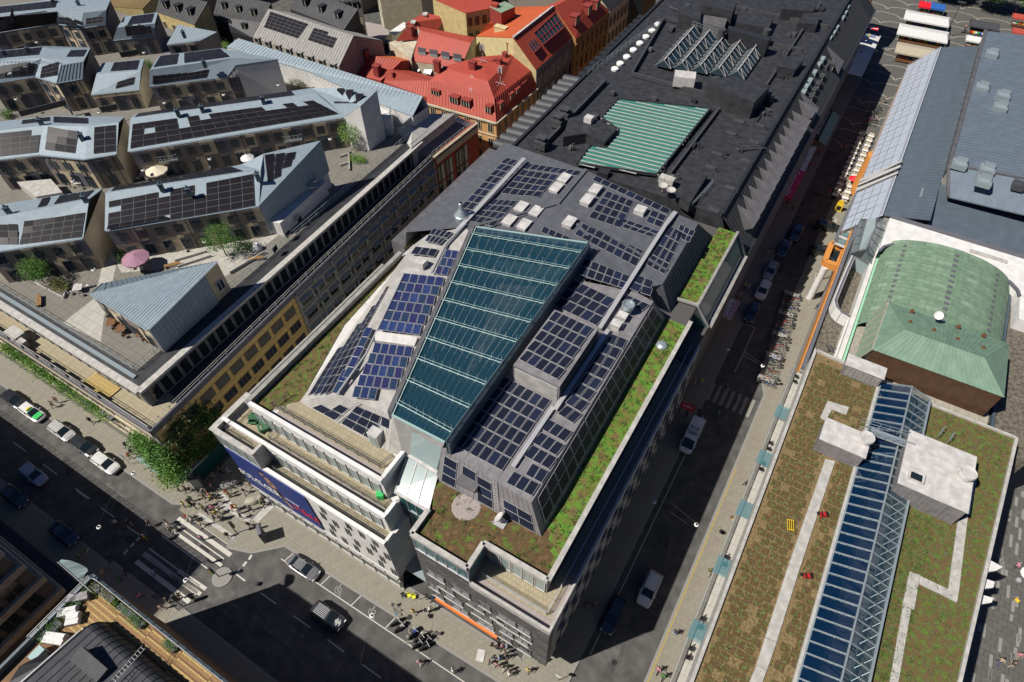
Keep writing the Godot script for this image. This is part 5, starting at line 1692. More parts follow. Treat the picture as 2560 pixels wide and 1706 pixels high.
func deck_life() -> void:
	parasol(P3(-79.4,19.2,-28.76) - P3(0,2.0,0), 1.9, M.parasol_mauve, "large mauve parasol open on the garden deck")
	parasol(P3(-93.69,19.3,-44.18) - P3(0,2.1,0), 1.75, M.parasol_cream, "cream parasol open between the solar row houses")
	parasol(P3(-83.45,19.6,-53.97) - P3(0,2.4,0), 1.1, M.lamp_white, "small white parasol behind the pointed house end")
	# trees and planted beds
	tree(P3(-71,17.2,-36.8), 3.4, P3(2.1,1.7,2.1), "feathery garden tree in a raised bed beside the railing", M.leaf, 41)
	tree(P3(-89,17.2,-19.95), 2.8, P3(1.9,1.4,1.6), "loose leafy garden tree by the lounge terrace", M.leaf, 42)
	tree(P3(-72.47,17.2,-67.03), 3.0, P3(1.9,1.7,1.8), "white blossoming garden tree near the back deck railing", M.leaf_light, 43, true)
	tree(P3(-109.26,17.2,-61.29), 2.6, P3(1.7,1.0,1.2), "sparse brownish tree in the lane behind the long house", M.leaf_olive, 44)
	shrub(P3(-69.79,17.6,-39), P3(1.5,.9,1.3), "round green shrub beside the feathery garden tree", M.leaf, 51)
	shrub(P3(-85.99,17.5,-20.36), P3(1.5,.7,1.0), "olive green low shrub in the triangular deck bed", M.leaf_olive, 52)
	shrub(P3(-94.22,17.9,-76.89), P3(1.9,.9,.9), "golden green shrub against the zinc wing", M.leaf_olive, 53)
	shrub(P3(-70.22,17.8,-72.92), P3(.8,1.0,.8), "dark green bush beside the white end wall", M.leaf_dark, 54)
	shrub(P3(-133.9,17.8,-42.92), P3(1.0,.8,.8), "bright green bush at the left edge lane", M.leaf, 55)
	shrub(P3(-69.25,17.5,-64.42), P3(1.5,.4,.8), "low bright green planting in the vegetable beds", M.leaf_light, 56)
	shrub(P3(-125.97,17.9,-68.07), P3(.6,.7,.6), "small bright bush beside the beige gable", M.leaf, 57)
	shrub(P3(-118.82,17.9,-81.68), P3(.8,.5,.6), "small bright bush beside the triangular zinc roof", M.leaf_light, 58)
	shrub(P3(-82.81,17.7,-28.46), P3(.4,.9,.4), "slim dark climber beside the mauve parasol", M.leaf_dark, 59)
	# timber edged beds
	var m := MB.new()
	for q in [[P3(-75.09,17.4,-31.53), P3(-72.64,17.4,-35.61)], [P3(-76.44,17.4,-32.16), P3(-73.93,17.4,-35.95)], [P3(-89.8,17.4,-19.25), P3(-83.81,17.4,-19.46)], [P3(-83.81,17.4,-19.46), P3(-85.82,17.4,-21.56)], [P3(-67.64,17.5,-34.35), P3(-66.39,17.5,-40)], [P3(-72.52,17.4,-63.69), P3(-71.77,17.4,-65.09)], [P3(-70.86,17.4,-61.75), P3(-70.12,17.4,-63.13)], [P3(-71.77,17.4,-65.09), P3(-68.67,17.4,-61.6)]]:
		m.beam(q[0], q[1], .14, .45)
	tag(put(m, "bed_edging", M.concrete_pale), "low edging walls round the planted beds of the roof garden", "edging")
	for q in [[P3(-86.1,17.45,-17.37), 2.55, "timber slatted bench on the grey paving by the front railing"], [P3(-66.53,17.45,-38.36), .72, "rust coloured timber bench beside the railing and wrapped grill"], [P3(-75.92,17.45,-31.34), .9, "short orange timber bench by the sand pit"]]:
		bench(q[0], q[1], M.wood, q[2])
	# wrapped grill
	var tp := MB.new()
	var gp := P3(-67.99,17.2,-40)
	tp.lathe(gp, [Vector2(.75, 0), Vector2(.7, .5), Vector2(.5, .9), Vector2(.35, 1.2), Vector2(.01, 1.25)], 9)
	tag(put(tp, "wrapped_grill", M.tarp), "grill wrapped in a white cover by the deck railing", "grill cover")
	# tables and chairs before the pointed house
	for q in [[P3(-73.77,17.2,-19.64), "dark square planter table at the front of the pointed house"], [P3(-71.68,17.2,-19.52), "black wire cafe table before the beige wall"], [P3(-68.78,17.2,-20.34), "brown slatted table near the railing corner"]]:
		cafe_table(q[0], .75, M.wood_dark, q[1], 2)
	for q in [[P3(-83.24,17.2,-21.46), "grey cushioned lounge table by the leafy tree"], [P3(-77.92,17.2,-34.81), "white garden table against the house wall"], [P3(-90.09,17.2,-50.82), "white cafe table under the long solar house"], [P3(-104.34,17.2,-36.64), "white table with chairs before the left beige gable"], [P3(-80.08,17.2,-29.06), "dark garden table under the mauve parasol"], [P3(-96.77,17.2,-43.48), "white table beside the cream parasol"]]:
		cafe_table(q[0], .8, M.white_metal, q[1], 4)
	# lamps hung on wires
	var li := 0
	for p in [P3(-148.31,20.5,-60.29), P3(-125.6,20.5,-68.15), P3(-131.45,20.5,-45.02), P3(-114.41,20.5,-49.66), P3(-118.42,20.5,-74.98), P3(-99.79,20.5,-64.73), P3(-93.55,20.5,-72.12), P3(-106.92,20.5,-57.53), P3(-93.68,20.5,-42.25), P3(-100.85,20.5,-34.85), P3(-86.79,20.5,-49.61), P3(-73.67,20.5,-63.55), P3(-72.17,20.5,-35.35), P3(-80.86,20.5,-23.81)]:
		lamp(p, P3(1,0,1).normalized() * 3.5, "white globe lamp on a wire " + ["before the top left solar house", "between the two back left houses", "in the second left lane, far left", "beside the tall beige gable", "next to the triangular zinc roof", "before the blank white end wall", "beside the golden shrub", "over the sparse brownish tree", "beside the cream parasol", "before the kinked left house", "at the middle of the long house front", "by the blossoming tree", "before the feathery garden tree", "over the lounge terrace by the leafy tree"][li], "garden lane lamps", .3)
		li += 1

func bench(at: Vector3, yaw: float, m: Material, label: String) -> void:
	var t := thing("bench", label, "bench", P3(at.x,DECK + .02,at.z), yaw)
	for i in 4: put(solid(-1.1, 1.1, .42, .47, -.28 + i * .15, -.16 + i * .15), "slat", m, t)
	for s in [-.9, .9]: put(solid(s - .05, s + .05, 0, .42, -.25, .3), "leg", M.dark_steel, t)

func cafe_table(at: Vector3, r: float, m: Material, label: String, chairs: int) -> void:
	var t := thing("cafe_table", label, "table", at + P3(0,.02,0))
	var c := MB.new()
	c.box(P3(0,.73,0), P3(r * 1.5,.05,r * 1.5), .78)
	put(c, "tabletop", m, t)
	c = MB.new()
	c.tube(Vector3.ZERO, P3(0,.72,0), .04, .04, 5); c.tube(Vector3.ZERO, P3(0,.03,0), .3, .3, 8)
	put(c, "pedestal", M.dark_steel, t)
	for i in chairs:
		var a := TAU * i / chairs + .4
		chair(at + P3(cos(a) * (r + .35), .02, sin(a) * (r + .35)), -a - PI / 2, m, "chair at the " + label)

var chair_mesh := {}
func chair(at: Vector3, yaw: float, m: Material, label := "small metal cafe chair set at a garden table", group := "garden chairs") -> void:
	var t := thing("cafe_chair", label, "chair", at, yaw, group)
	if not cache.has("chair"):
		var s := MB.new()
		s.bb(-.22, .22, .43, .47, -.22, .22)
		var b := MB.new()
		b.bb(-.22, .22, .55, .9, -.24, -.2)
		var l := MB.new()
		for x in [-.2, .2]:
			l.tube(P3(x,0,.2), P3(x,.43,.2), .015, .015, 4); l.tube(P3(x,0,-.22), P3(x,.9,-.22), .015, .015, 4)
		cache["chair"] = [s.mesh(), b.mesh(), l.mesh()]
	put(cache.chair[0], "seat", m, t)
	put(cache.chair[1], "backrest", m, t)
	put(cache.chair[2], "legs", M.dark_steel, t)

func lamp(p: Vector3, span: Vector3, label: String, group: String, r := .3) -> void:
	var t := thing("hanging_lamp", label, "lamp", p, 0, group)
	var m := MB.new()
	m.lathe(Vector3.ZERO, [Vector2(.01, -r), Vector2(r * .7, -r * .7), Vector2(r, 0), Vector2(r * .9, r * .3), Vector2(.01, r * .5)], 10)
	put(m, "globe", M.lamp_white, t)
	m = MB.new()
	m.lathe(Vector3.ZERO, [Vector2(r * .5, r * .42), Vector2(r * .2, r * 1.1), Vector2(.02, r * 1.3)], 8)
	put(m, "cap", M.black, t)
	m = MB.new()
	m.tube(P3(0,r * 1.2,0) - span - P3(0,-.3,0), P3(0,r * 1.2,0), .012, .012, 3); m.tube(P3(0,r * 1.2,0), P3(0,r * 1.2 + .3,0) + span, .012, .012, 3)
	put(m, "wire", M.dark_steel, t)

func tree(at: Vector3, h: float, r: Vector3, label: String, m: Material, seed_: int, bloom := false) -> void:
	var t := thing("garden_tree" if h < 6 else "park_tree", label, "tree", at)
	var k := MB.new()
	k.tube(Vector3.ZERO, P3(0,h * .6,0), .03 * h, .018 * h, 7)
	var g := RandomNumberGenerator.new()
	g.seed = seed_
	for i in 7:
		var d := P3(g.randfn(), 0, g.randfn()).normalized()
		k.tube(P3(0, h * g.randf_range(.35, .6), 0), P3(d.x * r.x * .7, h * g.randf_range(.8, 1.1), d.z * r.z * .7), .013 * h, .005 * h, 5)
	put(k, "trunk", M.bark, t)
	var n := 170 if h < 6 else 900
	var lf := .22 if h < 6 else .5
	put(foliage(P3(0,h,0), r, n, 14, lf, seed_), "crown", m, t)
	if bloom: put(foliage(P3(0,h + .2,0), r * .9, 26, 5, .2, seed_ + 9), "blossom", M.lamp_white, t)

func shrub(at: Vector3, r: Vector3, label: String, m: Material, seed_: int) -> void:
	var t := thing("shrub", label, "shrub", P3(at.x,DECK,at.z))
	put(foliage(P3(0,r.y,0), r, 80, 13, .2, seed_), "foliage", m, t)
	var s := MB.new()
	for i in 3: s.tube(P3(i * .1 - .1,0,0), P3(i * .3 - .3,r.y,.1), .03, .015, 4)
	put(s, "stems", M.bark, t)

func bld(called: String, label: String, roofs: Array, outline: Array, wall: Material, y0 := 0.0) -> Node3D:
	var t := thing(called, label, "building")
	var m := MB.new()
	var o2 := []
	for p in outline: o2.append(p + P3(0,-.1,0))
	m.walls(o2, y0)
	put(m, "wall", wall, t)
	var sm := MB.new()
	var smm: Material = null
	for r in roofs:
		var q := MB.new()
		q.slab(r[0], .12)
		put(q, "roof", r[1], t)
		if r.size() > 2:
			seams(sm, r[2][0], r[2][1], r[2][2], r[2][3], .7, .06)
			smm = r[1]
	if smm: put(sm, "roof_seams", smm, t, true)
	return t

func dormer(t: Node, p: Vector3, yaw: float, w: float, m: Material, n := 2, h := 1.3) -> void:
	var b := Basis(Vector3.UP, yaw)
	var k := MB.new()
	k.obox(p + b * P3(-w / 2,0,-1.6), b * P3(w,0,0), P3(0,h,0), b * P3(0,0,1.6))
	k.obox(p + b * P3(-w / 2 - .12,h,-1.6), b * P3(w + .24,0,0), P3(0,.1,0), b * P3(0,0,1.75))
	var o := put(k, "dormer", m, t)
	var f := MB.new()
	for i in n:
		var x := -w / 2 + w * (i + .5) / n
		f.obox(p + b * P3(x - w / n * .38,.18,.01), b * P3(w / n * .76,0,0), P3(0,h - .35,0), b * P3(0,0,.04))
	put(f, "window", M.glass_dark, o)
	f = MB.new()
	for i in n + 1:
		var x := -w / 2 + w * i / n
		f.obox(p + b * P3(x - .06,.1,.02), b * P3(.12,0,0), P3(0,h - .2,0), b * P3(0,0,.06))
	put(f, "window_frame", M.cream_wall, o)

func chimney(t: Node, p: Vector3, s: Vector3, m: Material) -> void:
	var k := MB.new()
	k.box(p + P3(0,s.y / 2 - .5,0), s); k.box(p + P3(0,s.y - .45,0), P3(s.x + .2,.14,s.z + .2))
	put(k, "chimney", m, t)

func red_quarter() -> void:
	var R: Material = M.red_roof
	# corner house with mansard
	var eW := P3(-74.83,13,-90.99)
	var eS := P3(-59.17,13,-91.87)
	var eE := P3(-58.6,13,-106.69)
	var bW := P3(-75.41,16.2,-93.18)
	var bS := P3(-60.84,16.2,-94.08)
	var bE := P3(-59.91,16.2,-107.68)
	var ap := P3(-62.97,18.4,-95.42)
	var a2 := P3(-73.99,18,-96.53)
	var a3 := P3(-63.97,18.4,-107.29)
	var a4 := P3(-69.35,18.8,-101.74)
	var t := bld("corner_house", "orange plastered corner house with a red metal mansard roof", [[[eW, eS, bS, bW], R, [eW, eS, bW, bS]], [[eS, eE, bE, bS], R, [eS, eE, bS, bE]], [[bW, bS, ap, a2], R, [bW, bS, a2, ap]], [[bS, bE, a3, ap], R, [bS, bE, ap, a3]], [[ap, a3, a4, a2], R]], [eW, eS, eE, eE + P3(-14,0,-1), eW + P3(0,0,-14)], M.orange_wall)
	for j in 4:
		var y := 1.0 + j * 3.1
		windows(t, P3(eW.x,y,eW.z + .03), P3(eS.x,y,eS.z + .03), 6, 1.1, 1.9, M.cream_wall, M.glass_dark, 1)
		windows(t, P3(eS.x + .03,y,eS.z), P3(eE.x + .03,y,eE.z), 7, 1.1, 1.9, M.cream_wall, M.glass_dark, 1)
	var m := MB.new()
	for j in 3:
		m.beam(P3(eW.x,3.6 + j * 3.1,eW.z + .05), P3(eS.x,3.6 + j * 3.1,eS.z + .05), .2, .15); m.beam(P3(eS.x + .05,3.6 + j * 3.1,eS.z), P3(eE.x + .05,3.6 + j * 3.1,eE.z), .2, .15)
	m.beam(eW + P3(0,-.3,.1), eS + P3(.1,-.3,.1), .5, .3); m.beam(eS + P3(.1,-.3,.1), eE + P3(.1,-.3,0), .5, .3)
	put(m, "cornice", M.cream_wall, t)
	for p in [[P3(-73.31,14,-92.06), 1.8, 3], [P3(-68.76,14,-91.84), 1.8, 3], [P3(-66.15,14,-91.96), 1.8, 3], [P3(-61.17,14,-92.21), 1.1, 2]]: dormer(t, p[0], 0, p[1], M.red_dark, p[2])
	for p in [[P3(-59.65,14,-94.87), 1.2], [P3(-59.56,14,-98.62), 1.3], [P3(-59.52,14,-100.85), 1.3], [P3(-59.7,14,-103.65), 1.5], [P3(-60.06,14,-107.1), 1.2]]: dormer(t, p[0], PI / 2, p[1], M.red_dark, 2)
	for p in [[P3(-67.98,18,-97.94), P3(1.4,2.4,1.0)], [P3(-65.35,18.6,-107.59), P3(1.0,2.0,1.0)], [P3(-64.63,18.6,-102.15), P3(1.0,1.3,.8)], [P3(-74.58,17.8,-95.31), P3(1.3,2.2,.8)], [P3(-65,18.6,-105), P3(.8,1.2,.8)]]: chimney(t, p[0], p[1], M.red_dark)
	for q in [[P3(-60.87,18,-96.52), "white antenna mast with cross arms on the red corner roof"], [P3(-67.44,19,-100.67), "cluster of white antennas on the red roof ridge"]]:
		var a := thing("antenna_mast", q[1], "antenna", q[0])
		m = MB.new()
		m.tube(Vector3.ZERO, P3(0,3.4,0), .06, .05, 6)
		for i in 4: m.tube(Vector3.ZERO + P3(0,.1,0), P3(cos(i * 1.6) * 1.1, 0, sin(i * 1.6) * 1.1), .04, .04, 4)
		put(m, "mast", M.white_metal, a)
		for i in 3:
			m = MB.new()
			m.box(P3(cos(i * 2.1) * .35, 2.7, sin(i * 2.1) * .35), P3(.2,1.2,.2), i)
			put(m, "antenna_panel", M.white_metal, a)
	ladder(t, bS.lerp(bW, .35) + P3(0,.2,0), ap.lerp(a2, .35) + P3(0,.2,0))
	# house with the big roof lights
	var h0 := P3(-58.86,16.6,-106.71)
	var h1 := P3(-58.88,16.6,-123.45)
	var h2 := P3(-63.62,22,-122.17)
	var h3 := P3(-63.84,22,-106.27)
	var h4 := P3(-76.53,17,-112.16)
	var h5 := P3(-76.5,17,-128.14)
	t = bld("gabled_house", "tall house with two large roof lights in a red roof and yellow gable", [[[h0, h1, h2, h3], R, [h0, h1, h3, h2]], [[h3, h2, h5, h4], M.orange_roof, [h4, h5, h3, h2]]], [h0, h1, h2, h5, h4, h3], M.pale_yellow)
	for q in [[P3(-62.65,20.7,-112.08), P3(-62.93,20.9,-121.76), P3(-60.28,18.9,-120.92), P3(-60.4,18.9,-112.09), 7], [P3(-63.17,20.6,-109.14), P3(-63.08,20.6,-111.94), P3(-60.53,18.8,-111.11), P3(-60.41,18.8,-108.37), 3]]:
		m = MB.new()
		var up := P3(.12,.15,0)
		m.slab([q[0] + up, q[1] + up, q[2] + up, q[3] + up], .1)
		var rl := put(m, "roof_light", M.glass_blue, t)
		m = MB.new()
		for i in q[4] + 1: m.beam((q[0] as Vector3).lerp(q[1], i / float(q[4])) + up * 1.4, (q[3] as Vector3).lerp(q[2], i / float(q[4])) + up * 1.4, .1, .1)
		m.beam(q[0] + up * 1.4, q[1] + up * 1.4, .14, .14); m.beam(q[3] + up * 1.4, q[2] + up * 1.4, .14, .14); m.beam((q[0] as Vector3).lerp(q[3], .55) + up * 1.4, (q[1] as Vector3).lerp(q[2], .55) + up * 1.4, .08, .08)
		put(m, "glazing_bars", M.red_dark, rl)
	m = MB.new()
	m.obox(P3(h0.x + .02,0,h0.z), P3(h1.x - h0.x,0,h1.z - h0.z), P3(0,16.3,0), P3(.15,0,0))
	put(m, "dark_front", M.slate_panel, t)
	for j in 4: windows(t, P3(h0.x + .18,2.0 + j * 3.5,h0.z), P3(h1.x + .18,2.0 + j * 3.5,h1.z), 6, 1.7, 2.2, M.white_metal if j == 3 else M.dark_steel, M.glass_dark, 2)
	m = MB.new()
	m.beam(h3 + P3(0,.1,0), h2 + P3(0,.1,0), .4, .2)
	put(m, "ridge_cap", M.white_metal, t)
	chimney(t, P3(-70.56,18,-112.67), P3(2.6,2.6,1.2), M.pale_yellow)
	# house with dormers, further up the street
	var g0 := P3(-57.93,16.6,-122.29)
	var g1 := P3(-57.55,16.6,-137.9)
	var g2 := P3(-61.47,22,-132.96)
	var g3 := P3(-63.48,22,-122.25)
	t = bld("dormer_house", "brown fronted street house with red dormers in a red roof", [[[g0, g1, g2, g3], R, [g0, g1, g3, g2]], [[g3, g2, g2 + P3(-9,-5,0), g3 + P3(-9,-5,0)], R]], [g0, g1, g2, g2 + P3(-9,-5,0), g3 + P3(-9,-5,0), g3], M.ochre_wall)
	for p in [P3(-58.77,18.6,-124.32), P3(-58.64,18.6,-130.02), P3(-58.22,18.6,-133.16)]: dormer(t, p, PI / 2, 1.8, M.red_dark, 2, 1.8)
	for j in 4: windows(t, P3(g0.x + .03,1.6 + j * 3.7,g0.z), P3(g1.x + .03,1.6 + j * 3.7,g1.z), 7, 1.1, 2.2, M.brown_wall, M.glass_dark, 1)
	m = MB.new()
	for j in 4: m.beam(P3(g0.x + .08,4.4 + j * 3.7,g0.z), P3(g1.x + .08,4.4 + j * 3.7,g1.z), .3, .2)
	put(m, "cornice", M.ochre_wall, t)
	# pale house beyond
	var f0 := P3(-57.31,16.6,-137.78)
	var f1 := P3(-57.29,16.6,-149.91)
	t = bld("pale_house", "cream stone street house with dark roof beyond the brown fronted one", [[[f0, f1, f1 + P3(-6,5,0), f0 + P3(-6,5,0)], M.black_roof, [f0, f1, f0 + P3(-6,5,0), f1 + P3(-6,5,0)]]], [f0, f1, f1 + P3(-6,5,0), f0 + P3(-6,5,0)], M.cream_wall)
	for j in 4: windows(t, P3(f0.x + .03,1.6 + j * 3.7,f0.z), P3(f1.x + .03,1.6 + j * 3.7,f1.z), 6, 1.1, 2.2, M.stone, M.glass_dark, 1)
	# billboard on the dark box at the street end
	t = thing("advert_box", "dark glass box with a black and white poster of people at the street end", "billboard")
	m = MB.new()
	m.prism([P3(-56.83,16,-149.07), P3(-54.26,16,-150.5), P3(-53.46,16,-156.63), P3(-56.29,16,-157.01)], 0)
	put(m, "box", M.glass_dark, t)
	m = MB.new()
	var q0 := P3(-57.9,8.5,-154.85)
	m.obox(q0 + P3(0,0,.12), P3(3.4,0,0), P3(0,5.0,0), P3(0,0,.1))
	put(m, "poster", M.concrete_pale, t)
	m = MB.new()
	for i in 6: m.obox(q0 + P3(.4 + i * .45, .7 + (i % 2) * .3, .23), P3(.32,0,0), P3(0,1.6,0), P3(0,0,.02))
	put(m, "printed_people", M.black, t)
	# courtyard house with screened windows
	var c0 := P3(-85.62,14.2,-101.18)
	var c1 := P3(-75.02,14.2,-103.58)
	var c2 := P3(-74.66,18,-107.39)
	var c3 := P3(-87.19,18,-106.78)
	var c4 := P3(-89.82,17.4,-109.19)
	var c5 := P3(-75.93,17.4,-110.98)
	t = bld("courtyard_house", "cream house with four grey screened windows in a red roof", [[[c0, c1, c2, c3], R, [c0, c1, c3, c2]], [[c3, c2, c5, c4], R]], [c0, c1, c2, c5, c4, c3], M.cream_wall)
	for i in 4:
		m = MB.new()
		var u := .1 + i * .24
		var A := c0.lerp(c1, u).lerp(c3.lerp(c2, u), .25)
		var B := c0.lerp(c1, u + .16).lerp(c3.lerp(c2, u + .16), .25)
		m.obox(A + P3(0,.1,.1), B - A, P3(0,1.5,0), P3(0,0,.12))
		put(m, "screened_window", M.slate_panel, t)
		m = MB.new()
		m.obox(A + P3(0,.1,.23), (B - A) * .98, P3(0,.5,0), P3(0,0,.03))
		put(m, "pane", M.glass_milk, t)
	m = MB.new()
	var v0 := P3(-92.58,16,-102.51)
	var v1 := P3(-83.35,16,-98.51) * P3(1,0,1) + P3(0,16,0)
	m.prism([P3(-91.85,16.5,-101.71), P3(-90.95,16.5,-103.36), P3(-87.41,16.5,-105.97), P3(-86.78,15.5,-103.56), P3(-85.3,15,-100.4)], 0)
	put(m, "stair_tower", M.cream_wall, t)
	m = MB.new()
	m.slab([P3(-90.6,16.7,-102.69), P3(-86.99,16.7,-105.71), P3(-88.04,18.5,-106.99), P3(-89.49,18.5,-104.24)], .15)
	put(m, "tower_roof", R, t)
	windows(t, P3(-93.66,13.2,-103.96), P3(-87.93,11.8,-103.23), 3, 1.0, 1.5, M.stone, M.glass_dark, 1)
	chimney(t, P3(-88.49,18,-105.28), P3(1.2,1.6,1.0), M.red_dark)
	m = MB.new()
	for p in [P3(-85.07,12.5,-102.18), P3(-82.26,12.5,-102.32)]: m.slab([p + P3(-.9,.6,0), p + P3(.9,.6,0), p + P3(.9,-.2,1.1), p + P3(-.9,-.2,1.1)], .06)
	put(m, "awning", M.steel, t)
	# low red roofs in front of it
	var l0 := P3(-98.95,13,-92.14)
	var l1 := P3(-87.99,13,-93.08)
	var l2 := P3(-85.93,15.5,-98.04)
	var l3 := P3(-97.63,16,-95.16)
	t = bld("low_red_house", "low house with plain red seam roof behind the zinc wing", [[[l0, l1, l2, l3], R, [l0, l1, l3, l2]], [[l3, l2, l2 + P3(0,-1.5,-4), l3 + P3(0,-1.5,-4)], M.orange_roof]], [l0, l1, l2, l2 + P3(0,-1.5,-4), l3 + P3(0,-1.5,-4), l3], M.red_wall)
	chimney(t, P3(-93.59,15.5,-95.66), P3(1.6,2.0,1.2), M.red_dark)
	chimney(t, P3(-97.44,16,-96.37), P3(1.0,1.4,1.0), M.black_metal)
	l0 = P3(-88.65,12.6,-93.56)
	l1 = P3(-76,12.6,-93.05)
	l2 = P3(-77.41,14.6,-95.66)
	l3 = P3(-87.22,14.8,-94.8)
	t = bld("low_red_house", "low red roofed link with a round vent beside the mansard corner", [[[l0, l1, l2, l3], R, [l0, l1, l3, l2]], [[l3, l2, l2 + P3(0,-1.5,-4), l3 + P3(0,-1.5,-4)], R]], [l0, l1, l2, l2 + P3(0,-1.5,-4), l3 + P3(0,-1.5,-4), l3], M.red_wall)
	chimney(t, P3(-89.27,14,-94), P3(1.3,2.0,1.3), M.red_dark)
	m = MB.new()
	m.tube(P3(-85.6,13.8,-94.43), P3(-85.6,13.8,-94.43) + P3(0,1.0,0), .3, .35, 8)
	put(m, "roof_vent", M.red_dark, t)
	# yellow courtyard block
	t = bld("yellow_block", "tall pale yellow block with arched windows behind the red roofs", [[[P3(-89.41,21,-115.09), P3(-79.2,21,-112.71), P3(-75.34,21,-117.94), P3(-80.91,21,-124.15), P3(-91.71,21,-122.63)], R]], [P3(-89.41,21,-115.09), P3(-79.2,21,-112.71), P3(-75.34,21,-117.94), P3(-80.91,21,-124.15), P3(-91.71,21,-122.63)], M.yellow_wall)
	var y0 := P3(-79.2,21,-112.71)
	var y1 := P3(-75.34,21,-117.94)
	for j in 3: windows(t, P3(y0.x + .1,18.2 - j * 3.2,y0.z + .15), P3(y1.x + .1,18.2 - j * 3.2,y1.z + .15), 4, 1.0, 1.9, M.brown_wall, M.glass_dark, 1)
	t = bld("penthouse_box", "green topped rooftop box with a red chimney among orange roofs", [[[P3(-75.84,21.5,-116.71), P3(-72.2,21.5,-115.53), P3(-71.16,21.5,-119.32), P3(-74.36,21.5,-120.58)], M.copper3]], [P3(-75.84,21.5,-116.71), P3(-72.2,21.5,-115.53), P3(-71.16,21.5,-119.32), P3(-74.36,21.5,-120.58)], M.red_dark, 15)
	chimney(t, P3(-74.77,20.6,-117.3), P3(1.3,2.0,1.0), M.red_roof)
	t = bld("orange_roof_house", "house with a broad orange tiled roof behind the yellow gable", [[[P3(-76.64,16.8,-112.59), P3(-70.08,16.8,-116.66), P3(-67.63,18.5,-129.87), P3(-73.98,19,-124.54), P3(-75.61,18.5,-115.54)], M.orange_roof]], [P3(-76.64,16.8,-112.59), P3(-70.08,16.8,-116.66), P3(-67.63,18.5,-129.87), P3(-73.98,19,-124.54), P3(-75.61,18.5,-115.54)], M.ochre_wall)
	t = bld("mansard_house", "red metal roofed house with two small roof windows beside the yellow block", [[[P3(-92.56,17.5,-108.61), P3(-87.48,15.5,-113.3), P3(-86.53,17.5,-115.42), P3(-90.61,18.5,-113.24)], R], [[P3(-87.48,15.5,-113.3), P3(-86.53,17.5,-115.42), P3(-85.33,14.5,-115.8), P3(-86.13,14,-114.56)], M.wood_dark]], [P3(-92.56,17.5,-108.61), P3(-87.48,15.5,-113.3), P3(-86.13,14,-114.56), P3(-85.33,14.5,-115.8), P3(-86.53,17.5,-115.42), P3(-90.61,18.5,-113.24)], M.cream_wall)
	for p in [P3(-91.08,17.8,-109.64), P3(-90.34,18.3,-113.09)]:
		m = MB.new()
		m.box(p, P3(1.0,.3,1.3), .4)
		put(m, "roof_window", M.white_metal, t)
	# cream block, top left of the red quarter, and its white terrace
	var k := P3(-108.73,9,-119.73)
	t = bld("cream_block", "plain cream rendered block with a few small windows", [[[k + P3(0,17,0), k + P3(7.6,17,-6.0), k + P3(3,17,-18), k + P3(-9.5,17,-9.5)], M.slate]], [k + P3(0,17,0), k + P3(7.6,17,-6.0), k + P3(3,17,-18), k + P3(-9.5,17,-9.5)], M.cream_wall)
	windows(t, k + P3(-9.4,5.2,-9.4), k + P3(0,5.2,0), 4, .9, 1.4, M.white_metal, M.glass_dark, 0)
	windows(t, k + P3(-9.4,1.6,-9.4), k + P3(0,1.6,0), 4, .9, 1.4, M.white_metal, M.glass_dark, 0)
	t = bld("white_annex", "low white annex with a planted roof terrace beside the cream block", [[[P3(-110.19,11,-110.33), P3(-101.68,11,-110.71), P3(-102.54,11,-114.88), P3(-107.23,11,-116.63), P3(-111.65,11,-115.94)], M.gravel]], [P3(-110.19,11,-110.33), P3(-101.68,11,-110.71), P3(-102.54,11,-114.88), P3(-107.23,11,-116.63), P3(-111.65,11,-115.94)], M.white_render)
	windows(t, P3(-111.64,8,-111.11), P3(-103.09,8,-111.68), 4, .9, 1.4, M.white_metal, M.glass_dark, 1)
	m = MB.new()
	m.slab([P3(-101.5,12,-112.97), P3(-99.02,12,-112.25), P3(-99.7,12,-118.29), P3(-101.57,12,-118.74)], .15)
	put(m, "white_awning", M.white, t)
	# dark houses behind the row houses
	for q in [
		["black seam roofed house with yellow walls behind the row houses", [P3(-144.37,18,-85.11), P3(-131.54,18,-84.83), P3(-130.2,21.5,-89.1), P3(-143.49,21.5,-87.91)], M.black_roof, M.yellow_wall],
		["low black roof with snow rails behind the triangular zinc roof", [P3(-136.36,15,-90.06), P3(-121.96,15,-91), P3(-120.78,17.5,-93.61), P3(-132.48,17.5,-90.8)], M.black_roof, M.black_metal],
		["dark mansard house with pale dormers, top middle", [P3(-134.11,17,-92.06), P3(-120.69,17,-93.31), P3(-118.75,21,-96.2), P3(-133.31,21,-95)], M.black_roof, M.black_metal],
		["dark roofed house with pale window strip, above the patched roof", [P3(-116.87,19,-99.32), P3(-99.92,19,-97.51), P3(-98.6,22,-101.43), P3(-115.84,22,-103.61)], M.black_roof, M.black_metal],
		["dark mansard house with pale dormer windows, left of the cream block", [P3(-107.16,18,-102.4), P3(-102.22,18,-105.99), P3(-104.04,22,-108.42), P3(-109.43,22,-105.42)], M.black_roof, M.cream_wall],
		["grey seam roofed shed beside the low red house", [P3(-101.64,13,-95.75), P3(-102.87,13,-100.41), P3(-99.1,14,-102.49), P3(-105.61,15,-101.55)], M.slate, M.taupe],
		["black roofed annex below the white terrace", [P3(-99.1,12,-103.71), P3(-94.79,12,-104.58), P3(-97.42,13,-108.24), P3(-97.92,13.5,-107.14)], M.black_roof, M.black_metal],
		["low sandy roofed house at the top left edge", [P3(-162.25,16,-83.87), P3(-152.93,16,-87.28), P3(-154.1,17,-93.02), P3(-168.99,17,-89.52)], M.sand, M.yellow_wall]]:
		var a: Array = q[1]
		t = bld("dark_roofed_house", q[0], [[a, q[2], [a[0], a[1], a[3], a[2]]]], a, q[3])
		var d: Vector3 = a[1] - a[0]
		d.y = 0
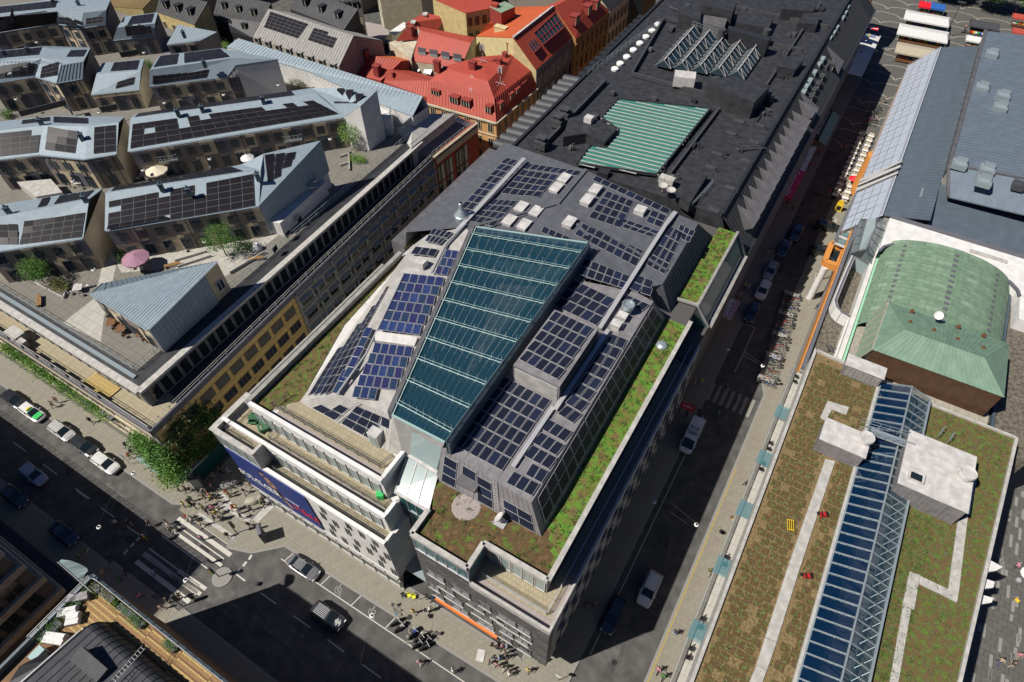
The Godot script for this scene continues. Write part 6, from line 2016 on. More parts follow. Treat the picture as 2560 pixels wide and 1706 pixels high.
		windows(t, a[0] + P3(0,-3.2,0) + d.normalized().cross(Vector3.UP) * .05, P3(a[1].x,a[0].y - 3.2,a[1].z) + d.normalized().cross(Vector3.UP) * .05, maxi(2, int(d.length() / 3.0)), 1.0, 1.5, M.cream_wall, M.glass_dark, 1)
		if q[2] == M.black_roof:
			for i in 3:
				var p: Vector3 = a[0].lerp(a[1], .2 + i * .3).lerp(a[3].lerp(a[2], .2 + i * .3), .3)
				dormer(t, p, atan2(-d.z, d.x), 1.1, M.black_metal, 1, 1.3)
	# patched metal roof with solar panels
	var s0 := P3(-118.82,16.6,-88.84)
	var s1 := P3(-94.03,16.6,-88.19)
	var s2 := P3(-93.89,20.6,-93.91)
	var s3 := P3(-117.96,20.6,-94.56)
	t = bld("patched_roof_house", "old house with a patchy pale metal roof and two dark solar arrays", [[[s0, s1, s2, s3], M.concrete, [s0, s1, s3, s2]], [[s3, s2, s2 + P3(2,-3,-6), s3 + P3(2,-3,-6)], M.concrete]], [s0, s1, s2, s2 + P3(2,-3,-6), s3 + P3(2,-3,-6), s3], M.stone)
	drape_on([[s0, s1, s2, s3]])
	panels(t, P3(-116.96,18,-91.1), P3(-106.97,18,-90.85), P3(-117.08,20.2,-94.15), P3(-105.98,20.2,-93.77), 8, 5, [M.pvk_a, M.pvk_b], [], .03, .1, "solar_panel", M.slate)
	panels(t, P3(-104.3,18,-91.08), P3(-97.51,18,-90.89), P3(-104.1,20,-93.41), P3(-97.48,20,-93.37), 5, 4, [M.pvk_a, M.pvk_b], [[4, 3], [3, 3]], .03, .1, "solar_panel", M.slate)
	drape = []
	for i in 8: dormer(t, s0.lerp(s1, (i + .5) / 8.0) + P3(0,-.7,.3), atan2(-(s1 - s0).z, (s1 - s0).x), 1.3, M.concrete, 1, 1.0)
	# fill: dark roofs towards the horizon
	var g := RandomNumberGenerator.new()
	g.seed = 77
	var fills := [[-150, -150, 34, 26], [-112, -158, 26, 24], [-185, -120, 28, 30], [-128, -190, 40, 26], [-84, -165, 24, 22], [-170, -195, 30, 30], [-92, -196, 26, 22]]
	for i in fills.size():
		var q: Array = fills[i]
		var y := g.randf_range(14, 18)
		var P := [P3(q[0] - q[2] / 2.0,y,q[1] + q[3] / 2.0), P3(q[0] + q[2] / 2.0,y,q[1] + q[3] / 2.0), P3(q[0] + q[2] / 2.0,y,q[1] - q[3] / 2.0), P3(q[0] - q[2] / 2.0,y,q[1] - q[3] / 2.0)]
		var rA: Vector3 = P[0].lerp(P[3], .5) + P3(0,4,0)
		var rB: Vector3 = P[1].lerp(P[2], .5) + P3(0,4,0)
		bld("far_house", ["dark roofed block far behind the row houses", "grey roofed block at the top left distance", "black gabled block beyond the deck", "wide dark block at the upper edge", "dark block behind the red quarter", "far slate roofed block at the upper left edge", "slate roofed block above the yellow block"][i], [[[P[0], P[1], rB, rA], M.black_roof, [P[0], P[1], rA, rB]], [[P[3], P[2], rB, rA], M.black_roof]], [P[0], P[1], rB, P[2], P[3], rA], M.taupe)

func black_store() -> void:
	var t := thing("department_store", "sprawling black roofed department store with a green louvred court", "building")
	var m := MB.new()
	m.bb(-49, -6.4, 0, 17, -166, -75)
	put(m, "body", M.brown_wall, t)
	var K: Material = M.black_roof
	m = MB.new()
	m.quad(P3(-49,17,-75), P3(-49,17,-166), P3(-45.4,21.6,-166), P3(-45.4,21.6,-75)); m.quad(P3(-6.2,17,-75), P3(-6.2,17,-166), P3(-11.4,22,-166), P3(-11.2,22,-75)); m.quad(P3(-45.4,21.6,-75), P3(-11.2,22,-75), P3(-11.4,22,-166), P3(-45.4,21.6,-166)); m.quad(P3(-45.4,21.6,-75), P3(-11.2,22,-75), P3(-8,15,-75), P3(-48,15,-75))
	put(m, "roof", K, t)
	m = MB.new()
	seams(m, P3(-6.2,17,-75), P3(-6.2,17,-160), P3(-11.2,22,-75), P3(-11.4,22,-160), .8, .07)
	seams(m, P3(-49,17,-75), P3(-49,17,-160), P3(-45.4,21.6,-75), P3(-45.4,21.6,-160), .8, .07)
	for i in 22: m.obox(P3(-22,21.98,-76 - i * 1.4), P3(10.5,0,0), P3(0,.06,0), P3(0,0,-.05))
	put(m, "roof_seams", M.slate, t, true)
	m = MB.new()
	m.beam(P3(-11.2,22.1,-75), P3(-11.4,22.1,-160), .5, .25); m.beam(P3(-6.1,17,-75), P3(-6.1,17,-166), .4, .25); m.beam(P3(-45.4,21.8,-75), P3(-45.4,21.8,-160), .5, .3)
	put(m, "roof_edging", M.black_metal, t)
	# barrel dormers over the lane
	for i in 13:
		m = MB.new()
		var z := -76.2 - i * 2.0
		m.tube(P3(-49.3,20.3,z), P3(-45.6,20.6,z), .82, .82, 14)
		put(m, "barrel_dormer", M.slate, t)
	for i in 14:
		m = MB.new()
		var z := -104.0 - i * 2.3
		m.bb(-49.2, -46.5, 17.6, 18.8, z - .7, z + .7)
		put(m, "box_dormer", M.black_metal, t)
	# folded triangular dormers over the side street
	for i in 13:
		var z := -78.0 - i * 2.62
		if i == 12: z -= 1.5
		m = MB.new()
		var A := P3(-10.2,21.4,z - 1.2)
		var B := P3(-6.6,20.4,z - 1.5)
		var C := P3(-6.8,20.0,z + 1.0)
		var D := P3(-7.9,18.6,z + .2)
		m.tri(A, B, C); m.tri(A, C, D); m.tri(A, B, D); m.tri(B, C, D)
		put(m, "folded_dormer", M.zinc_dark, t)
	for z in [-112.0, -131.0]:
		m = MB.new()
		m.slab([P3(-10.4,21.6,z - 2.5), P3(-6.6,19.4,z - 2.8), P3(-6.5,19.0,z + 1.4)], .2)
		put(m, "folded_dormer", M.zinc_dark, t)
	for p in [P3(-10.93,21.2,-137.75), P3(-10.84,21.2,-140.36), P3(-10.84,21.2,-142.83), P3(-10.8,21.2,-147.79), P3(-10.86,21.2,-150.39), P3(-11.02,21.2,-153.15), P3(-10.17,20.8,-129.41), P3(-10.29,20.8,-127.1), P3(-10.24,20.8,-123.68), P3(-10.19,20.8,-120.32), P3(-10.23,20.8,-117.94), P3(-10.14,20.8,-115.8)]:
		m = MB.new()
		m.box(P3(p.x,p.y,p.z), P3(.9,.7,1.5))
		put(m, "roof_window", M.glass_milk, t)
	for p in [P3(-7.9,18.6,-131.24), P3(-8.84,18.6,-129.42), P3(-8.57,18.6,-125.49), P3(-8.51,18.6,-122.5), P3(-8.57,18.6,-120.09), P3(-8.46,18.6,-117.55)]:
		dormer(t, p, PI / 2, 1.5, M.slate, 1, 1.2)
	# west facade windows and street level
	for j in 4: windows(t, P3(-6.38,2 + j * 3.7,-76), P3(-6.38,2 + j * 3.7,-160), 30, 1.5, 2.3, M.concrete, M.glass_dark, 1)
	m = MB.new()
	for j in 4: m.beam(P3(-6.3,4.9 + j * 3.7,-75), P3(-6.3,4.9 + j * 3.7,-166), .25, .35)
	put(m, "string_course", M.stone, t)
	# green louvred court roof
	var gp := [P3(-36.4,22.4,-95.1), P3(-21.8,22.4,-100.0), P3(-22.5,22.4,-78.5), P3(-34.1,22.4,-75.1), P3(-34.4,22.4,-80.5), P3(-32.0,22.4,-81.2), P3(-32.3,22.4,-86.5), P3(-36.4,22.4,-88.4)]
	m = MB.new()
	m.slab(gp, .2)
	put(m, "louvre_base", M.teal, t)
	var f2 := PackedVector2Array()
	for p in gp: f2.append(Vector2(p.x, p.z))
	var sl := MB.new()
	for i in 24:
		var lm := MB.new()
		var z := -76.2 - i * 1.02
		var started := false
		var xs := 0.0
		var x := -36.6
		while x < -21.9:
			var zz := z - (x + 29.0) * .12
			var inside := Geometry2D.is_point_in_polygon(Vector2(x, zz), f2)
			if inside:
				if not started: started = true; xs = x
				for dz in [-.28, .28]: sl.bb(x, x + .13, 22.42, 22.5, zz + dz - .2, zz + dz + .2)
			if started and (not inside or x > -22.2):
				lm.beam(P3(xs, 22.55, z - (xs + 29.0) * .12 + .5), P3(x, 22.55, z - (x + 29.0) * .12 + .5), .1, .1)
				started = false
			x += .3
		if lm.v.size() > 0: put(lm, "louvre_rail", M.white_metal, t)
	put(sl, "louvre_slats", M.green_louvre, t, true)
	m = MB.new()
	for i in gp.size(): m.beam(gp[i] + P3(0,.1,0), gp[(i + 1) % gp.size()] + P3(0,.1,0), .25, .4)
	put(m, "louvre_edge", K, t)
	# four gabled roof lights
	for i in 5:
		var x0 := -35.5 + i * 3.15
		var x1 := x0 + 3.0
		var xm := (x0 + x1) / 2
		var za := -109.2 - i * .7
		var zb := -124.4
		m = MB.new()
		m.quad(P3(x0,22.3,za), P3(x0,22.3,zb), P3(xm,23.6,zb), P3(xm,23.6,za)); m.quad(P3(x1,22.3,za), P3(x1,22.3,zb), P3(xm,23.6,zb), P3(xm,23.6,za)); m.tri(P3(x0,22.3,za), P3(x1,22.3,za), P3(xm,23.6,za)); m.tri(P3(x0,22.3,zb), P3(x1,22.3,zb), P3(xm,23.6,zb))
		var sk := put(m, "gabled_roof_light", M.glass_blue, t)
		m = MB.new()
		m.beam(P3(xm,23.7,za), P3(xm,23.7,zb), .14, .14)
		for k in 10:
			var z := lerpf(za, zb, k / 9.0)
			m.beam(P3(x0,22.4,z), P3(xm,23.68,z), .05, .05); m.beam(P3(x1,22.4,z), P3(xm,23.68,z), .05, .05)
			if k < 9 and k % 3 == 0: m.beam(P3(x1,22.45,z), P3(xm, 23.68, lerpf(za, zb, (k + 1) / 9.0)), .05, .05)
		put(m, "glazing_bars", M.white_metal, sk)
	# roof houses, vents and plant
	for q in [[[P3(-24.32,25,-104.1), P3(-21.19,25,-106.99), P3(-14.66,25,-107.2), P3(-15.37,25,-100.87), P3(-19.38,25,-101.19)], K], [[P3(-27.71,25,-124.85), P3(-19.35,25,-124.12), P3(-19.48,25,-122.54), P3(-27.38,25,-123.45)], M.black_metal], [[P3(-35.18,25,-131.03), P3(-28.94,25,-131.13), P3(-29.56,25,-135.71), P3(-35.81,25,-136.16)], K], [[P3(-37.76,24.5,-126.05), P3(-33.49,24.5,-125.88), P3(-34.81,24.5,-130.32), P3(-39.33,24.5,-130.09)], K], [[P3(-33.84,23.6,-126.57), P3(-28.79,23.6,-126.54), P3(-29.63,23.6,-130.76), P3(-34.2,23.6,-130.05)], M.zinc_dark], [[P3(-27.62,23.6,-130.06), P3(-21.45,23.6,-130.66), P3(-21.91,23.6,-136.18), P3(-28.97,23.6,-136.01)], K], [[P3(-21.42,24,-139.15), P3(-15.87,24,-141.11), P3(-15.94,24,-144.89), P3(-21.97,24,-144.29)], K], [[P3(-15.92,23.5,-117.37), P3(-12.86,23.5,-117.6), P3(-12.48,23.5,-122.07), P3(-16.06,23.5,-121.61)], K], [[P3(-17.23,23.6,-135.88), P3(-13.79,23.6,-136.73), P3(-14.56,23.6,-142.16), P3(-17.25,23.6,-141.42)], K], [[P3(-38.49,23.5,-79.02), P3(-35.8,23.5,-81.64), P3(-32.31,23.5,-81.02), P3(-32.23,23.5,-85.3), P3(-38.67,23.5,-86.57), P3(-40.22,23.5,-84.08)], K], [[P3(-17.4,23.2,-74.42), P3(-15.66,23.2,-73.9), P3(-15.74,23.2,-81.35), P3(-17.49,23.2,-81.17)], K], [[P3(-30.42,22.6,-74.72), P3(-28.77,22.6,-74.83), P3(-28.86,22.6,-76.04), P3(-30.52,22.6,-75.94)], M.black_metal]]:
		m = MB.new()
		m.prism(q[0], 21.5)
		put(m, "roof_house", q[1], t)
	for p in [P3(-41.92,22,-85.95), P3(-41.88,22,-83.44), P3(-41.2,22,-76.85)]:
		m = MB.new()
		m.box(p + P3(0,.6,0), P3(2.0,1.2,1.6)); m.box(p + P3(0,1.5,0), P3(1.2,.6,.9)); m.box(p + P3(0,1.85,0), P3(1.7,.12,1.3))
		put(m, "vent_box", M.slate, t)
	m = MB.new()
	m.box(P3(-36.93,24,-84.76), P3(1.3,.9,1.2))
	put(m, "vent_box", M.white_metal, t)
	m = MB.new()
	m.box(P3(-28.68,23.2,-105.49), P3(3.6,1.8,2.4), .3)
	put(m, "air_handler", M.white_metal, t)
	for p in [P3(-23.6,23.5,-107.15), P3(-14.23,23,-107.65), P3(-28.2,24.5,-122.87), P3(-20.91,24.5,-126.97)]:
		m = MB.new()
		m.tube(p + P3(0,-1.2,0), p + P3(0,.5,0), .7, .7, 10)
		put(m, "vent_drum", M.slate, t)
	for p in [P3(-41.67,22,-125.57), P3(-41.65,22,-122.51), P3(-41.63,22,-119.52), P3(-41.61,22,-116.48), P3(-41.59,22,-113.45), P3(-41.57,22,-110.37), P3(-41.6,22,-107.47), P3(-41.58,22,-105.18)]:
		m = MB.new()
		m.lathe(p, [Vector2(.7, -.3), Vector2(.7, .05), Vector2(.5, .2), Vector2(.01, .28)], 12)
		put(m, "dome_light", M.lamp_white, t)
	for p in [P3(-16.64,22,-88.62), P3(-16.59,22,-95.17), P3(-16.55,22,-99.14), P3(-16.35,22,-84.82), P3(-12.67,22,-94.56), P3(-12.35,22,-89.08), P3(-12.46,22,-75.4), P3(-12.11,22,-81.43), P3(-13.3,22,-99.74)]:
		m = MB.new()
		m.box(p + P3(0,.1,0), P3(1.6,.22,.7)); m.tube(p + P3(1.2,0,.6), p + P3(1.2,.8,.6), .1, .1, 6)
		put(m, "roof_step_vent", M.slate, t)
	m = MB.new()
	m.tube(P3(-20.43,22,-75.65), P3(-20.43,22,-75.65) + P3(0,2.6,0), .06, .06, 5)
	m.lathe(P3(-20.09,24,-74.19), [Vector2(.01, 0), Vector2(.5, .15), Vector2(.7, .35)], 12); m.lathe(P3(-18.71,24,-73.81), [Vector2(.01, 0), Vector2(.5, .15), Vector2(.7, .35)], 12)
	m.box(P3(-20.55,23,-77.47), P3(2.2,.8,1.2))
	put(m, "aerials", M.concrete_pale, t)
	m = MB.new()
	railing(m, [P3(-15.43,22,-74.26), P3(-14.74,22,-80.93)], 1.0, .8, 2); railing(m, [P3(-34.17,24,-123.22), P3(-28.8,24,-122.08)], 1.0, .8, 2); railing(m, [P3(-45,21.8,-101), P3(-41.5,21.8,-126)], 1.0, 1.5, 2)
	put(m, "railing", M.steel, t)
	var g := RandomNumberGenerator.new()
	g.seed = 12
	for i in 46:
		var p := P3(g.randf_range(-40, -14), 21.9, g.randf_range(-160, -76))
		if Geometry2D.is_point_in_polygon(Vector2(p.x, p.z), f2) or (p.x > -36.5 and p.x < -18 and p.z < -106 and p.z > -126): continue
		m = MB.new()
		var s0 := g.randf_range(.4, 1.3)
		m.box(p + P3(0,.25,0), P3(s0, .6, s0 * g.randf_range(.6, 1.6)))
		if i % 3 == 0: m.tube(p + P3(s0,0,0), p + P3(s0,1.1,0), .12, .12, 6)
		if i % 4 == 0: m.tube(p + P3(0,.3,0), p + P3(g.randf_range(-4, 4), .3, g.randf_range(-4, 4)), .1, .1, 5)
		put(m, "roof_unit", [M.slate, M.black_metal, M.zinc_dark, M.slate][i % 4], t)
	for q in [[P3(-38,22.2,-104.5), P3(-13,22.2,-104.5)], [P3(-38,22.2,-104.5), P3(-41.4,22.2,-128)], [P3(-16,22.2,-105), P3(-16,22.2,-150)], [P3(-41,22.2,-76), P3(-41,22.2,-100)], [P3(-21,22.2,-76), P3(-20.6,22.2,-101)], [P3(-41,22.2,-128), P3(-14,22.2,-128)], [P3(-36,22.2,-140), P3(-12,22.2,-140)]]:
		m = MB.new()
		m.beam(q[0], q[1], .35, .7)
		put(m, "roof_ledge", M.slate, t)
	# canopies and signs over the side street
	var s := thing("shop_canopy", "pink canopy with white script lettering over the dark street", "canopy")
	var ca := P3(-5.96,4,-119.17)
	var cb := P3(-5.97,4,-109.28)
	m = MB.new()
	m.bb(-7.0, -4.9, 3.6, 4.0, cb.z, ca.z)
	put(m, "canopy_board", M.pink, s)
	lettering(s, "Caramella", 1.3, P3(-6.35, 4.02, (ca.z + cb.z) / 2), P3(0,0,1), P3(1,0,0), M.lamp_white, "lettering", .02, true)
	s = thing("shop_canopy", "white canopy with black letters next to the pink one", "canopy")
	ca = P3(-6.07,4,-128.71)
	cb = P3(-5.77,4,-119)
	put(solid(-6.9, -5.0, 3.6, 4.0, cb.z, ca.z), "canopy_board", M.white, s)
	lettering(s, "VaccinDirekt", 1.25, P3(-6.4, 4.02, (ca.z + cb.z) / 2), P3(0,0,1), P3(1,0,0), M.black, "lettering", .02)
	s = thing("shop_canopy", "teal awning below a long black sign with white letters", "canopy")
	ca = P3(-6.42,4,-143.98)
	cb = P3(-5.49,4,-131.18)
	m = MB.new()
	m.slab([P3(-5.4,4.2,cb.z), P3(-5.4,4.2,ca.z), P3(-3.6,3.4,ca.z), P3(-3.6,3.4,cb.z)], .1)
	put(m, "awning", M.green_louvre, s)
	put(solid(-6.9, -5.3, 4.0, 4.5, cb.z, ca.z), "sign_board", M.black, s)
	lettering(s, "THE LEVI'S STORE", .95, P3(-6.3, 4.52, (ca.z + cb.z) / 2), P3(0,0,1), P3(1,0,0), M.lamp_white, "lettering", .02)
	# white market tent below the flags
	s = thing("street_tent", "long white tent roof hung with flags beside the black store", "tent")
	m = MB.new()
	m.slab([P3(-6.98,5,-182.15), P3(-3.16,4.4,-184.68), P3(-3,4.4,-161.63), P3(-6.49,5,-160.36)], .08)
	put(m, "tent_roof", M.tarp, s)
	m = MB.new()
	for p in [P3(-3.16,4.4,-184.68), P3(-3,4.4,-161.63), P3(-6.49,5,-160.36), P3(-2.96,4.4,-172.75)]: m.tube(p, P3(p.x,0,p.z), .06, .06, 5)
	put(m, "poles", M.steel, s)
	var fl := [[P3(-5.63,6.2,-183.56), M.bright_red, M.lamp_white, "red flag with a white cross over the market street"], [P3(-5.3,6.2,-179.22), M.blue, M.yellow, "blue flag with a yellow cross over the market street"], [P3(-5.37,6.2,-175.23), M.cobalt, M.lamp_white, "dark blue and white flag over the market street"], [P3(-5.21,6.2,-169.39), M.lamp_white, M.bright_red, "white and red flag over the market street"]]
	for q in fl:
		var fg := thing("flag", q[3], "flag", q[0])
		put(solid(-1.3, 1.3, 0, .04, -.8, .8), "cloth", q[1], fg)
		m = MB.new()
		m.bb(-1.3, 1.3, .041, .05, -.15, .15); m.bb(-.5, -.2, .041, .05, -.8, .8)
		put(m, "cross", q[2], fg)
		m = MB.new()
		m.tube(P3(-1.4,0,.9), P3(-1.4,0,-.9), .03, .03, 4); m.tube(P3(-1.4,0,0), P3(-6.5 - q[0].x,0.3,0), .03, .03, 4)
		put(m, "staff", M.steel, fg)
	# buildings closing the view at the top
	for q in [["white house with dark windows at the top edge above the black roofs", P3(-28,20,-178), 14.0, M.white_render], ["orange house with square windows at the top edge", P3(-17,18,-176), 9.0, M.orange_wall], ["ochre house at the top edge beside the market street", P3(-12.5,16,-186), 8.0, M.orange_wall], ["grey house at the upper edge behind the roof lights", P3(-46,19,-180), 16.0, M.concrete]]:
		var c: Vector3 = q[1]
		var w: float = q[2]
		var b := bld("street_house", q[0], [[[c + P3(-w / 2,0,6), c + P3(w / 2,0,6), c + P3(w / 2,3,-4), c + P3(-w / 2,3,-4)], K]], [c + P3(-w / 2,0,6), c + P3(w / 2,0,6), c + P3(w / 2,3,-4), c + P3(-w / 2,3,-4)], q[3])
		for j in 4: windows(b, P3(c.x - w / 2,c.y - 3 - j * 3.6,c.z + 6.03), P3(c.x + w / 2,c.y - 3 - j * 3.6,c.z + 6.03), int(w / 2.4), 1.1, 1.8, M.brown_wall, M.glass_dark, 1)

func hall() -> void:
	var t := thing("market_hall", "long market hall with blue grey seam metal roofs and square vents", "building")
	var m := MB.new()
	m.bb(9.4, 60, 0, 13.6, -162, -98)
	m.bb(15.6, 48, 13.6, 18.8, -161.4, -109)
	put(m, "body", M.concrete, t)
	m = MB.new()
	m.slab([P3(9.2,14.0,-162), P3(15.6,15.8,-162), P3(15.6,15.8,-98), P3(9.2,14.0,-98)], .2)
	m.slab([P3(15.6,15.8,-108), P3(60,15.8,-108), P3(60,14.0,-98), P3(15.6,14.2,-98)], .2)
	put(m, "lower_roof", M.hall_roof_dark, t)
	m = MB.new()
	m.slab([P3(15.2,19.0,-161.6), P3(30,20.4,-161.6), P3(30,20.4,-109), P3(15.2,19.0,-109)], .25)
	m.slab([P3(30,20.4,-161.6), P3(48,19.0,-161.6), P3(48,19.0,-109), P3(30,20.4,-109)], .25)
	m.slab([P3(15.2,19.0,-109), P3(30,20.4,-109), P3(30,17.4,-104), P3(17,16.6,-104)], .2)
	m.slab([P3(48,19.0,-109), P3(30,20.4,-109), P3(30,17.4,-104), P3(46,16.6,-104)], .2)
	put(m, "upper_roof", M.hall_roof, t)
	m = MB.new()
	for i in 62: m.beam(P3(15.3,19.06,-161 + i * .84), P3(30,20.46,-161 + i * .84), .06, .08)
	for i in 74: m.beam(P3(9.3,14.06,-161.5 + i * .86), P3(15.5,15.86,-161.5 + i * .86), .06, .08)
	seams(m, P3(15.2,19.0,-109), P3(30,20.4,-109), P3(17,16.6,-104), P3(30,17.4,-104), .9, .06)
	put(m, "roof_seams", M.hall_roof, t, true)
	m = MB.new()
	m.beam(P3(15.5,17.3,-161), P3(15.5,17.3,-109), .12, 1.4)
	put(m, "clerestory", M.glass_dark, t)
	m = MB.new()
	m.beam(P3(15.3,19.1,-161.6), P3(15.3,19.1,-109), .5, .3); m.beam(P3(15.2,19.05,-108.9), P3(30,20.45,-108.9), .35, .25); m.beam(P3(9.2,14.05,-162), P3(9.2,14.05,-98), .3, .25); m.beam(P3(15.2,19,-109), P3(16.9,16.6,-104), .4, .3)
	for i in 20: m.box(P3(15.42,17.3,-160 + i * 2.6), P3(.14,1.5,.12))
	put(m, "flashing", M.zinc_dark, t)
	for p in [P3(17.25,19.4,-150.08), P3(17.05,19.2,-136.04), P3(20.42,19.6,-133.94), P3(20.34,19.6,-129.44), P3(16.54,19.2,-108.99), P3(20.33,19.4,-109.19), P3(20.21,19.4,-105.65)]:
		m = MB.new()
		m.box(p + P3(0,.2,0), P3(2.2,.8,2.2)); m.box(p + P3(.1,.8,-.4), P3(1.5,.5,1.0))
		put(m, "roof_vent", M.steel, t)
	m = MB.new()
	m.box(P3(14.1,15,-105.39), P3(1.6,.5,2.6))
	put(m, "access_hatch", M.steel, t)
	m = MB.new()
	m.box(P3(24.89,19.6,-107.19), P3(1.6,1.0,1.6))
	put(m, "roof_vent", M.slate, t)
	# scaffold with clear sheeting along the street side
	var s := thing("sheeted_scaffold", "scaffold lean-to covered with shiny translucent plastic sheeting", "scaffold")
	for i in 16:
		var za := -97.5 - i * 4.0
		var zb := za - 3.9
		if i == 3: continue
		m = MB.new()
		m.slab([P3(5.0,9.2,za), P3(9.3,14.4,za), P3(9.3,14.4,zb), P3(5.0,9.2,zb)], .03)
		put(m, "sheet", M.plastic_sheet, s)
	m = MB.new()
	var g := RandomNumberGenerator.new()
	g.seed = 3
	for i in 10:
		var z := -109.4 - i * .42
		var d0 := g.randf_range(-.5, .5)
		var d1 := g.randf_range(-.5, .5)
		m.quad(P3(4.6,9.3 + d0,z), P3(9.3,14.6 + d1,z), P3(9.3,14.6 - d0,z - .45), P3(4.6,9.3 - d1,z - .45))
	put(m, "crumpled_sheet", M.alu, s)
	m = MB.new()
	for i in 33:
		var z := -97.5 - i * 2.0
		m.tube(P3(4.7,9.15,z), P3(9.3,14.35,z), .04, .04, 4); m.tube(P3(5.2,0,z), P3(5.2,9.3,z), .04, .04, 4)
	for k in 5: m.tube(P3(4.9 + k,9.3 + k * 1.2,-97.5), P3(4.9 + k,9.3 + k * 1.2,-161.5), .035, .035, 4)
	for k in 4: m.tube(P3(5.2,2 + k * 2.2,-97.5), P3(5.2,2 + k * 2.2,-161.5), .04, .04, 4)
	put(m, "tubes", M.alu, s)
	m = MB.new()
	m.bb(5.05, 5.2, 5.2, 8.8, -161, -100)
	put(m, "hoarding", M.orange_panel, s)
	m = MB.new()
	m.lathe(P3(5.71,6,-123.73), [Vector2(1.6, -6), Vector2(1.6, 2.6), Vector2(.01, 2.9)], 14)
	put(m, "corner_drum", M.orange_panel, s)
	# ---- white flat roof between hall and copper roof
	var w := thing("white_roof_block", "white flat roofed block wrapped round the green barrel roof", "building")
	m = MB.new()
	var P := [P3(10.4,14.4,-97.8), P3(60,14.4,-97.8), P3(60,14.4,-84), P3(29.4,14.4,-84)]
	for i in 13:
		var a := PI * i / 12.0
		P.append(P3(19.8 + cos(a) * 9.4, 14.4, -88.6 - sin(a) * 4.6))
	P.append(P3(10.4,14.4,-88))
	m.prism(P, 0)
	put(m, "roof_slab", M.white, w)
	m = MB.new()
	m.beam(P3(10.4,14.6,-97.6), P3(60,14.6,-97.6), .5, .4)
	for i in 12:
		var a := PI * i / 12.0
		var b := PI * (i + 1) / 12.0
		m.beam(P3(19.8 + cos(a) * 9.3, 14.5, -88.6 - sin(a) * 4.5), P3(19.8 + cos(b) * 9.3, 14.5, -88.6 - sin(b) * 4.5), .35, .25)
	put(m, "edging", M.slate_panel, w)
	put(solid(22, 27, 14.42, 14.6, -95.6, -94.9), "roof_grille", M.concrete_pale, w)
	# ---- copper roofed building
	copper()
	# ---- street-side annexes
	var x := thing("street_annex", "low annex with orange fascia, gravel roof and curved white parapet", "building")
	m = MB.new()
	m.bb(6.5, 10.8, 0, 10.6, -97.6, -63.6)
	put(m, "body", M.concrete, x)
	put(solid(6.7, 10.7, 10.6, 10.72, -97, -64), "gravel_roof", M.brown_gravel, x)
	m = MB.new()
	m.beam(P3(6.3,8.6,-97.6), P3(6.5,8.6,-64), .25, 3.0)
	put(m, "orange_fascia", M.orange_panel, x)
	m = MB.new()
	m.beam(P3(6.55,10.9,-97.6), P3(6.75,10.9,-64), .45, .7)
	put(m, "dark_coping", M.slate_panel, x)
	m = MB.new()
	var path := [P3(7.6,11.9,-88.09), P3(7.44,11.9,-83.35), P3(7.34,11.9,-79.06), P3(7.33,11.9,-76.84), P3(7.82,11.9,-75.63), P3(8.72,11.9,-74.84), P3(9.68,11.9,-74.6), P3(10.52,11.9,-74.44)]
	for i in path.size() - 1: m.beam(path[i], path[i + 1], .5, 1.9)
	put(m, "curved_parapet", M.white, x)
	m = MB.new()
	for i in path.size() - 1: m.beam(path[i] + P3(0,1.0,0), path[i + 1] + P3(0,1.0,0), .3, .1)
	put(m, "parapet_cap", M.slate_panel, x)
	m = MB.new()
	m.bb(9.9, 10.5, 10.5, 13.4, -92, -64); m.bb(9.7, 10.6, 10.5, 12.2, -75, -66)
	put(m, "white_wall", M.white_render, x)
	m = MB.new()
	for i in 4: m.tube(P3(8.36,10.8,-69.41) + P3(i * .6,.5,0), P3(8.96,10.8,-68.55) + P3(i * .6,.5,0), .12, .12, 6)
	put(m, "coiled_pipes", M.dark_steel, x)
	# glass conservatory
	var c := thing("glass_conservatory", "faceted glass conservatory on the roof beside the copper barrel", "conservatory")
	var q := [P3(6.7,13,-96.74), P3(7.13,13,-87.79), P3(10.4,13,-86.5), P3(10.81,13,-95.8), P3(9.79,13,-98.94)]
	var tp := [P3(7.18,15.5,-93.55), P3(7.66,15,-86.15), P3(8.47,16,-85.91), P3(8.69,16,-91.74), P3(8.37,16,-93.95)]
	m = MB.new()
	m.walls(q, 10.6)
	for i in 4: m.quad(q[i], q[i + 1], tp[i + 1], tp[i])
	m.poly(tp)
	put(m, "glazing", M.glass_milk, c)
	m = MB.new()
	for i in 4:
		m.beam(q[i], q[i + 1], .18, .18); m.beam(tp[i], tp[i + 1], .15, .15); m.beam(q[i], tp[i], .15, .15); m.beam(q[i], P3(q[i].x,10.6,q[i].z), .15, .15)
	for k in 5: m.beam((q[0] as Vector3).lerp(q[1], k / 4.0), (tp[0] as Vector3).lerp(tp[1], k / 4.0), .08, .08)
	for k in 5: m.beam((q[2] as Vector3).lerp(q[3], k / 4.0), (tp[2] as Vector3).lerp(tp[3], k / 4.0), .08, .08)
	put(m, "frame", M.slate_panel, c)
	# pergola over the pavement
	var pg := thing("street_pergola", "white slatted glass pergola along the hall front", "pergola")
	for i in 10:
		m = MB.new()
		var u := i / 9.0
		m.beam((P3(4.68,9,-94.23) as Vector3).lerp(P3(4.99,9,-112.8), u), (P3(6.38,9.4,-93.47) as Vector3).lerp(P3(6.97,9.4,-112.83), u), .3, .25)
		put(m, "slat", M.white_metal, pg)
	m = MB.new()
	m.beam(P3(4.68,9,-94.23), P3(4.99,9,-112.8), .3, .3); m.beam(P3(6.38,9.4,-93.47), P3(6.97,9.4,-112.83), .3, .3)
	put(m, "edge_beam", M.slate_panel, pg)
	m = MB.new()
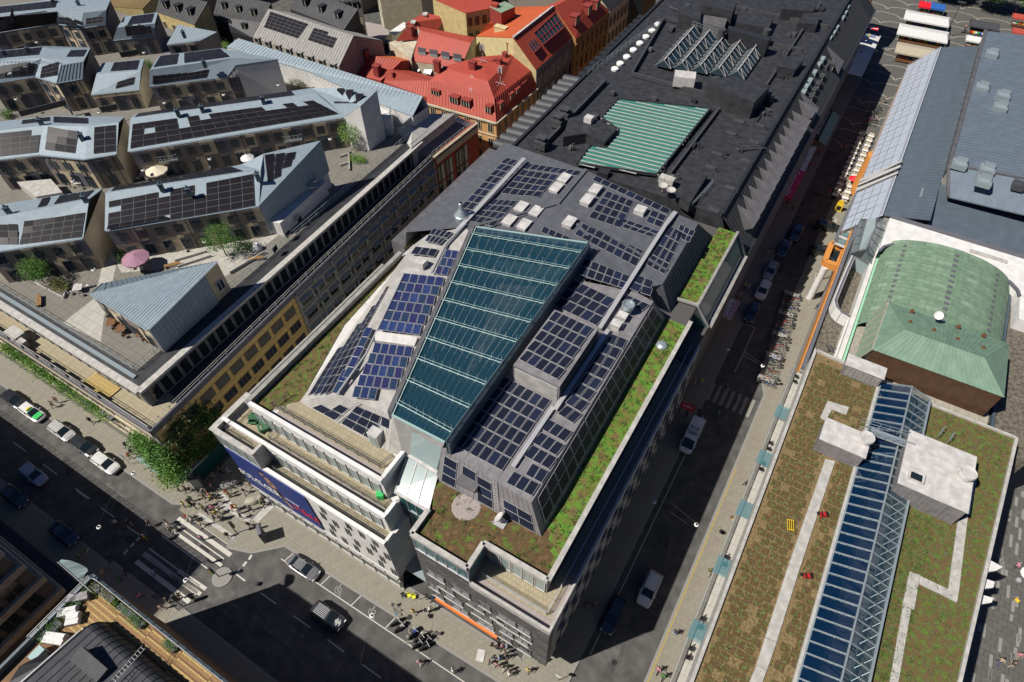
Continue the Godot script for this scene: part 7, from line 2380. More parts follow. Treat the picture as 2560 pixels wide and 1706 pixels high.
	m.slab([P3(4.7,8.7,-94.63), P3(5.01,8.7,-113.28), P3(7,9.1,-113.31), P3(6.41,9.1,-93.86)], .05)
	put(m, "glass", M.glass_clear, pg)
	m = MB.new()
	for i in 4:
		var p0: Vector3 = (P3(4.68,9,-94.23) as Vector3).lerp(P3(4.99,9,-112.8), i / 3.0)
		m.tube(p0, P3(p0.x,0,p0.z), .12, .12, 6)
	put(m, "posts", M.steel, pg)
	var po := thing("orange_portal", "orange entrance portal on a round white column", "portal")
	m = MB.new()
	var o := [P3(4.28,8,-94.87), P3(6.44,8,-94.78), P3(6.39,8,-89.79), P3(4.34,8,-89.91)]
	for i in 4: m.beam(o[i], o[(i + 1) % 4], .8, 1.2)
	put(m, "portal_frame", M.orange_panel, po)
	m = MB.new()
	m.slab([o[0] + P3(0,-.3,0), o[1] + P3(0,-.3,0), o[2] + P3(0,-.3,0), o[3] + P3(0,-.3,0)], .1)
	put(m, "glass_roof", M.glass_dark, po)
	m = MB.new()
	var cp := P3(4.81,7.5,-89.67)
	m.tube(cp, P3(cp.x,0.1,cp.z), .55, .55, 12)
	put(m, "column", M.white, po)

func copper() -> void:
	var t := thing("copper_hall", "building with a green copper barrel roof and a hipped copper front", "building")
	var m := MB.new()
	m.bb(11.0, 28.2, 0, 12.8, -92, -65)
	put(m, "body", M.stone, t)
	var cx := 19.6
	var R := 8.75
	var f := func(u: float, z: float, up := 0.0) -> Vector3:
		var a := PI * (1.0 - u)
		return P3(cx + cos(a) * (R + up), 12.8 + sin(a) * (3.6 + up), z)
	var cm := [M.copper, M.copper2, M.copper3, M.copper, M.copper2, M.copper]
	var nz := 21
	var nu := 14
	for j in nz:
		for i in nu:
			var u0 := i / float(nu) + (.5 / nu if j % 2 else 0.0)
			var u1 := minf(1.0, u0 + 1.0 / nu)
			if u0 >= 1.0: continue
			var z0 := -91.8 + j * .86
			m = MB.new()
			var um := (u0 + u1) / 2
			var lo := .02 + ((i * 5 + j * 3) % 3) * .012
			for s in [[u0 + .002, um], [um, u1 - .002]]:
				m.quad(f.call(s[0], z0 + .02, lo), f.call(s[1], z0 + .02, lo), f.call(s[1], z0 + .85, lo + .03), f.call(s[0], z0 + .85, lo + .03)); m.quad(f.call(s[0], z0 + .85, lo + .03), f.call(s[1], z0 + .85, lo + .03), f.call(s[1], z0 + .85, -.02), f.call(s[0], z0 + .85, -.02))
			put(m, "copper_sheet", cm[(i * 7 + j * 11 + i * j) % 6], t)
	m = MB.new()
	for i in 24:
		m.quad(f.call(i / 24.0, -91.9, -.03), f.call((i + 1) / 24.0, -91.9, -.03), f.call((i + 1) / 24.0, -73, -.03), f.call(i / 24.0, -73, -.03))
		m.quad(f.call(i / 24.0, -91.9, 0), f.call((i + 1) / 24.0, -91.9, 0), f.call((i + 1) / 24.0, -91.9, -1.5), f.call(i / 24.0, -91.9, -1.5))
	put(m, "roof_underlay", M.copper_hip, t)
	for u in [.24, .5, .73]:
		for j in 13:
			m = MB.new()
			var p: Vector3 = f.call(u, -90.5 + j * 1.2, .1)
			var q: Vector3 = f.call(u + .02, -90.5 + j * 1.2, .1)
			m.obox(p, q - p, P3(0,.1,0), P3(0,0,.42))
			put(m, "roof_vent", M.slate_panel, t)
	# hipped front
	var a := P3(12.72,17.6,-65.06)
	var b := P3(27.48,17.6,-65.32)
	var c := P3(27.29,17.6,-74.65)
	var d := P3(12.92,17.6,-74.57)
	var r0 := P3(15.12,19.6,-68.27)
	var r1 := P3(24.05,19.6,-68.38)
	m = MB.new()
	m.quad(a, b, r1, r0); m.tri(b, c, r1); m.quad(c, d, r0, r1); m.tri(d, a, r0)
	put(m, "hipped_roof", M.copper_hip, t)
	m = MB.new()
	seams(m, a, b, r0, r1, .62, .06); seams(m, a, d, r0, r0 + P3(0,0,-.01), .6, .05); seams(m, c, d, r1, r0, .62, .05)
	put(m, "roof_seams", M.copper_hip, t, true)
	m = MB.new()
	m.walls([a + P3(.2,-.05,0), b + P3(-.2,-.05,0), c + P3(-.2,-.05,0), d + P3(.2,-.05,0)], 12)
	put(m, "brown_wall", M.brown_copper, t)
	m = MB.new()
	m.quad(a, d, P3(d.x - 1.0,14.2,d.z), P3(a.x - 1.0,14.2,a.z))
	put(m, "west_glazing", M.copper3, t)
	m = MB.new()
	for i in 6:
		var p := a.lerp(d, i / 5.0)
		m.beam(p + P3(-.02,.05,0), P3(p.x - 1.05,14.25,p.z), .12, .12)
	m.beam(a, d, .15, .15)
	put(m, "west_frame", M.stone, t)
	m = MB.new()
	m.bb(11.6, 28.4, 11.6, 12.6, -64.4, -62.6); m.bb(12.4, 27.6, 12.6, 14.2, -64.5, -63.4)
	put(m, "stone_ledge", M.stone, t)
	put(solid(20.8, 24.0, 12.2, 13.6, -64.2, -62.9), "grey_hatch", M.slate_panel, t)
	m = MB.new()
	m.beam(P3(10.75,13.0,-92), P3(10.75,13.0,-64), .35, .35)
	put(m, "mint_gutter", M.mint, t)
	for p in [P3(15.74,18.2,-73.66), P3(15.67,18.8,-70.8), P3(21.25,18.2,-73.79), P3(24.14,18.2,-73.77), P3(18.43,18.8,-70.85), P3(21.16,18.8,-70.77), P3(24.05,18.8,-70.82)]:
		m = MB.new()
		m.box(p, P3(.4,.35,.35)); m.tube(p, p + P3(0,.4,0), .08, .08, 5)
		put(m, "roof_hook", M.wood_dark, t)
	var dp := P3(18.52,18.6,-73.38)
	m = MB.new()
	m.tube(dp + P3(0,-.6,0), dp + P3(0,.5,0), .06, .06, 6)
	var dm := put(m, "dish_mast", M.steel, t)
	m = MB.new()
	m.lathe(Vector3.ZERO, [Vector2(.01, 0), Vector2(.3, .06), Vector2(.55, .2), Vector2(.53, .22), Vector2(.25, .08), Vector2(.01, .04)], 16)
	var di := put(m, "dish", M.white, dm)
	di.transform = Transform3D(Basis(P3(1,0,0), .7), dp + P3(0,.55,0))
	m = MB.new()
	m.bb(28.4, 33, 0, 12.4, -92, -62)
	put(m, "east_flat_roof", M.brown_gravel, t)
	m = MB.new()
	m.beam(P3(28.6,12.8,-92), P3(28.6,12.8,-64), .3, .6)
	put(m, "east_gutter", M.dark_zinc, t)

func sedum_block() -> void:
	var t := thing("green_roof_block", "flat roofed block with brown sedum mats and a long glass roof light", "building")
	var Y := 16.0
	var m := MB.new()
	m.bb(6.8, 14.9, 0, Y - .3, -63, 20); m.prism([P3(20.5,Y - .3,-61.5), P3(29.9,Y - .3,-61.5), P3(23.7,Y - .3,20), P3(20.5,Y - .3,20)], 0); m.bb(14.9, 20.5, 0, 10.5, -62, 20)
	put(m, "body", M.concrete_pale, t)
	m = MB.new()
	m.bb(7.0, 14.7, Y - .3, Y - .02, -62.8, 20)
	put(m, "sandy_bed", M.sand, t)
	m = MB.new()
	m.slab([P3(20.7,Y,-61.3), P3(29.7,Y,-61.3), P3(23.5,Y,20), P3(20.7,Y,20)], .28)
	put(m, "sedum_bed", M.sedum_olive, t)
	tufts(t, [P3(20.8,Y + .03,-61), P3(29.5,Y + .03,-61), P3(26.0,Y + .03,-14), P3(20.8,Y + .03,-14)], 2200, 61, .7)
	tufts(t, [P3(20.8,Y + .03,-46), P3(23.4,Y + .03,-46), P3(22.4,Y + .03,-16), P3(20.8,Y + .03,-16)], 600, 62, .15)
	tufts(t, [P3(7.4,Y + .03,-62), P3(14.4,Y + .03,-62), P3(14.4,Y + .03,-14), P3(7.4,Y + .03,-14)], 220, 63, .4)
	m = MB.new()
	m.beam(P3(6.85,Y + .05,-63), P3(6.85,Y + .05,20), .32, .5); m.beam(P3(14.8,Y + .05,-62), P3(14.8,Y + .05,20), .35, .5); m.beam(P3(6.9,Y + .05,-62.9), P3(14.8,Y + .05,-62.2), .32, .5); m.beam(P3(29.8,Y + .05,-61.4), P3(23.6,Y + .05,20), .32, .5); m.beam(P3(20.6,Y - .1,-61.4), P3(20.6,Y - .1,20), .25, .3); m.beam(P3(20.6,Y + .05,-61.4), P3(29.8,Y + .05,-61.4), .3, .4)
	put(m, "parapet", M.concrete_pale, t)
	# sedum mats: uneven squares with sandy gaps
	var g := RandomNumberGenerator.new()
	g.seed = 9
	var n := 0
	var rest := MB.new()
	for j in 52:
		for i in 8:
			var z := -15.0 - j * .9
			var x := 7.35 + i * .92 + (.3 if j % 2 else 0.0)
			if x > 14.2 or g.randf() < .07: continue
			if x + .92 > 11.55 and x < 12.55 and z > -54: continue
			var pts := []
			var hw := g.randf_range(.40, .455)
			var hh := g.randf_range(.39, .445)
			for k in 12:
				var a := TAU * (k + .5) / 12
				var e := 1.0 / maxf(absf(cos(a)), absf(sin(a)))
				e = lerpf(1.0, e, .95) * g.randf_range(.86, 1.04)
				pts.append(P3(x + .46 + cos(a) * hw * e, Y + .03, z + sin(a) * hh * e))
			if n < 298:
				m = MB.new()
				m.slab(pts, .06)
				put(m, "sedum_mat", M.sedum_mat, t)
			else: rest.slab(pts, .06)
			n += 1
	put(rest, "sedum_mats", M.sedum_mat, t, true)
	# concrete walks
	for q in [[P3(11.73,16.12,-47.65), P3(12.72,16.12,-47.91), P3(12.51,16.12,-33.25), P3(11.46,16.12,-33.06)], [P3(11.46,16.12,-33.06), P3(12.51,16.12,-33.25), P3(12.48,16.12,-25.9), P3(11.45,16.12,-25.74)], [P3(11.46,16.12,-25.7), P3(12.5,16.12,-25.83), P3(12.41,16.12,-23.09), P3(11.45,16.12,-23.02)], [P3(11.46,16.12,-22.98), P3(12.39,16.12,-23.04), P3(12.3,16.12,-20.33), P3(11.29,16.12,-20.13)], [P3(25.39,16.12,-47.2), P3(26.23,16.12,-48.45), P3(26.42,16.12,-39.71), P3(25.5,16.12,-39.16)], [P3(25.5,16.12,-39.16), P3(26.42,16.12,-39.71), P3(26.4,16.12,-38.23), P3(23,16.12,-38.27), P3(22.94,16.12,-39.15)], [P3(21.98,16.12,-39.09), P3(22.92,16.12,-39.23), P3(22.98,16.12,-35.41), P3(21.93,16.12,-35.27)], [P3(22.01,16.12,-35.23), P3(22.72,16.12,-35.34), P3(22.83,16.12,-27.38), P3(22.15,16.12,-26.98)], [P3(26.1,16.12,-48.38), P3(26.43,16.12,-48.57), P3(26.52,16.12,-53.79), P3(26.07,16.12,-53.94)], [P3(10.05,16.12,-55.79), P3(12.47,16.12,-56.11), P3(12.4,16.12,-54.86), P3(10.8,16.12,-54.77), P3(10.5,16.12,-52.8), P3(9.88,16.12,-52.91)]]:
		m = MB.new()
		m.slab(q[0] if q.size() == 1 else q, .14)
		put(m, "walkway_slab", M.concrete_pale, t)
	# roof light: panes on steel rafters, ridge towards the west slope
	var zs := []
	var z := -61.6
	while z < -8: zs.append(z); z += 1.22
	for i in zs.size() - 1:
		var a: float = zs[i] + .06
		var b: float = zs[i + 1] - .06
		for q in [[P3(14.98,16.3,a), P3(17.9,17.5,a), P3(17.9,17.5,b), P3(14.98,16.3,b)], [P3(17.96,17.5,a), P3(20.3,16.7,a), P3(20.3,16.7,b), P3(17.96,17.5,b)]]:
			m = MB.new()
			m.slab(q, .03)
			put(m, "glass_pane", M.glass_sky if q[0].x < 17 else M.glass_thin, t)
	for k in zs.size():
		m = MB.new()
		var zz: float = zs[k]
		m.beam(P3(14.95,16.35,zz), P3(17.93,17.57,zz), .09, .12); m.beam(P3(17.93,17.57,zz), P3(20.35,16.75,zz), .08, .12)
		m.beam(P3(20.35,16.7,zz), P3(20.2,14.4,zz), .05, .05)
		if k + 1 < zs.size(): m.beam(P3(20.3,16.6,zz), P3(19.3,15.6,zs[k + 1]), .05, .05)
		put(m, "rafter", M.steel, t)
	m = MB.new()
	m.beam(P3(17.93,17.66,-61.6), P3(17.93,17.66,-8), .16, .16); m.beam(P3(20.35,16.8,-61.6), P3(20.35,16.8,-8), .22, .22); m.beam(P3(14.98,16.25,-61.6), P3(14.98,16.25,-8), .16, .16); m.beam(P3(19.2,15.6,-61.6), P3(19.2,15.6,-8), .12, .12)
	put(m, "ridge_beam", M.steel, t)
	put(solid(15, 20.4, 10.6, 10.7, -61.5, 20), "court_floor", M.concrete, t)
	put(solid(18.2, 20.4, 10.75, 11.4, -61, 18), "court_gallery", M.white, t)
	m = MB.new()
	for i in 40: m.bb(16.4, 16.52, 13.0, 13.1, -60 + i * 1.22, -59.2 + i * 1.22)
	for i in 16: m.beam(P3(15.2,13.4,-58 + i * 3.0), P3(20,13.0,-57 + i * 3.0), .15, .15)
	put(m, "court_beams", M.wood_dark, t)
	for i in 12:
		m = MB.new()
		m.lathe(P3(15.6,14.4,-59 + i * 4.2), [Vector2(.01, -.2), Vector2(.22, 0), Vector2(.01, .2)], 8)
		put(m, "court_lamp", M.lamp_white, t)
	# plant houses
	for q in [["plant_house", P3(18.4,16,-53.7), P3(6.5,3.0,7.2)], ["plant_house", P3(10.2,15.9,-51.2), P3(4.7,2.5,3.0)], ["vent_house", P3(10.4,15.9,-62.4), P3(4.3,2.0,1.7)]]:
		m = MB.new()
		var p: Vector3 = q[1]
		var s: Vector3 = q[2]
		m.bb(p.x, p.x + s.x, p.y, p.y + s.y, p.z, p.z + s.z)
		var h := put(m, q[0], M.zinc, t)
		m = MB.new()
		m.bb(p.x - .12, p.x + s.x + .12, p.y + s.y, p.y + s.y + .14, p.z - .12, p.z + s.z + .12)
		put(m, "cap", M.white_metal, h)
		m = MB.new()
		for i in 6:
			if q[0] == "vent_house": m.bb(p.x + .2, p.x + s.x - .2, p.y + .35 + i * .24, p.y + .5 + i * .24, p.z + s.z + .01, p.z + s.z + .05)
		for i in int(s.x / .5): m.bb(p.x + .25 + i * .5, p.x + .29 + i * .5, p.y, p.y + s.y - .02, p.z + s.z + .01, p.z + s.z + .05)
		put(m, "louvres", M.concrete, h)
	m = MB.new()
	m.lathe(P3(24.16,19.1,-50.62), [Vector2(.75, 0), Vector2(.75, .7), Vector2(.85, .75), Vector2(.8, .95), Vector2(.7, .9), Vector2(.01, .85)], 16)
	put(m, "fan_cowl", M.white_metal, t)
	m = MB.new()
	m.lathe(P3(14.42,18.4,-50.32), [Vector2(.75, 0), Vector2(.75, .7), Vector2(.85, .75), Vector2(.8, .95), Vector2(.7, .9), Vector2(.01, .85)], 16)
	put(m, "fan_cowl", M.white_metal, t)
	m = MB.new()
	m.box(P3(19.79,19.3,-47.94), P3(1.5,.4,1.2))
	var ht := put(m, "roof_hatch", M.white_metal, t)
	m = MB.new()
	m.box(P3(19.72,19.52,-47.77), P3(1.1,.1,.8))
	put(m, "hatch_glass", M.glass_dark, ht)
	# bridge of steel grating over the roof light
	m = MB.new()
	m.beam(P3(14.87,18,-52.4), P3(18.91,18.4,-52.31), 1.0, .12)
	railing(m, [P3(13.59,18,-52.78), P3(18.3,18.4,-53.25)], 1.0, .8, 2); railing(m, [P3(13.59,18,-51.65), P3(18.97,18.4,-51.92)], 1.0, .8, 2)
	put(m, "grating_bridge", M.steel, t)
	m = MB.new()
	railing(m, [P3(21.99,16.1,-56.78), P3(22.28,16.1,-58.09)], 1.1, .5, 2); railing(m, [P3(23.04,16.1,-56.5), P3(23.34,16.1,-57.79)], 1.1, .5, 2)
	put(m, "ladder_rail", M.steel, t)
	# balcony along the street with glass rail, teal canopies and black chairs
	m = MB.new()
	m.bb(5.5, 6.8, 11.6, 12.0, -62, 20)
	put(m, "balcony_floor", M.deck_pale, t)
	put(solid(5.46, 5.5, 12, 13.1, -62, 20), "balcony_glass", M.glass_clear, t)
	m = MB.new()
	m.beam(P3(5.48,13.12,-62), P3(5.48,13.12,20), .07, .07)
	put(m, "balcony_handrail", M.alu, t)
	for i in 6:
		put(solid(5.3, 6.75, 13.3, 13.42, -54.6 + i * 7.4, -52.6 + i * 7.4), "glass_canopy", M.glass_clear, t)
	m = MB.new()
	for i in 22: m.bb(6.76, 6.8, 1.0, 4.2, -60 + i * 2.6, -57.9 + i * 2.6)
	put(m, "shop_glass", M.glass_dark, t)
	m = MB.new()
	m.bb(6.2, 6.8, 4.4, 4.7, -62, 20)
	put(m, "shop_canopy", M.white, t)
	# east side: balcony, white stair roofs
	m = MB.new()
	m.slab([P3(29.7,12,-60), P3(31.2,12,-60), P3(27.7,12,-14), P3(26.2,12,-14)], .4)
	put(m, "east_balcony", M.concrete, t)
	m = MB.new()
	m.beam(P3(31.2,12.6,-60), P3(27.7,12.6,-14), .05, 1.2)
	put(m, "east_glass", M.glass_clear, t)
	for q in [[P3(27.75,15.6,-44.84), P3(30.11,15.6,-44.62), P3(29.57,15.6,-43.87), P3(28.01,15.6,-42.69)], [P3(28.33,14.8,-42.86), P3(29.92,14.8,-43.11), P3(29.85,14.8,-42.4), P3(28.42,14.8,-41.38)], [P3(28.75,14,-41.45), P3(30.32,14,-41.8), P3(30.24,14,-41.25), P3(28.76,14,-40.05)]]:
		m = MB.new()
		m.slab(q, .3)
		put(m, "white_stair_roof", M.white, t)
	for q in [[P3(6.99,12,-46.13), 1], [P3(6.86,12,-33.05), 1], [P3(6.91,12,-25.74), 1], [P3(6.71,12,-22.49), 1], [P3(6.95,12,-60.84), 1], [P3(6.43,12,-49.27), 1]]:
		var p: Vector3 = q[0]
		chair(P3(6.2,12.0,p.z), 1.4, M.black, "black wire chair on the narrow balcony above the street", "balcony chairs")
		chair(P3(6.25,12.0,p.z + .9), 1.7, M.black, "black wire chair on the narrow balcony above the street", "balcony chairs")

func south_side() -> void:
	# corner building at the bottom left with a timber roof terrace
	var t := thing("terrace_corner_building", "corner building with a planked roof terrace and dark rounded metal roof", "building")
	var m := MB.new()
	m.bb(-47.9, 14, 0, 16.0, 2.8, 40)
	put(m, "body", M.brown_wall, t)
	m = MB.new()
	m.beam(P3(-47.9,16.4,2.85), P3(14,16.4,2.85), .3, .9); m.beam(P3(-47.85,16.4,2.85), P3(-47.85,16.4,30), .3, .9)
	put(m, "parapet", M.dark_zinc, t)
	# planks
	for i in 30:
		m = MB.new()
		m.obox(P3(-47.6 + (i % 3) * .02, 16.0, 3.1 + i * .16), P3(4.7,0,0), P3(0,.06,0), P3(0,0,.145))
		put(m, "plank", [M.wood, M.wood_pale, M.wood][i % 3], t)
	for i in 13:
		for k in 6:
			m = MB.new()
			m.obox(P3(-42.9 + k * 4.0,16.0,3.1 + i * .155), P3(3.96,0,0), P3(0,.06,0), P3(0,0,.14))
			put(m, "plank", [M.wood, M.wood_dark, M.wood_pale, M.wood][(i + k) % 4], t)
	# rounded metal roof: quarter curve along the terrace, then a gentle rise
	var prof := []
	for i in 8:
		var a := PI / 2 * i / 7.0
		prof.append(Vector2(5.1 + (1 - cos(a)) * 1.3, 16.0 + sin(a) * 2.2))
	prof.append(Vector2(14, 19.6))
	m = MB.new()
	for i in prof.size() - 1:
		m.quad(P3(-43.2,prof[i].y,prof[i].x), P3(14,prof[i].y,prof[i].x), P3(14,prof[i + 1].y,prof[i + 1].x), P3(-43.2,prof[i + 1].y,prof[i + 1].x))
		m.quad(P3(-43.2,prof[i].y,prof[i].x), P3(-43.2,prof[i + 1].y,prof[i + 1].x), P3(-43.2,15.9,prof[i + 1].x), P3(-43.2,15.9,prof[i].x))
	put(m, "rounded_roof", M.slate, t)
	m = MB.new()
	for k in 26:
		for i in prof.size() - 1:
			m.beam(P3(-43.1 + k * .75,prof[i].y + .02,prof[i].x), P3(-43.1 + k * .75,prof[i + 1].y + .02,prof[i + 1].x), .05, .08)
	put(m, "roof_seams", M.black_roof, t, true)
	m = MB.new()
	m.beam(P3(-43.25,18.3,6.6), P3(-43.25,19.7,14), .15, .2); m.beam(P3(-43.25,16.1,5.1), P3(-43.25,18.3,6.4), .12, .2)
	put(m, "verge", M.white_metal, t)
	m = MB.new()
	m.prism([P3(-40.99,19.6,8.5), P3(-41.16,19.6,7.27), P3(-37.88,19,7.33), P3(-37.83,19,8.5)], 17)
	put(m, "roof_box", M.slate, t)
	ladder(t, P3(-36.49,19.2,7.75), P3(-36.86,18.6,4.52))
	m = MB.new()
	m.quad(P3(-45.87,17,12.8), P3(-45.19,18.5,11.26), P3(-43.34,18.5,9.61), P3(-41.34,17,11.92)); m.quad(P3(-45.19,18.5,11.26), P3(-44.61,18,9.51), P3(-43.81,17,9.49), P3(-43.34,18.5,9.61)); m.quad(P3(-43.34,18.5,9.61), P3(-41.34,17,11.92), P3(-37.45,16.5,9.51), P3(-42.79,17,9.6))
	put(m, "pavilion_roof", M.slate, t)
	m = MB.new()
	m.obox(P3(-46.32,16.1,9.49), P3(.8,0,0), P3(0,1.0,0), P3(0,0,1.2))
	put(m, "copper_gutter_box", M.teal_steel, t)
	# rails: steel posts with bars on the west, glass and posts on the street side
	m = MB.new()
	railing(m, [P3(-47.7,16.4,9.6), P3(-47.7,16.4,3.1), P3(-46.8,16.4,2.95)], 1.1, .9, 4, .05)
	put(m, "west_railing", M.alu, t)
	m = MB.new()
	railing(m, [P3(-46.8,16.4,2.95), P3(-14,16.4,2.95)], 1.0, 1.1, 1, .06)
	put(m, "street_railing", M.concrete_pale, t)
	put(solid(-46.8, -14, 16.5, 17.3, 2.9, 2.93), "street_glass", M.glass_clear, t)
	# planters and furniture, each its own thing
	for q in [[P3(-45.4,16.06,3.45), P3(2.0,.4,.3), "long planter of small green plants at the terrace corner"], [P3(-42.6,16.06,3.45), P3(1.6,.35,.3), "planter with yellowish leaves along the timber terrace"], [P3(-40.5,16.06,3.5), P3(.7,.3,.3), "short planter at the end of the terrace planting"], [P3(-47.2,16.06,5.4), P3(.3,.4,1.5), "planter of grasses against the west terrace rail"], [P3(-47.1,16.06,8.3), P3(.5,.6,1.0), "bushy planter with dark shrubs at the west terrace rail"], [P3(-36.09,16.06,3.27), P3(.7,.3,.35), "single box planter standing on the planked strip"]]:
		var p := thing("planter", q[2], "planter", q[0])
		put(solid(-q[1].x, q[1].x, 0, .45, -q[1].z, q[1].z), "trough", M.slate_panel, p)
		put(foliage(P3(0,.6,0), P3(q[1].x,q[1].y * .6,q[1].z), int(30 + q[1].x * q[1].z * 60), 10, .14, int(q[0].z * 100) + 5, true), "plants", M.leaf_olive if q[1].x > 1.8 else M.leaf, p)
	for q in [[P3(-47.4,16.06,4.94), P3(1.9,.8,.8), .75, "grey covered sofa at the terrace's west rail", M.zinc], [P3(-47.16,16.06,6.34), P3(1.7,.7,.8), .75, "white covered lounger on the timber terrace", M.tarp], [P3(-46.12,16.06,6.51), P3(1.2,.7,1.1), .75, "white covered table beside the dark roof", M.tarp], [P3(-45.97,16.06,8.44), P3(2.0,.8,1.0), .4, "white covered furniture in the terrace's lower corner", M.tarp]]:
		var c := thing("covered_furniture", q[3], "cover", q[0], q[2])
		var s: Vector3 = q[1]
		m = MB.new()
		m.obox(P3(-s.x / 2,0,-s.z / 2), P3(s.x,0,0), P3(.08,s.y,.06), P3(0,0,s.z))
		m.obox(P3(-s.x / 2 + .1,s.y,-s.z / 2 + .1), P3(s.x - .1,0,0), P3(.04,.12,.02), P3(0,0,s.z * .5))
		put(m, "cover", q[4], c)
	# flag on its slanting pole
	var fg := thing("pole_flag", "pale blue flag on a white pole slanting from the terrace corner", "flag")
	m = MB.new()
	m.tube(P3(-46.32,17,3.91), P3(-49.5,20,3.6), .06, .04, 6)
	put(m, "pole", M.white_metal, fg)
	m = MB.new()
	var f0 := P3(-49.46,19.9,3.61)
	var f1 := P3(-47.38,18,3.76)
	for i in 6:
		var u := i / 6.0
		var v := (i + 1) / 6.0
		var w := func(k: float) -> Vector3: return f0.lerp(f1, k) + P3(.9 * sin(PI * k), .25 * sin(k * 9.0), -1.1 * sin(PI * minf(1.0, k * .8 + .1)))
		m.quad(f0.lerp(f1, u), f0.lerp(f1, v), w.call(v), w.call(u))
	put(m, "cloth", M.glass_milk, fg)
	# large store at the left edge, mostly in shade
	var s := thing("corner_store", "shaded department store front with pale bands and gold letters", "building")
	m = MB.new()
	m.bb(-140, -58.8, 0, 18.0, 6.5, 60)
	put(m, "body", M.granite2, s)
	m = MB.new()
	for y in [4.4, 8.2, 12.0, 15.8]: m.bb(-58.8, -58.3, y, y + .95, 6.5, 60); m.bb(-140, -58.3, y, y + .95, 6.1, 6.5)
	put(m, "stone_bands", M.stone, s)
	for y in [5.5, 9.3, 13.1]:
		windows(s, P3(-58.77,y,40), P3(-58.77,y,7.5), 13, 2.0, 2.4, M.dark_steel, M.glass_dark, 1)
	lettering(s, "ÅHLÉNS CITY", .75, P3(-58.28,4.65,9.6), P3(0,0,-1), Vector3.UP, M.wood_pale, "lettering", .05)
	m = MB.new()
	m.bb(-140, -58.0, 3.6, 3.9, 4.9, 6.4)
	put(m, "street_canopy", M.black_metal, s)
	m = MB.new()
	railing(m, [P3(-120,18,6.9), P3(-59.2,18,6.9), P3(-59.2,18,40)], 1.6, 1.0, 3)
	put(m, "roof_railing", M.dark_steel, s)

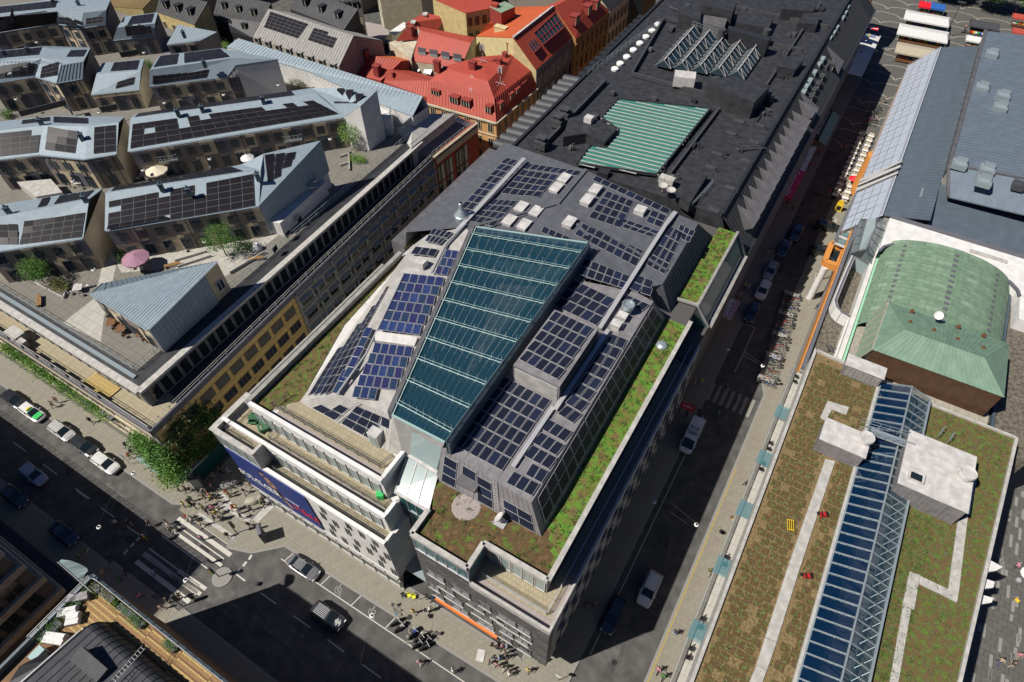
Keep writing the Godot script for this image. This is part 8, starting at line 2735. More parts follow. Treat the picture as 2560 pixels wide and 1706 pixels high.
# ---- vehicles: a body lofted from cross sections, glasshouse, wheels, lamps
func car(at: Vector3, yaw: float, kind: String, paint: Color, label: String, extra := "") -> Node3D:
	var t := thing("parked_car" if "parked" in label else "car", label, "van" if kind == "van" else "car", P3(at.x,0.0,at.z), yaw, "cars in the streets")
	var key := "car_" + kind
	if not cache.has(key):
		# x along the length (front +), each station: x, half width, sill y, belt y; roof stations: x, half width, y
		var L := 4.5
		var belt := []
		var roof := []
		var hw := .9
		match kind:
			"sedan":
				L = 4.65
				belt = [[-2.3, .72, .42, .74], [-2.2, .84, .3, .92], [-1.5, .9, .24, 1.0], [-.2, .91, .22, .98], [.8, .91, .22, .96], [1.3, .9, .22, .93], [2.0, .84, .26, .80], [2.3, .66, .38, .62]]
				roof = [[-1.75, .72, 1.0], [-1.0, .62, 1.38], [-.2, .63, 1.45], [.35, .62, 1.41], [1.2, .74, .96]]
			"suv":
				L = 4.6
				belt = [[-2.25, .8, .45, .95], [-2.15, .9, .34, 1.08], [-1.3, .93, .3, 1.1], [0, .94, .28, 1.08], [.9, .94, .28, 1.06], [1.4, .92, .28, 1.04], [2.0, .88, .32, .94], [2.28, .72, .42, .74]]
				roof = [[-2.1, .78, 1.1], [-1.8, .68, 1.58], [-.3, .69, 1.68], [.4, .67, 1.62], [1.25, .78, 1.07]]
			"estate":
				L = 4.7
				belt = [[-2.32, .78, .42, .84], [-2.22, .87, .3, .98], [-1.4, .91, .24, 1.0], [0, .92, .22, .99], [.9, .92, .22, .97], [1.35, .9, .22, .94], [2.05, .85, .26, .82], [2.34, .68, .38, .64]]
				roof = [[-2.15, .76, 1.0], [-1.75, .66, 1.40], [-.3, .66, 1.48], [.35, .64, 1.43], [1.25, .75, .97]]
			"van":
				hw = 1.0
				L = 5.6
				belt = [[-2.75, .94, .5, 1.2], [-2.7, .98, .4, 1.3], [-1, 1.0, .35, 1.3], [.6, 1.0, .35, 1.28], [1.4, 1.0, .35, 1.25], [2.0, .98, .35, 1.2], [2.5, .92, .4, 1.05], [2.78, .78, .5, .8]]
				roof = [[-2.72, .92, 1.3], [-2.66, .88, 2.3], [.4, .88, 2.35], [1.35, .82, 2.2], [2.3, .9, 1.16]]
		var b := MB.new()
		var ring := func(s: Array) -> Array:
			return [P3(s[0],s[2],-s[1] * .86), P3(s[0], lerpf(s[2], s[3], .45), -s[1]), P3(s[0],s[3] - .05,-s[1] * .97), P3(s[0],s[3] + .02,-s[1] * .78), P3(s[0],s[3] + .045,0), P3(s[0],s[3] + .02,s[1] * .78), P3(s[0],s[3] - .05,s[1] * .97), P3(s[0], lerpf(s[2], s[3], .45), s[1]), P3(s[0],s[2],s[1] * .86)]
		for i in belt.size() - 1:
			var A: Array = ring.call(belt[i])
			var C: Array = ring.call(belt[i + 1])
			for k in 8: b.quad(A[k], A[k + 1], C[k + 1], C[k])
			b.quad(A[8], A[0], C[0], C[8])
		for e in [belt[0], belt[-1]]:
			var A: Array = ring.call(e)
			for k in range(1, 8): b.tri(A[0], A[k], A[k + 1])
		# roof shell (painted) and pillars
		var top := MB.new()
		for i in range(1, roof.size() - 2):
			var p: Array = roof[i]
			var q: Array = roof[i + 1]
			top.quad(P3(p[0],p[2],-p[1]), P3(p[0],p[2] + .04,0), P3(q[0],q[2] + .04,0), P3(q[0],q[2],-q[1])); top.quad(P3(p[0],p[2],p[1]), P3(p[0],p[2] + .04,0), P3(q[0],q[2] + .04,0), P3(q[0],q[2],q[1]))
		for s in [-1, 1]:
			for pr in [[0, 1], [roof.size() - 2, roof.size() - 1]]:
				var p: Array = roof[pr[0]]
				var q: Array = roof[pr[1]]
				top.beam(P3(p[0],p[2],s * p[1]), P3(q[0],q[2],s * q[1]), .08, .06)
			var md: Array = roof[2]
			top.beam(P3(md[0],md[2],s * md[1]), P3(md[0],belt[3][3],s * belt[3][1] * .9), .09, .05)
		var gl := MB.new()
		for i in roof.size() - 1:
			var p: Array = roof[i]
			var q: Array = roof[i + 1]
			var yb: float = 1.3 if kind == "van" else belt[3][3]
			for s in [-1, 1]:
				gl.quad(P3(p[0], p[2] - .03, s * (p[1] - .02)), P3(q[0], q[2] - .03, s * (q[1] - .02)), P3(q[0], minf(yb, q[2] - .03), s * hw * .86), P3(p[0], minf(yb, p[2] - .03), s * hw * .86))
			if i == 0 or i == roof.size() - 2: gl.quad(P3(p[0],p[2] - .01,-p[1]), P3(p[0],p[2] - .01,p[1]), P3(q[0],q[2] - .01,q[1]), P3(q[0],q[2] - .01,-q[1]))
		if kind == "van":
			# panel sides of the load space
			top.quad(P3(-2.66,2.3,-.885), P3(.5,2.33,-.885), P3(.5,1.2,-.97), P3(-2.7,1.2,-.97)); top.quad(P3(-2.66,2.3,.885), P3(.5,2.33,.885), P3(.5,1.2,.97), P3(-2.7,1.2,.97)); top.quad(P3(-2.68,2.3,-.88), P3(-2.68,2.3,.88), P3(-2.74,1.2,.94), P3(-2.74,1.2,-.94))
		var wh := MB.new()
		wh.tube(P3(0,.32,-.11), P3(0,.32,.11), .32, .32, 14)
		var rm := MB.new()
		rm.tube(P3(0,.32,-.12), P3(0,.32,.12), .2, .2, 10)
		var lf := MB.new()
		var e: Array = belt[-2]
		lf.box(P3(e[0] + .17,e[3] - .12,0), P3(.12,.1,.32))
		var lb := MB.new()
		lb.box(P3(-.02,0,0), P3(.1,.18,.24))
		cache[key] = [b.mesh(), top.mesh(), gl.mesh(), wh.mesh(), rm.mesh(), lf.mesh(), lb.mesh(), belt, hw]
	var c: Array = cache[key]
	var pk := "paint" + paint.to_html()
	if not M.has(pk):
		var pm := mat(pk, paint, .3)
		pm.clearcoat_enabled = true
		pm.clearcoat = .8
		pm.clearcoat_roughness = .05
	put(c[0], "body", M[pk], t)
	put(c[1], "roof", M[pk], t)
	put(c[2], "glass", M.glass_dark, t)
	for x in [-1.35, 1.4]:
		for s in [-1, 1]:
			var w := put(c[3], "wheel", M.rubber, t)
			w.position = P3(x * (1.25 if kind == "van" else 1.0), 0, s * (c[8] - .1))
			put(c[4], "rim", M.alu, w)
	for s in [-1, 1]:
		put(c[5], "headlight", M.lamp_white, t).position.z = s * .58
		var r := put(c[6], "tail_light", M.red, t)
		r.position = P3(c[7][0][0] + .06,c[7][0][3] - .05,s * .66)
		var mm := MB.new()
		mm.box(P3(.75 if kind != "van" else 1.6, c[7][4][3] + .02, s * (c[8] + .1)), P3(.1,.12,.2))
		put(mm, "mirror", M[pk], t)
	var pl := MB.new()
	pl.box(P3(c[7][0][0] - .02,.62,0), P3(.03,.11,.5)); pl.box(P3(c[7][-1][0] + .0,.5,0), P3(.03,.11,.5))
	put(pl, "number_plate", M.white, t)
	return t

# ---- bicycles and motorcycles
func bicycle(at: Vector3, yaw: float, lean: float, col: Material, label: String, group := "") -> void:
	if not cache.has("bike"):
		var w := MB.new()
		for i in 14:
			var p := TAU * i / 14
			var q := TAU * (i + 1) / 14
			w.tube(P3(cos(p) * .33, .33 + sin(p) * .33, 0), P3(cos(q) * .33, .33 + sin(q) * .33, 0), .022, .022, 4, false)
		for i in 4: w.tube(P3(cos(i * .785) * .33, .33 + sin(i * .785) * .33, 0), P3(-cos(i * .785) * .33, .33 - sin(i * .785) * .33, 0), .005, .005, 3, false)
		var f := MB.new()
		var bb := P3(-.05,.3,0)
		var st := P3(-.2,.8,0)
		var hd := P3(.38,.85,0)
		f.tube(bb, st, .018, .018, 5); f.tube(st, hd, .018, .018, 5); f.tube(bb, hd, .02, .02, 5); f.tube(bb, P3(-.53,.33,0), .014, .014, 4); f.tube(st, P3(-.53,.33,0), .012, .012, 4); f.tube(hd, P3(.53,.33,0), .016, .016, 4)
		f.bb(-.85, -.5, .68, .7, -.07, .07)
		var s := MB.new()
		s.bb(-.34, -.1, .88, .95, -.08, .08); s.tube(st, P3(-.22,.9,0), .014, .014, 4)
		var h := MB.new()
		h.tube(hd, P3(.34,1.05,0), .014, .014, 4); h.tube(P3(.3,1.05,-.28), P3(.3,1.05,.28), .014, .014, 4)
		var bk := MB.new()
		bk.bb(.42, .7, .75, .98, -.17, .17)
		cache["bike"] = [w.mesh(), f.mesh(), s.mesh(), h.mesh(), bk.mesh()]
	var t := thing("bicycle", label, "bicycle", at, 0, group)
	t.transform.basis = Basis(Vector3.UP, yaw) * Basis(Vector3.RIGHT, lean)
	var c: Array = cache.bike
	put(c[1], "frame", col, t)
	for x in [-.53, .53]: put(c[0], "wheel", M.rubber, t).position.x = x
	put(c[2], "saddle", M.black, t)
	put(c[3], "handlebar", M.alu, t)
	if int(absf(at.z) * 10) % 3 == 0: put(c[4], "basket", M.dark_steel, t)

func motorcycle(at: Vector3, yaw: float, col: Material, label: String) -> void:
	if not cache.has("moto"):
		var w := MB.new()
		w.tube(P3(0,.3,-.07), P3(0,.3,.07), .3, .3, 14)
		var b := MB.new()
		b.tube(P3(-.35,.62,0), P3(.35,.72,0), .17, .2, 8); b.box(P3(0,.42,0), P3(.55,.35,.3)); b.tube(P3(.35,.85,0), P3(.72,.3,.0), .05, .05, 6); b.tube(P3(.4,.9,0), P3(.62,.8,0), .16, .1, 8); b.tube(P3(-.6,.3,.12), P3(.1,.3,.14), .06, .05, 6)
		var s := MB.new()
		s.tube(P3(-.8,.82,0), P3(-.05,.76,0), .12, .15, 8)
		var h := MB.new()
		h.tube(P3(.33,1.0,-.36), P3(.33,1.0,.36), .022, .022, 5); h.tube(P3(.3,.8,0), P3(.33,1.0,0), .04, .03, 5); h.box(P3(.36,1.12,-.3), P3(.03,.1,.14)); h.box(P3(.36,1.12,.3), P3(.03,.1,.14))
		var g := MB.new()
		g.quad(P3(.5,.9,-.2), P3(.5,.9,.2), P3(.38,1.2,.16), P3(.38,1.2,-.16))
		cache["moto"] = [w.mesh(), b.mesh(), s.mesh(), h.mesh(), g.mesh()]
	var t := thing("motorcycle", label, "motorcycle", at, 0, "motorcycles at the kerb")
	t.transform.basis = Basis(Vector3.UP, yaw) * Basis(Vector3.RIGHT, .12)
	var c: Array = cache.moto
	for x in [-.68, .7]: put(c[0], "wheel", M.rubber, t).position.x = x
	put(c[1], "body", col, t)
	put(c[2], "seat", M.black, t)
	put(c[3], "handlebar", M.alu, t)
	put(c[4], "windscreen", M.glass_clear, t)

# ---- people: one surface-net body per pose, coloured by body region
const POSES := {
	"walking": {"lf": [.08, .48, .12, .10, .08, .30], "rf": [-.10, .50, -.08, -.10, .08, -.34], "la": [-.27, 1.12, -.1, -.24, .86, .02], "ra": [.27, 1.12, .08, .24, .88, .22], "lean": .03},
	"striding": {"lf": [.08, .50, .2, .09, .09, .40], "rf": [-.09, .46, -.1, -.09, .14, -.42], "la": [-.28, 1.14, -.14, -.27, .92, -.02], "ra": [.26, 1.13, .12, .2, .98, .32], "lean": .07},
	"standing": {"lf": [.1, .48, .02, .11, .06, .0], "rf": [-.1, .48, .02, -.12, .06, .03], "la": [-.28, 1.12, -.02, -.26, .84, .06], "ra": [.28, 1.12, -.02, .2, 1.0, .22], "lean": .0},
	"seated": {"lf": [.12, .50, .42, .12, .06, .44], "rf": [-.12, .50, .42, -.12, .06, .40], "la": [-.27, .78, .02, -.14, .62, .28], "ra": [.27, .78, .02, .14, .64, .30], "lean": .0, "drop": -.42}}

func body_mesh(pose: String) -> Array:
	var key := "body_" + pose
	if cache.has(key): return cache[key]
	var P: Dictionary = POSES[pose]
	var dr: float = P.get("drop", 0.0)
	var ln: float = P.lean
	var hip := P3(0,.93 + dr,0)
	var ch := P3(0,1.28 + dr,ln)
	var nk := P3(0,1.47 + dr,ln * 1.4)
	var bones := []   # a, b, ra, rb, region
	bones.append([hip + P3(0,.02,0), ch, .135, .155, 1]); bones.append([ch + P3(-.13,.08,0), ch + P3(.13,.08,0), .085, .085, 1]); bones.append([ch, nk + P3(0,.04,0), .08, .052, 0])
	bones.append([nk + P3(0,.12,.015), nk + P3(0,.19,.01), .088, .098, 0]); bones.append([nk + P3(0,.17,-.03), nk + P3(0,.235,-.01), .09, .085, 3]); bones.append([nk + P3(0,.13,.1), nk + P3(0,.11,.11), .018, .02, 0])
	for s in ["l", "r"]:
		var sg := 1.0 if s == "l" else -1.0
		var f: Array = P[s + "f"]
		var kn := P3(f[0],f[1],f[2])
		var an := P3(f[3],f[4],f[5])
		bones.append([hip + P3(sg * .09,-.03,0), kn, .095, .065, 2]); bones.append([kn, an, .062, .042, 2]); bones.append([an + P3(0,-.02,-.03), an + P3(0,-.03,.16), .045, .04, 4])
	for s in ["l", "r"]:
		var a: Array = P[s + "a"]
		var sx := -1.0 if s == "l" else 1.0
		var el := P3(a[0],a[1],a[2])
		var wr := P3(a[3],a[4],a[5])
		bones.append([ch + P3(sx * .19,.1,0), el, .058, .046, 1]); bones.append([el, wr, .044, .032, 0]); bones.append([wr, wr + (wr - el).normalized() * .09, .036, .03, 0])
		for k in 3: bones.append([wr + (wr - el).normalized() * .08 + P3(0, 0, (k - 1) * .022), wr + (wr - el).normalized() * .17 + P3(0, -.01, (k - 1) * .026), .012, .009, 0])
	var cs := .03
	var lo := P3(-.42,-.02,-.58)
	var dim := Vector3i(29, 62, 38)
	var val := PackedFloat32Array()
	val.resize(dim.x * dim.y * dim.z)
	val.fill(1.0)
	var reg := PackedByteArray()
	reg.resize(val.size())
	var bd := PackedFloat32Array()
	bd.resize(val.size())
	bd.fill(9.0)
	for b in bones:
		var a0: Vector3 = b[0]
		var b0: Vector3 = b[1]
		var mr := maxf(b[2], b[3]) + .09
		var i0 := Vector3i(((a0.min(b0) - Vector3.ONE * mr) - lo) / cs).clamp(Vector3i.ZERO, dim - Vector3i.ONE)
		var i1 := Vector3i(((a0.max(b0) + Vector3.ONE * mr) - lo) / cs).clamp(Vector3i.ZERO, dim - Vector3i.ONE)
		var ab := b0 - a0
		var ll := maxf(ab.length_squared(), 1e-6)
		for y in range(i0.y, i1.y + 1):
			for z in range(i0.z, i1.z + 1):
				for x in range(i0.x, i1.x + 1):
					var p := lo + P3(x,y,z) * cs
					var h := clampf((p - a0).dot(ab) / ll, 0, 1)
					var d: float = (p - a0 - ab * h).length() - lerpf(b[2], b[3], h)
					var id := (y * dim.z + z) * dim.x + x
					var o := val[id]
					var k := maxf(.035 - absf(o - d), 0.0) / .035
					val[id] = minf(o, d) - k * k * .035 * .25
					if d < bd[id]: bd[id] = d; reg[id] = b[4]
	var vid := {}
	var vs := PackedVector3Array()
	var vr := PackedByteArray()
	var idx := PackedInt32Array()
	var off := [0, 1, dim.x, dim.x + 1, dim.x * dim.z, dim.x * dim.z + 1, dim.x * dim.z + dim.x, dim.x * dim.z + dim.x + 1]
	for y in dim.y - 1:
		for z in dim.z - 1:
			for x in dim.x - 1:
				var id := (y * dim.z + z) * dim.x + x
				var neg := 0
				for o in off: if val[id + o] < 0: neg += 1
				if neg == 0 or neg == 8: continue
				var sum := Vector3.ZERO
				var n := 0
				for c in 8:
					for ax in [1, 2, 4]:
						if c & ax: continue
						var va := val[id + off[c]]
						var vb := val[id + off[c | ax]]
						if (va < 0) == (vb < 0): continue
						var u := va / (va - vb)
						var q := P3(c & 1, (c >> 2) & 1, (c >> 1) & 1)
						if ax == 1: q.x += u
						elif ax == 2: q.z += u
						else: q.y += u
						sum += q
						n += 1
				vid[id] = vs.size()
				vs.append(lo + (P3(x,y,z) + sum / n) * cs)
				vr.append(reg[id])
	for id in vid:
		for e in [[1, dim.x, dim.x * dim.z], [dim.x, dim.x * dim.z, 1], [dim.x * dim.z, 1, dim.x]]:
			var a := val[id]
			var nx: int = id + e[0]
			if (a < 0) == (val[nx] < 0): continue
			var q := [id, id - e[1], id - e[1] - e[2], id - e[2]]
			var ok := true
			for k in q: if not vid.has(k): ok = false
			if not ok: continue
			if a < 0: idx.append_array(PackedInt32Array([vid[q[0]], vid[q[1]], vid[q[2]], vid[q[0]], vid[q[2]], vid[q[3]]]))
			else: idx.append_array(PackedInt32Array([vid[q[0]], vid[q[2]], vid[q[1]], vid[q[0]], vid[q[3]], vid[q[2]]]))
	var ns := PackedVector3Array()
	ns.resize(vs.size())
	for i in range(0, idx.size(), 3):
		var k := (vs[idx[i + 2]] - vs[idx[i]]).cross(vs[idx[i + 1]] - vs[idx[i]])
		for j in 3: ns[idx[i + j]] += k
	for i in ns.size(): ns[i] = ns[i].normalized()
	cache[key] = [vs, ns, idx, vr]
	return cache[key]

func person(at: Vector3, yaw: float, pose: String, top: Array, leg: Array, label: String, hair := Color(.03, .02, .015)) -> void:
	var key := "p_%s_%s_%s_%s" % [pose, top[0], leg[0], hair]
	if not cache.has(key):
		var b := body_mesh(pose)
		var cols := [Color(.42, .25, .17), top[1], leg[1], hair, Color(.03, .03, .03)]
		var col := PackedColorArray()
		for r in b[3]: col.append(cols[r])
		var a := []
		a.resize(Mesh.ARRAY_MAX)
		a[Mesh.ARRAY_VERTEX] = b[0]; a[Mesh.ARRAY_NORMAL] = b[1]; a[Mesh.ARRAY_INDEX] = b[2]; a[Mesh.ARRAY_COLOR] = col
		var m := ArrayMesh.new()
		m.add_surface_from_arrays(Mesh.PRIMITIVE_TRIANGLES, a)
		cache[key] = m
	if not M.has("body"):
		var bm := mat("body", Color.WHITE, .8)
		bm.vertex_color_use_as_albedo = true
	var o := put(cache[key], "person", M.body)
	o.position = at
	o.rotation.y = yaw
	tag(o, label, "person", "people in the streets")

func street_lamp(p: Vector3, span: Vector3, label: String) -> void:
	lamp(p, span, label, "street lamps on wires", .28)

func signal_post(at: Vector3, yaw: float, label: String) -> void:
	var t := thing("traffic_light", label, "traffic light", at, yaw)
	var m := MB.new()
	m.tube(Vector3.ZERO, P3(0,3.4,0), .07, .06, 8)
	put(m, "post", M.dark_steel, t)
	for y in [2.9, 2.2]:
		m = MB.new()
		m.bb(-.16, .16, y - .4, y + .45, .08, .36)
		var h := put(m, "signal_head", M.black, t)
		for k in 3:
			m = MB.new()
			m.tube(P3(0,y - .25 + k * .27,.36), P3(0,y - .25 + k * .27,.40), .1, .1, 8)
			put(m, "lens", [M.green_plastic, M.yellow, M.red][k], h)

func street_life() -> void:
	var AX := 0.0          # along +x
	var W := PI
	var N := PI / 2        # towards -z
	var S := -PI / 2
	# cars on the wide street
	car(P3(-79.48,0.6,-1.21), AX, "estate", lin(.28, .33, .42), "pale blue estate car driving in shade near the left edge")
	car(P3(-78.72,0.6,2.13), AX, "sedan", lin(.012, .013, .018), "black car in deep shade at the left edge")
	car(P3(-68.1,0.6,2), AX, "sedan", lin(.012, .018, .05), "dark navy car in shade before the crossing")
	car(P3(-72.14,0.6,-7.47), AX, "suv", lin(.55, .55, .53), "silver white car parked at the kerb beside the creeper corner")
	car(P3(-37.94,0.6,-10.63), AX, "sedan", lin(.13, .13, .14), "grey coupe parked in the bay before the white facade")
	var jeep := car(P3(-31.34,0.8,-7.76), AX, "suv", lin(.025, .026, .03), "black off-roader with white decals driving on the wide street")
	var m := MB.new()
	for i in 7: m.bb(-1.5, .2, 1.74, 1.78, -.54 + i * .18, -.48 + i * .18)
	put(m, "roof_rack", M.alu, jeep)
	m = MB.new()
	for i in 5: m.bb(1.25 + i * .16, 1.33 + i * .16, 1.12 - i * .025, 1.14 - i * .025, -.2 - (i % 2) * .2, .1 + (i % 3) * .15)
	put(m, "decal", M.white, jeep)
	car(P3(-93.66,0.6,-7.42), AX, "estate", lin(.015, .016, .018), "black estate parked at the far left of the kerb")
	var tx := car(P3(-89.2,0.6,-7.41), AX, "estate", lin(.6, .6, .6), "white and bright green taxi parked behind the black estate")
	m = MB.new()
	m.bb(.85, 2.1, .99, 1.02, -.6, .6); m.bb(-.1, .3, 1.49, 1.52, -.4, .4)
	put(m, "green_livery", M.green_plastic, tx)
	m = MB.new()
	m.box(P3(0,1.62,0), P3(.25,.18,.7))
	put(m, "roof_sign", M.yellow, tx)
	car(P3(-82.23,0.6,-7.63), AX, "suv", lin(.38, .38, .37), "silver car with dark roof glass parked in the row along the podium")
	car(P3(-77.07,0.6,-7.71), AX, "suv", lin(.018, .02, .02), "black off-roader parked in the row along the podium")
	# cars on the side street
	car(P3(0.47,0.6,-30.24), S, "suv", lin(.55, .55, .54), "white car driving towards the crossing on the side street")
	car(P3(-2.01,0.6,-25.26), S, "estate", lin(.012, .014, .022), "black car driving in shade beside the white one")
	var van := car(P3(-2.78,1,-53.05), S, "van", lin(.62, .62, .62), "white van with black letters on its roof at the zebra crossing")
	lettering(van, "AMJ", .62, P3(.35,2.41,.0), P3(0,0,1), P3(1,0,0), M.black, "lettering", .015)
	lettering(van, "976", .62, P3(-.6,2.41,.0), P3(0,0,1), P3(1,0,0), M.black, "lettering", .015)
	car(P3(-2.6,0.6,-81.1), S, "sedan", lin(.012, .016, .04), "dark navy car parked nearest in the shaded bay of the side street")
	car(P3(-2.6,0.6,-86.91), S, "suv", lin(.58, .58, .57), "white car with a panoramic roof queueing on the side street")
	car(P3(-2.82,0.6,-92.44), S, "estate", lin(.24, .26, .29), "silver grey estate queueing behind the white car")
	car(P3(-2.44,0.6,-99.33), S, "sedan", lin(.01, .02, .07), "dark blue car queueing behind the silver estate")
	car(P3(-1.59,0.6,-104.65), S, "estate", lin(.012, .03, .09), "last dark blue car in the side street queue")
	car(P3(3.8,0.6,-102.16), .45, "estate", lin(.015, .015, .015), "black car parked askew before the orange portal")
	car(P3(3.03,0.6,-109.29), .2, "suv", lin(.015, .018, .016), "black small car parked at the hall's corner")
	# motorcycles and bicycles at the kerb
	var mc := [[P3(-23.95,0.12,-11.48), "black motorcycle parked with its nose to the kerb beside the bay line"], [P3(-23.21,0.12,-11.23), "silver motorcycle parked second from the bay line"], [P3(-21.45,0.12,-11.51), "blue sport motorcycle in the larger motorcycle group"], [P3(-20.48,0.12,-11.51), "black cruiser motorcycle in the larger group"], [P3(-20.32,0.12,-10.85), "dark touring motorcycle in the larger group"], [P3(-19.61,0.12,-11.64), "black scooter-like motorcycle nearest the pavement in the group"], [P3(-19.39,0.12,-11.03), "last black motorcycle of the larger group"]]
	var mcol := [M.black, M.zinc, M.cobalt, M.black, M.dark_steel, M.black, M.black]
	for i in mc.size(): motorcycle(P3(mc[i][0].x,.01,mc[i][0].z), 1.1 + (i % 3) * .15, mcol[i], mc[i][1])
	bicycle(P3(-24.96,0.12,-12.36), 2.6, .1, M.blue, "blue bicycle leaning by the parking bay post")
	bicycle(P3(-19.56,0.12,-12.62), .3, .1, M.dark_steel, "dark bicycle locked beside the motorcycles")
	var g := RandomNumberGenerator.new()
	g.seed = 21
	var bc := [M.black, M.dark_steel, M.steel, M.black, M.red, M.blue, M.zinc_dark, M.black, M.dark_steel]
	for row in 2:
		for i in 34:
			var u := i / 33.0
			var p := P3(lerpf(3.6, 2.0, u), .0, lerpf(-67.8, -89.0, u))
			p += P3((row - .5) * 1.5 + g.randf_range(-.15, .15), 0, g.randf_range(-.12, .12))
			p.y = .13 if p.x > 3.2 else .01
			bicycle(p, (.35 if row else .35 + PI) + g.randf_range(-.25, .25), g.randf_range(-.15, .15), bc[(i * 2 + row * 5) % 9], "%s bicycle in the %s row of the long street rack, %s" % [["black", "dark grey", "steel", "black", "red", "blue", "grey", "black", "dark grey"][(i * 2 + row * 5) % 9], ["road side", "pavement side"][row], ["near end", "nearer middle", "farther middle", "far end"][i * 4 / 34]], "bicycles in the street rack")
	for i in 16:
		bicycle(P3(2.6 + g.randf_range(-.9, .9), .13 if false else .06, -149.0 - i * .55), .4 + g.randf_range(-.3, .3), 0, bc[g.randi() % 9], "bicycle in the small rack beside the outdoor cafe", "bicycles by the cafe")
	for i in 5:
		m = MB.new()
		m.box(P3(lerpf(3.4, 1.9, i / 4.0), .75, -68.5 - i * 5.0), P3(2.4,.06,.9))
		for s in [-1, 1]: m.tube(P3(lerpf(3.4, 1.9, i / 4.0) + s * 1.0, 0, -68.5 - i * 5.0), P3(lerpf(3.4, 1.9, i / 4.0) + s * 1.0, .72, -68.5 - i * 5.0), .04, .04, 5)
		tag(put(m, "rack_table", M.concrete), ["pale table board at the near end of the bicycle rack", "second pale board among the parked bicycles", "middle pale board among the parked bicycles", "fourth pale board among the parked bicycles", "pale board at the far end of the bicycle rack"][i], "rack board", "boards in the bicycle rack")
	# outdoor cafe along the hall
	for i in 13:
		for k in 2:
			var p := P3(2.0 + k * 1.9,.13,-119.5 - i * 2.05)
			if p.z > -128: p.y = .13
			else: p.y = .13
			var t := thing("cafe_table", "white cafe table in the %s row before the scaffold, %s" % [["street side", "wall side"][k], ["near end", "nearer middle", "farther middle", "far end"][i * 4 / 13]], "table", p, 0, "outdoor cafe tables")
			put(solid(-.6, .6, .72, .76, -.4, .4), "tabletop", M.white, t)
			m = MB.new()
			m.tube(Vector3.ZERO, P3(0,.72,0), .05, .05, 5)
			put(m, "pedestal", M.dark_steel, t)
			for s in [-1, 1]: chair(p + P3(s * .25,0,.75), PI, M.parasol_cream if (i + k) % 3 else M.black, "chair at a white table of the outdoor cafe", "outdoor cafe chairs"); chair(p + P3(s * .25,0,-.75), 0, M.parasol_cream, "chair at a white table of the outdoor cafe", "outdoor cafe chairs")
	parasol_red()
	# lamps over the streets
	for q in [[P3(-59.27,7.5,-0.81), "white globe lamp hung over the shaded side of the wide street"], [P3(-45.23,7.5,-1.8), "white globe lamp hung over the crossing"], [P3(-61.73,7.5,-7.71), "grey globe lamp over the kerb beside the parked cars"], [P3(-24.53,7.5,-9.57), "globe lamp hung above the wheelchair bay"]]:
		street_lamp(q[0], P3(2.2,0,4.5), q[1])
	for q in [[P3(-3.24,7.5,-65.24), "dark capped lamp hung over the middle of the side street"], [P3(2.03,7.5,-64.72), "lamp hung at the end of the bicycle rack"], [P3(2.28,7.5,-37.41), "lamp hung over the yellow kerb line"], [P3(-3.18,7.5,-37.63), "lamp hung over the shaded side street lane"]]:
		street_lamp(q[0], P3(4.5,0,1.0), q[1])
	# signals and signs
	for q in [[P3(-46.53,0.15,-4.45), .6, "traffic light on the small round island"], [P3(-48.87,0.12,-9.67), 2.2, "traffic light at the pavement corner of the crossing"], [P3(-56.02,0.1,-9.3), .4, "traffic light at the pedestrian street mouth"], [P3(-57.23,0.01,-3.18), 1.0, "traffic light at the shaded end of the crossing"], [P3(-47.71,0.12,0.39), 3.5, "traffic light on the southern pavement"]]:
		signal_post(q[0], q[1], q[2])
	for q in [[P3(-69.51,0.12,-9.23), M.blue, "blue parking sign post beside the parked cars"], [P3(-23.15,0.12,-15.03), M.black, "dark advertising flag stand at the glass link"], [P3(-4.47,0.01,-15.74), M.lamp_white, "white street sign post at the corner"]]:
		var t := thing("sign_post", q[2], "sign", q[0])
		m = MB.new()
		m.tube(Vector3.ZERO, P3(0,2.6,0), .04, .04, 6)
		put(m, "post", M.steel, t)
		put(solid(-.3, .3, 2.1, 2.7, .045, .07), "plate", q[1], t)
	var sg := thing("projecting_sign", "white sign with red letters projecting over the shaded pavement", "sign", P3(-5.7,5.0,-75.6))
	put(solid(-.9, .9, -.1, .1, -2.2, 2.2), "board", M.white, sg)
	lettering(sg, "Scandic", 1.0, P3(.4,.11,0), P3(0,0,-1), P3(-1,0,0), M.red, "lettering", .02)
	m = MB.new()
	m.tube(P3(-.9,0,0), P3(-1.8,0,0), .05, .05, 5)
	put(m, "bracket", M.dark_steel, sg)
	sg = thing("projecting_sign", "red sign with white script above the white arrow at the zebra", "sign", P3(-4.9,3.6,-55.6))
	put(solid(-1.0, 1.0, -.1, .1, -.45, .45), "board", M.bright_red, sg)
	m = MB.new()
	for i in 8: m.beam(P3(-.7 + i * .18,.11,.12), P3(-.6 + i * .18, .11, -.12 - (.12 if i % 4 == 0 else 0.0)), .04, .03)
	m.beam(P3(-.75,.11,.2), P3(.75,.11,.14), .04, .03)
	put(m, "script_lettering", M.lamp_white, sg)
	m = MB.new()
	m.tube(P3(-1.0,0,0), P3(-1.2,0,0), .05, .05, 5); m.tube(P3(-.9,0,0), P3(-.9,-3.5,0), .05, .05, 5)
	put(m, "bracket", M.dark_steel, sg)
	# stone lions and the advertising pillar in the pedestrian street
	for q in [[P3(-54.94,0.1,-13.97), .7, "grey stone lion lying in the shaded pedestrian street"], [P3(-50.24,0.1,-14.06), .8, "beige stone lion lying in the sun below the billboard"]]:
		lion(q[0], q[1], q[2])
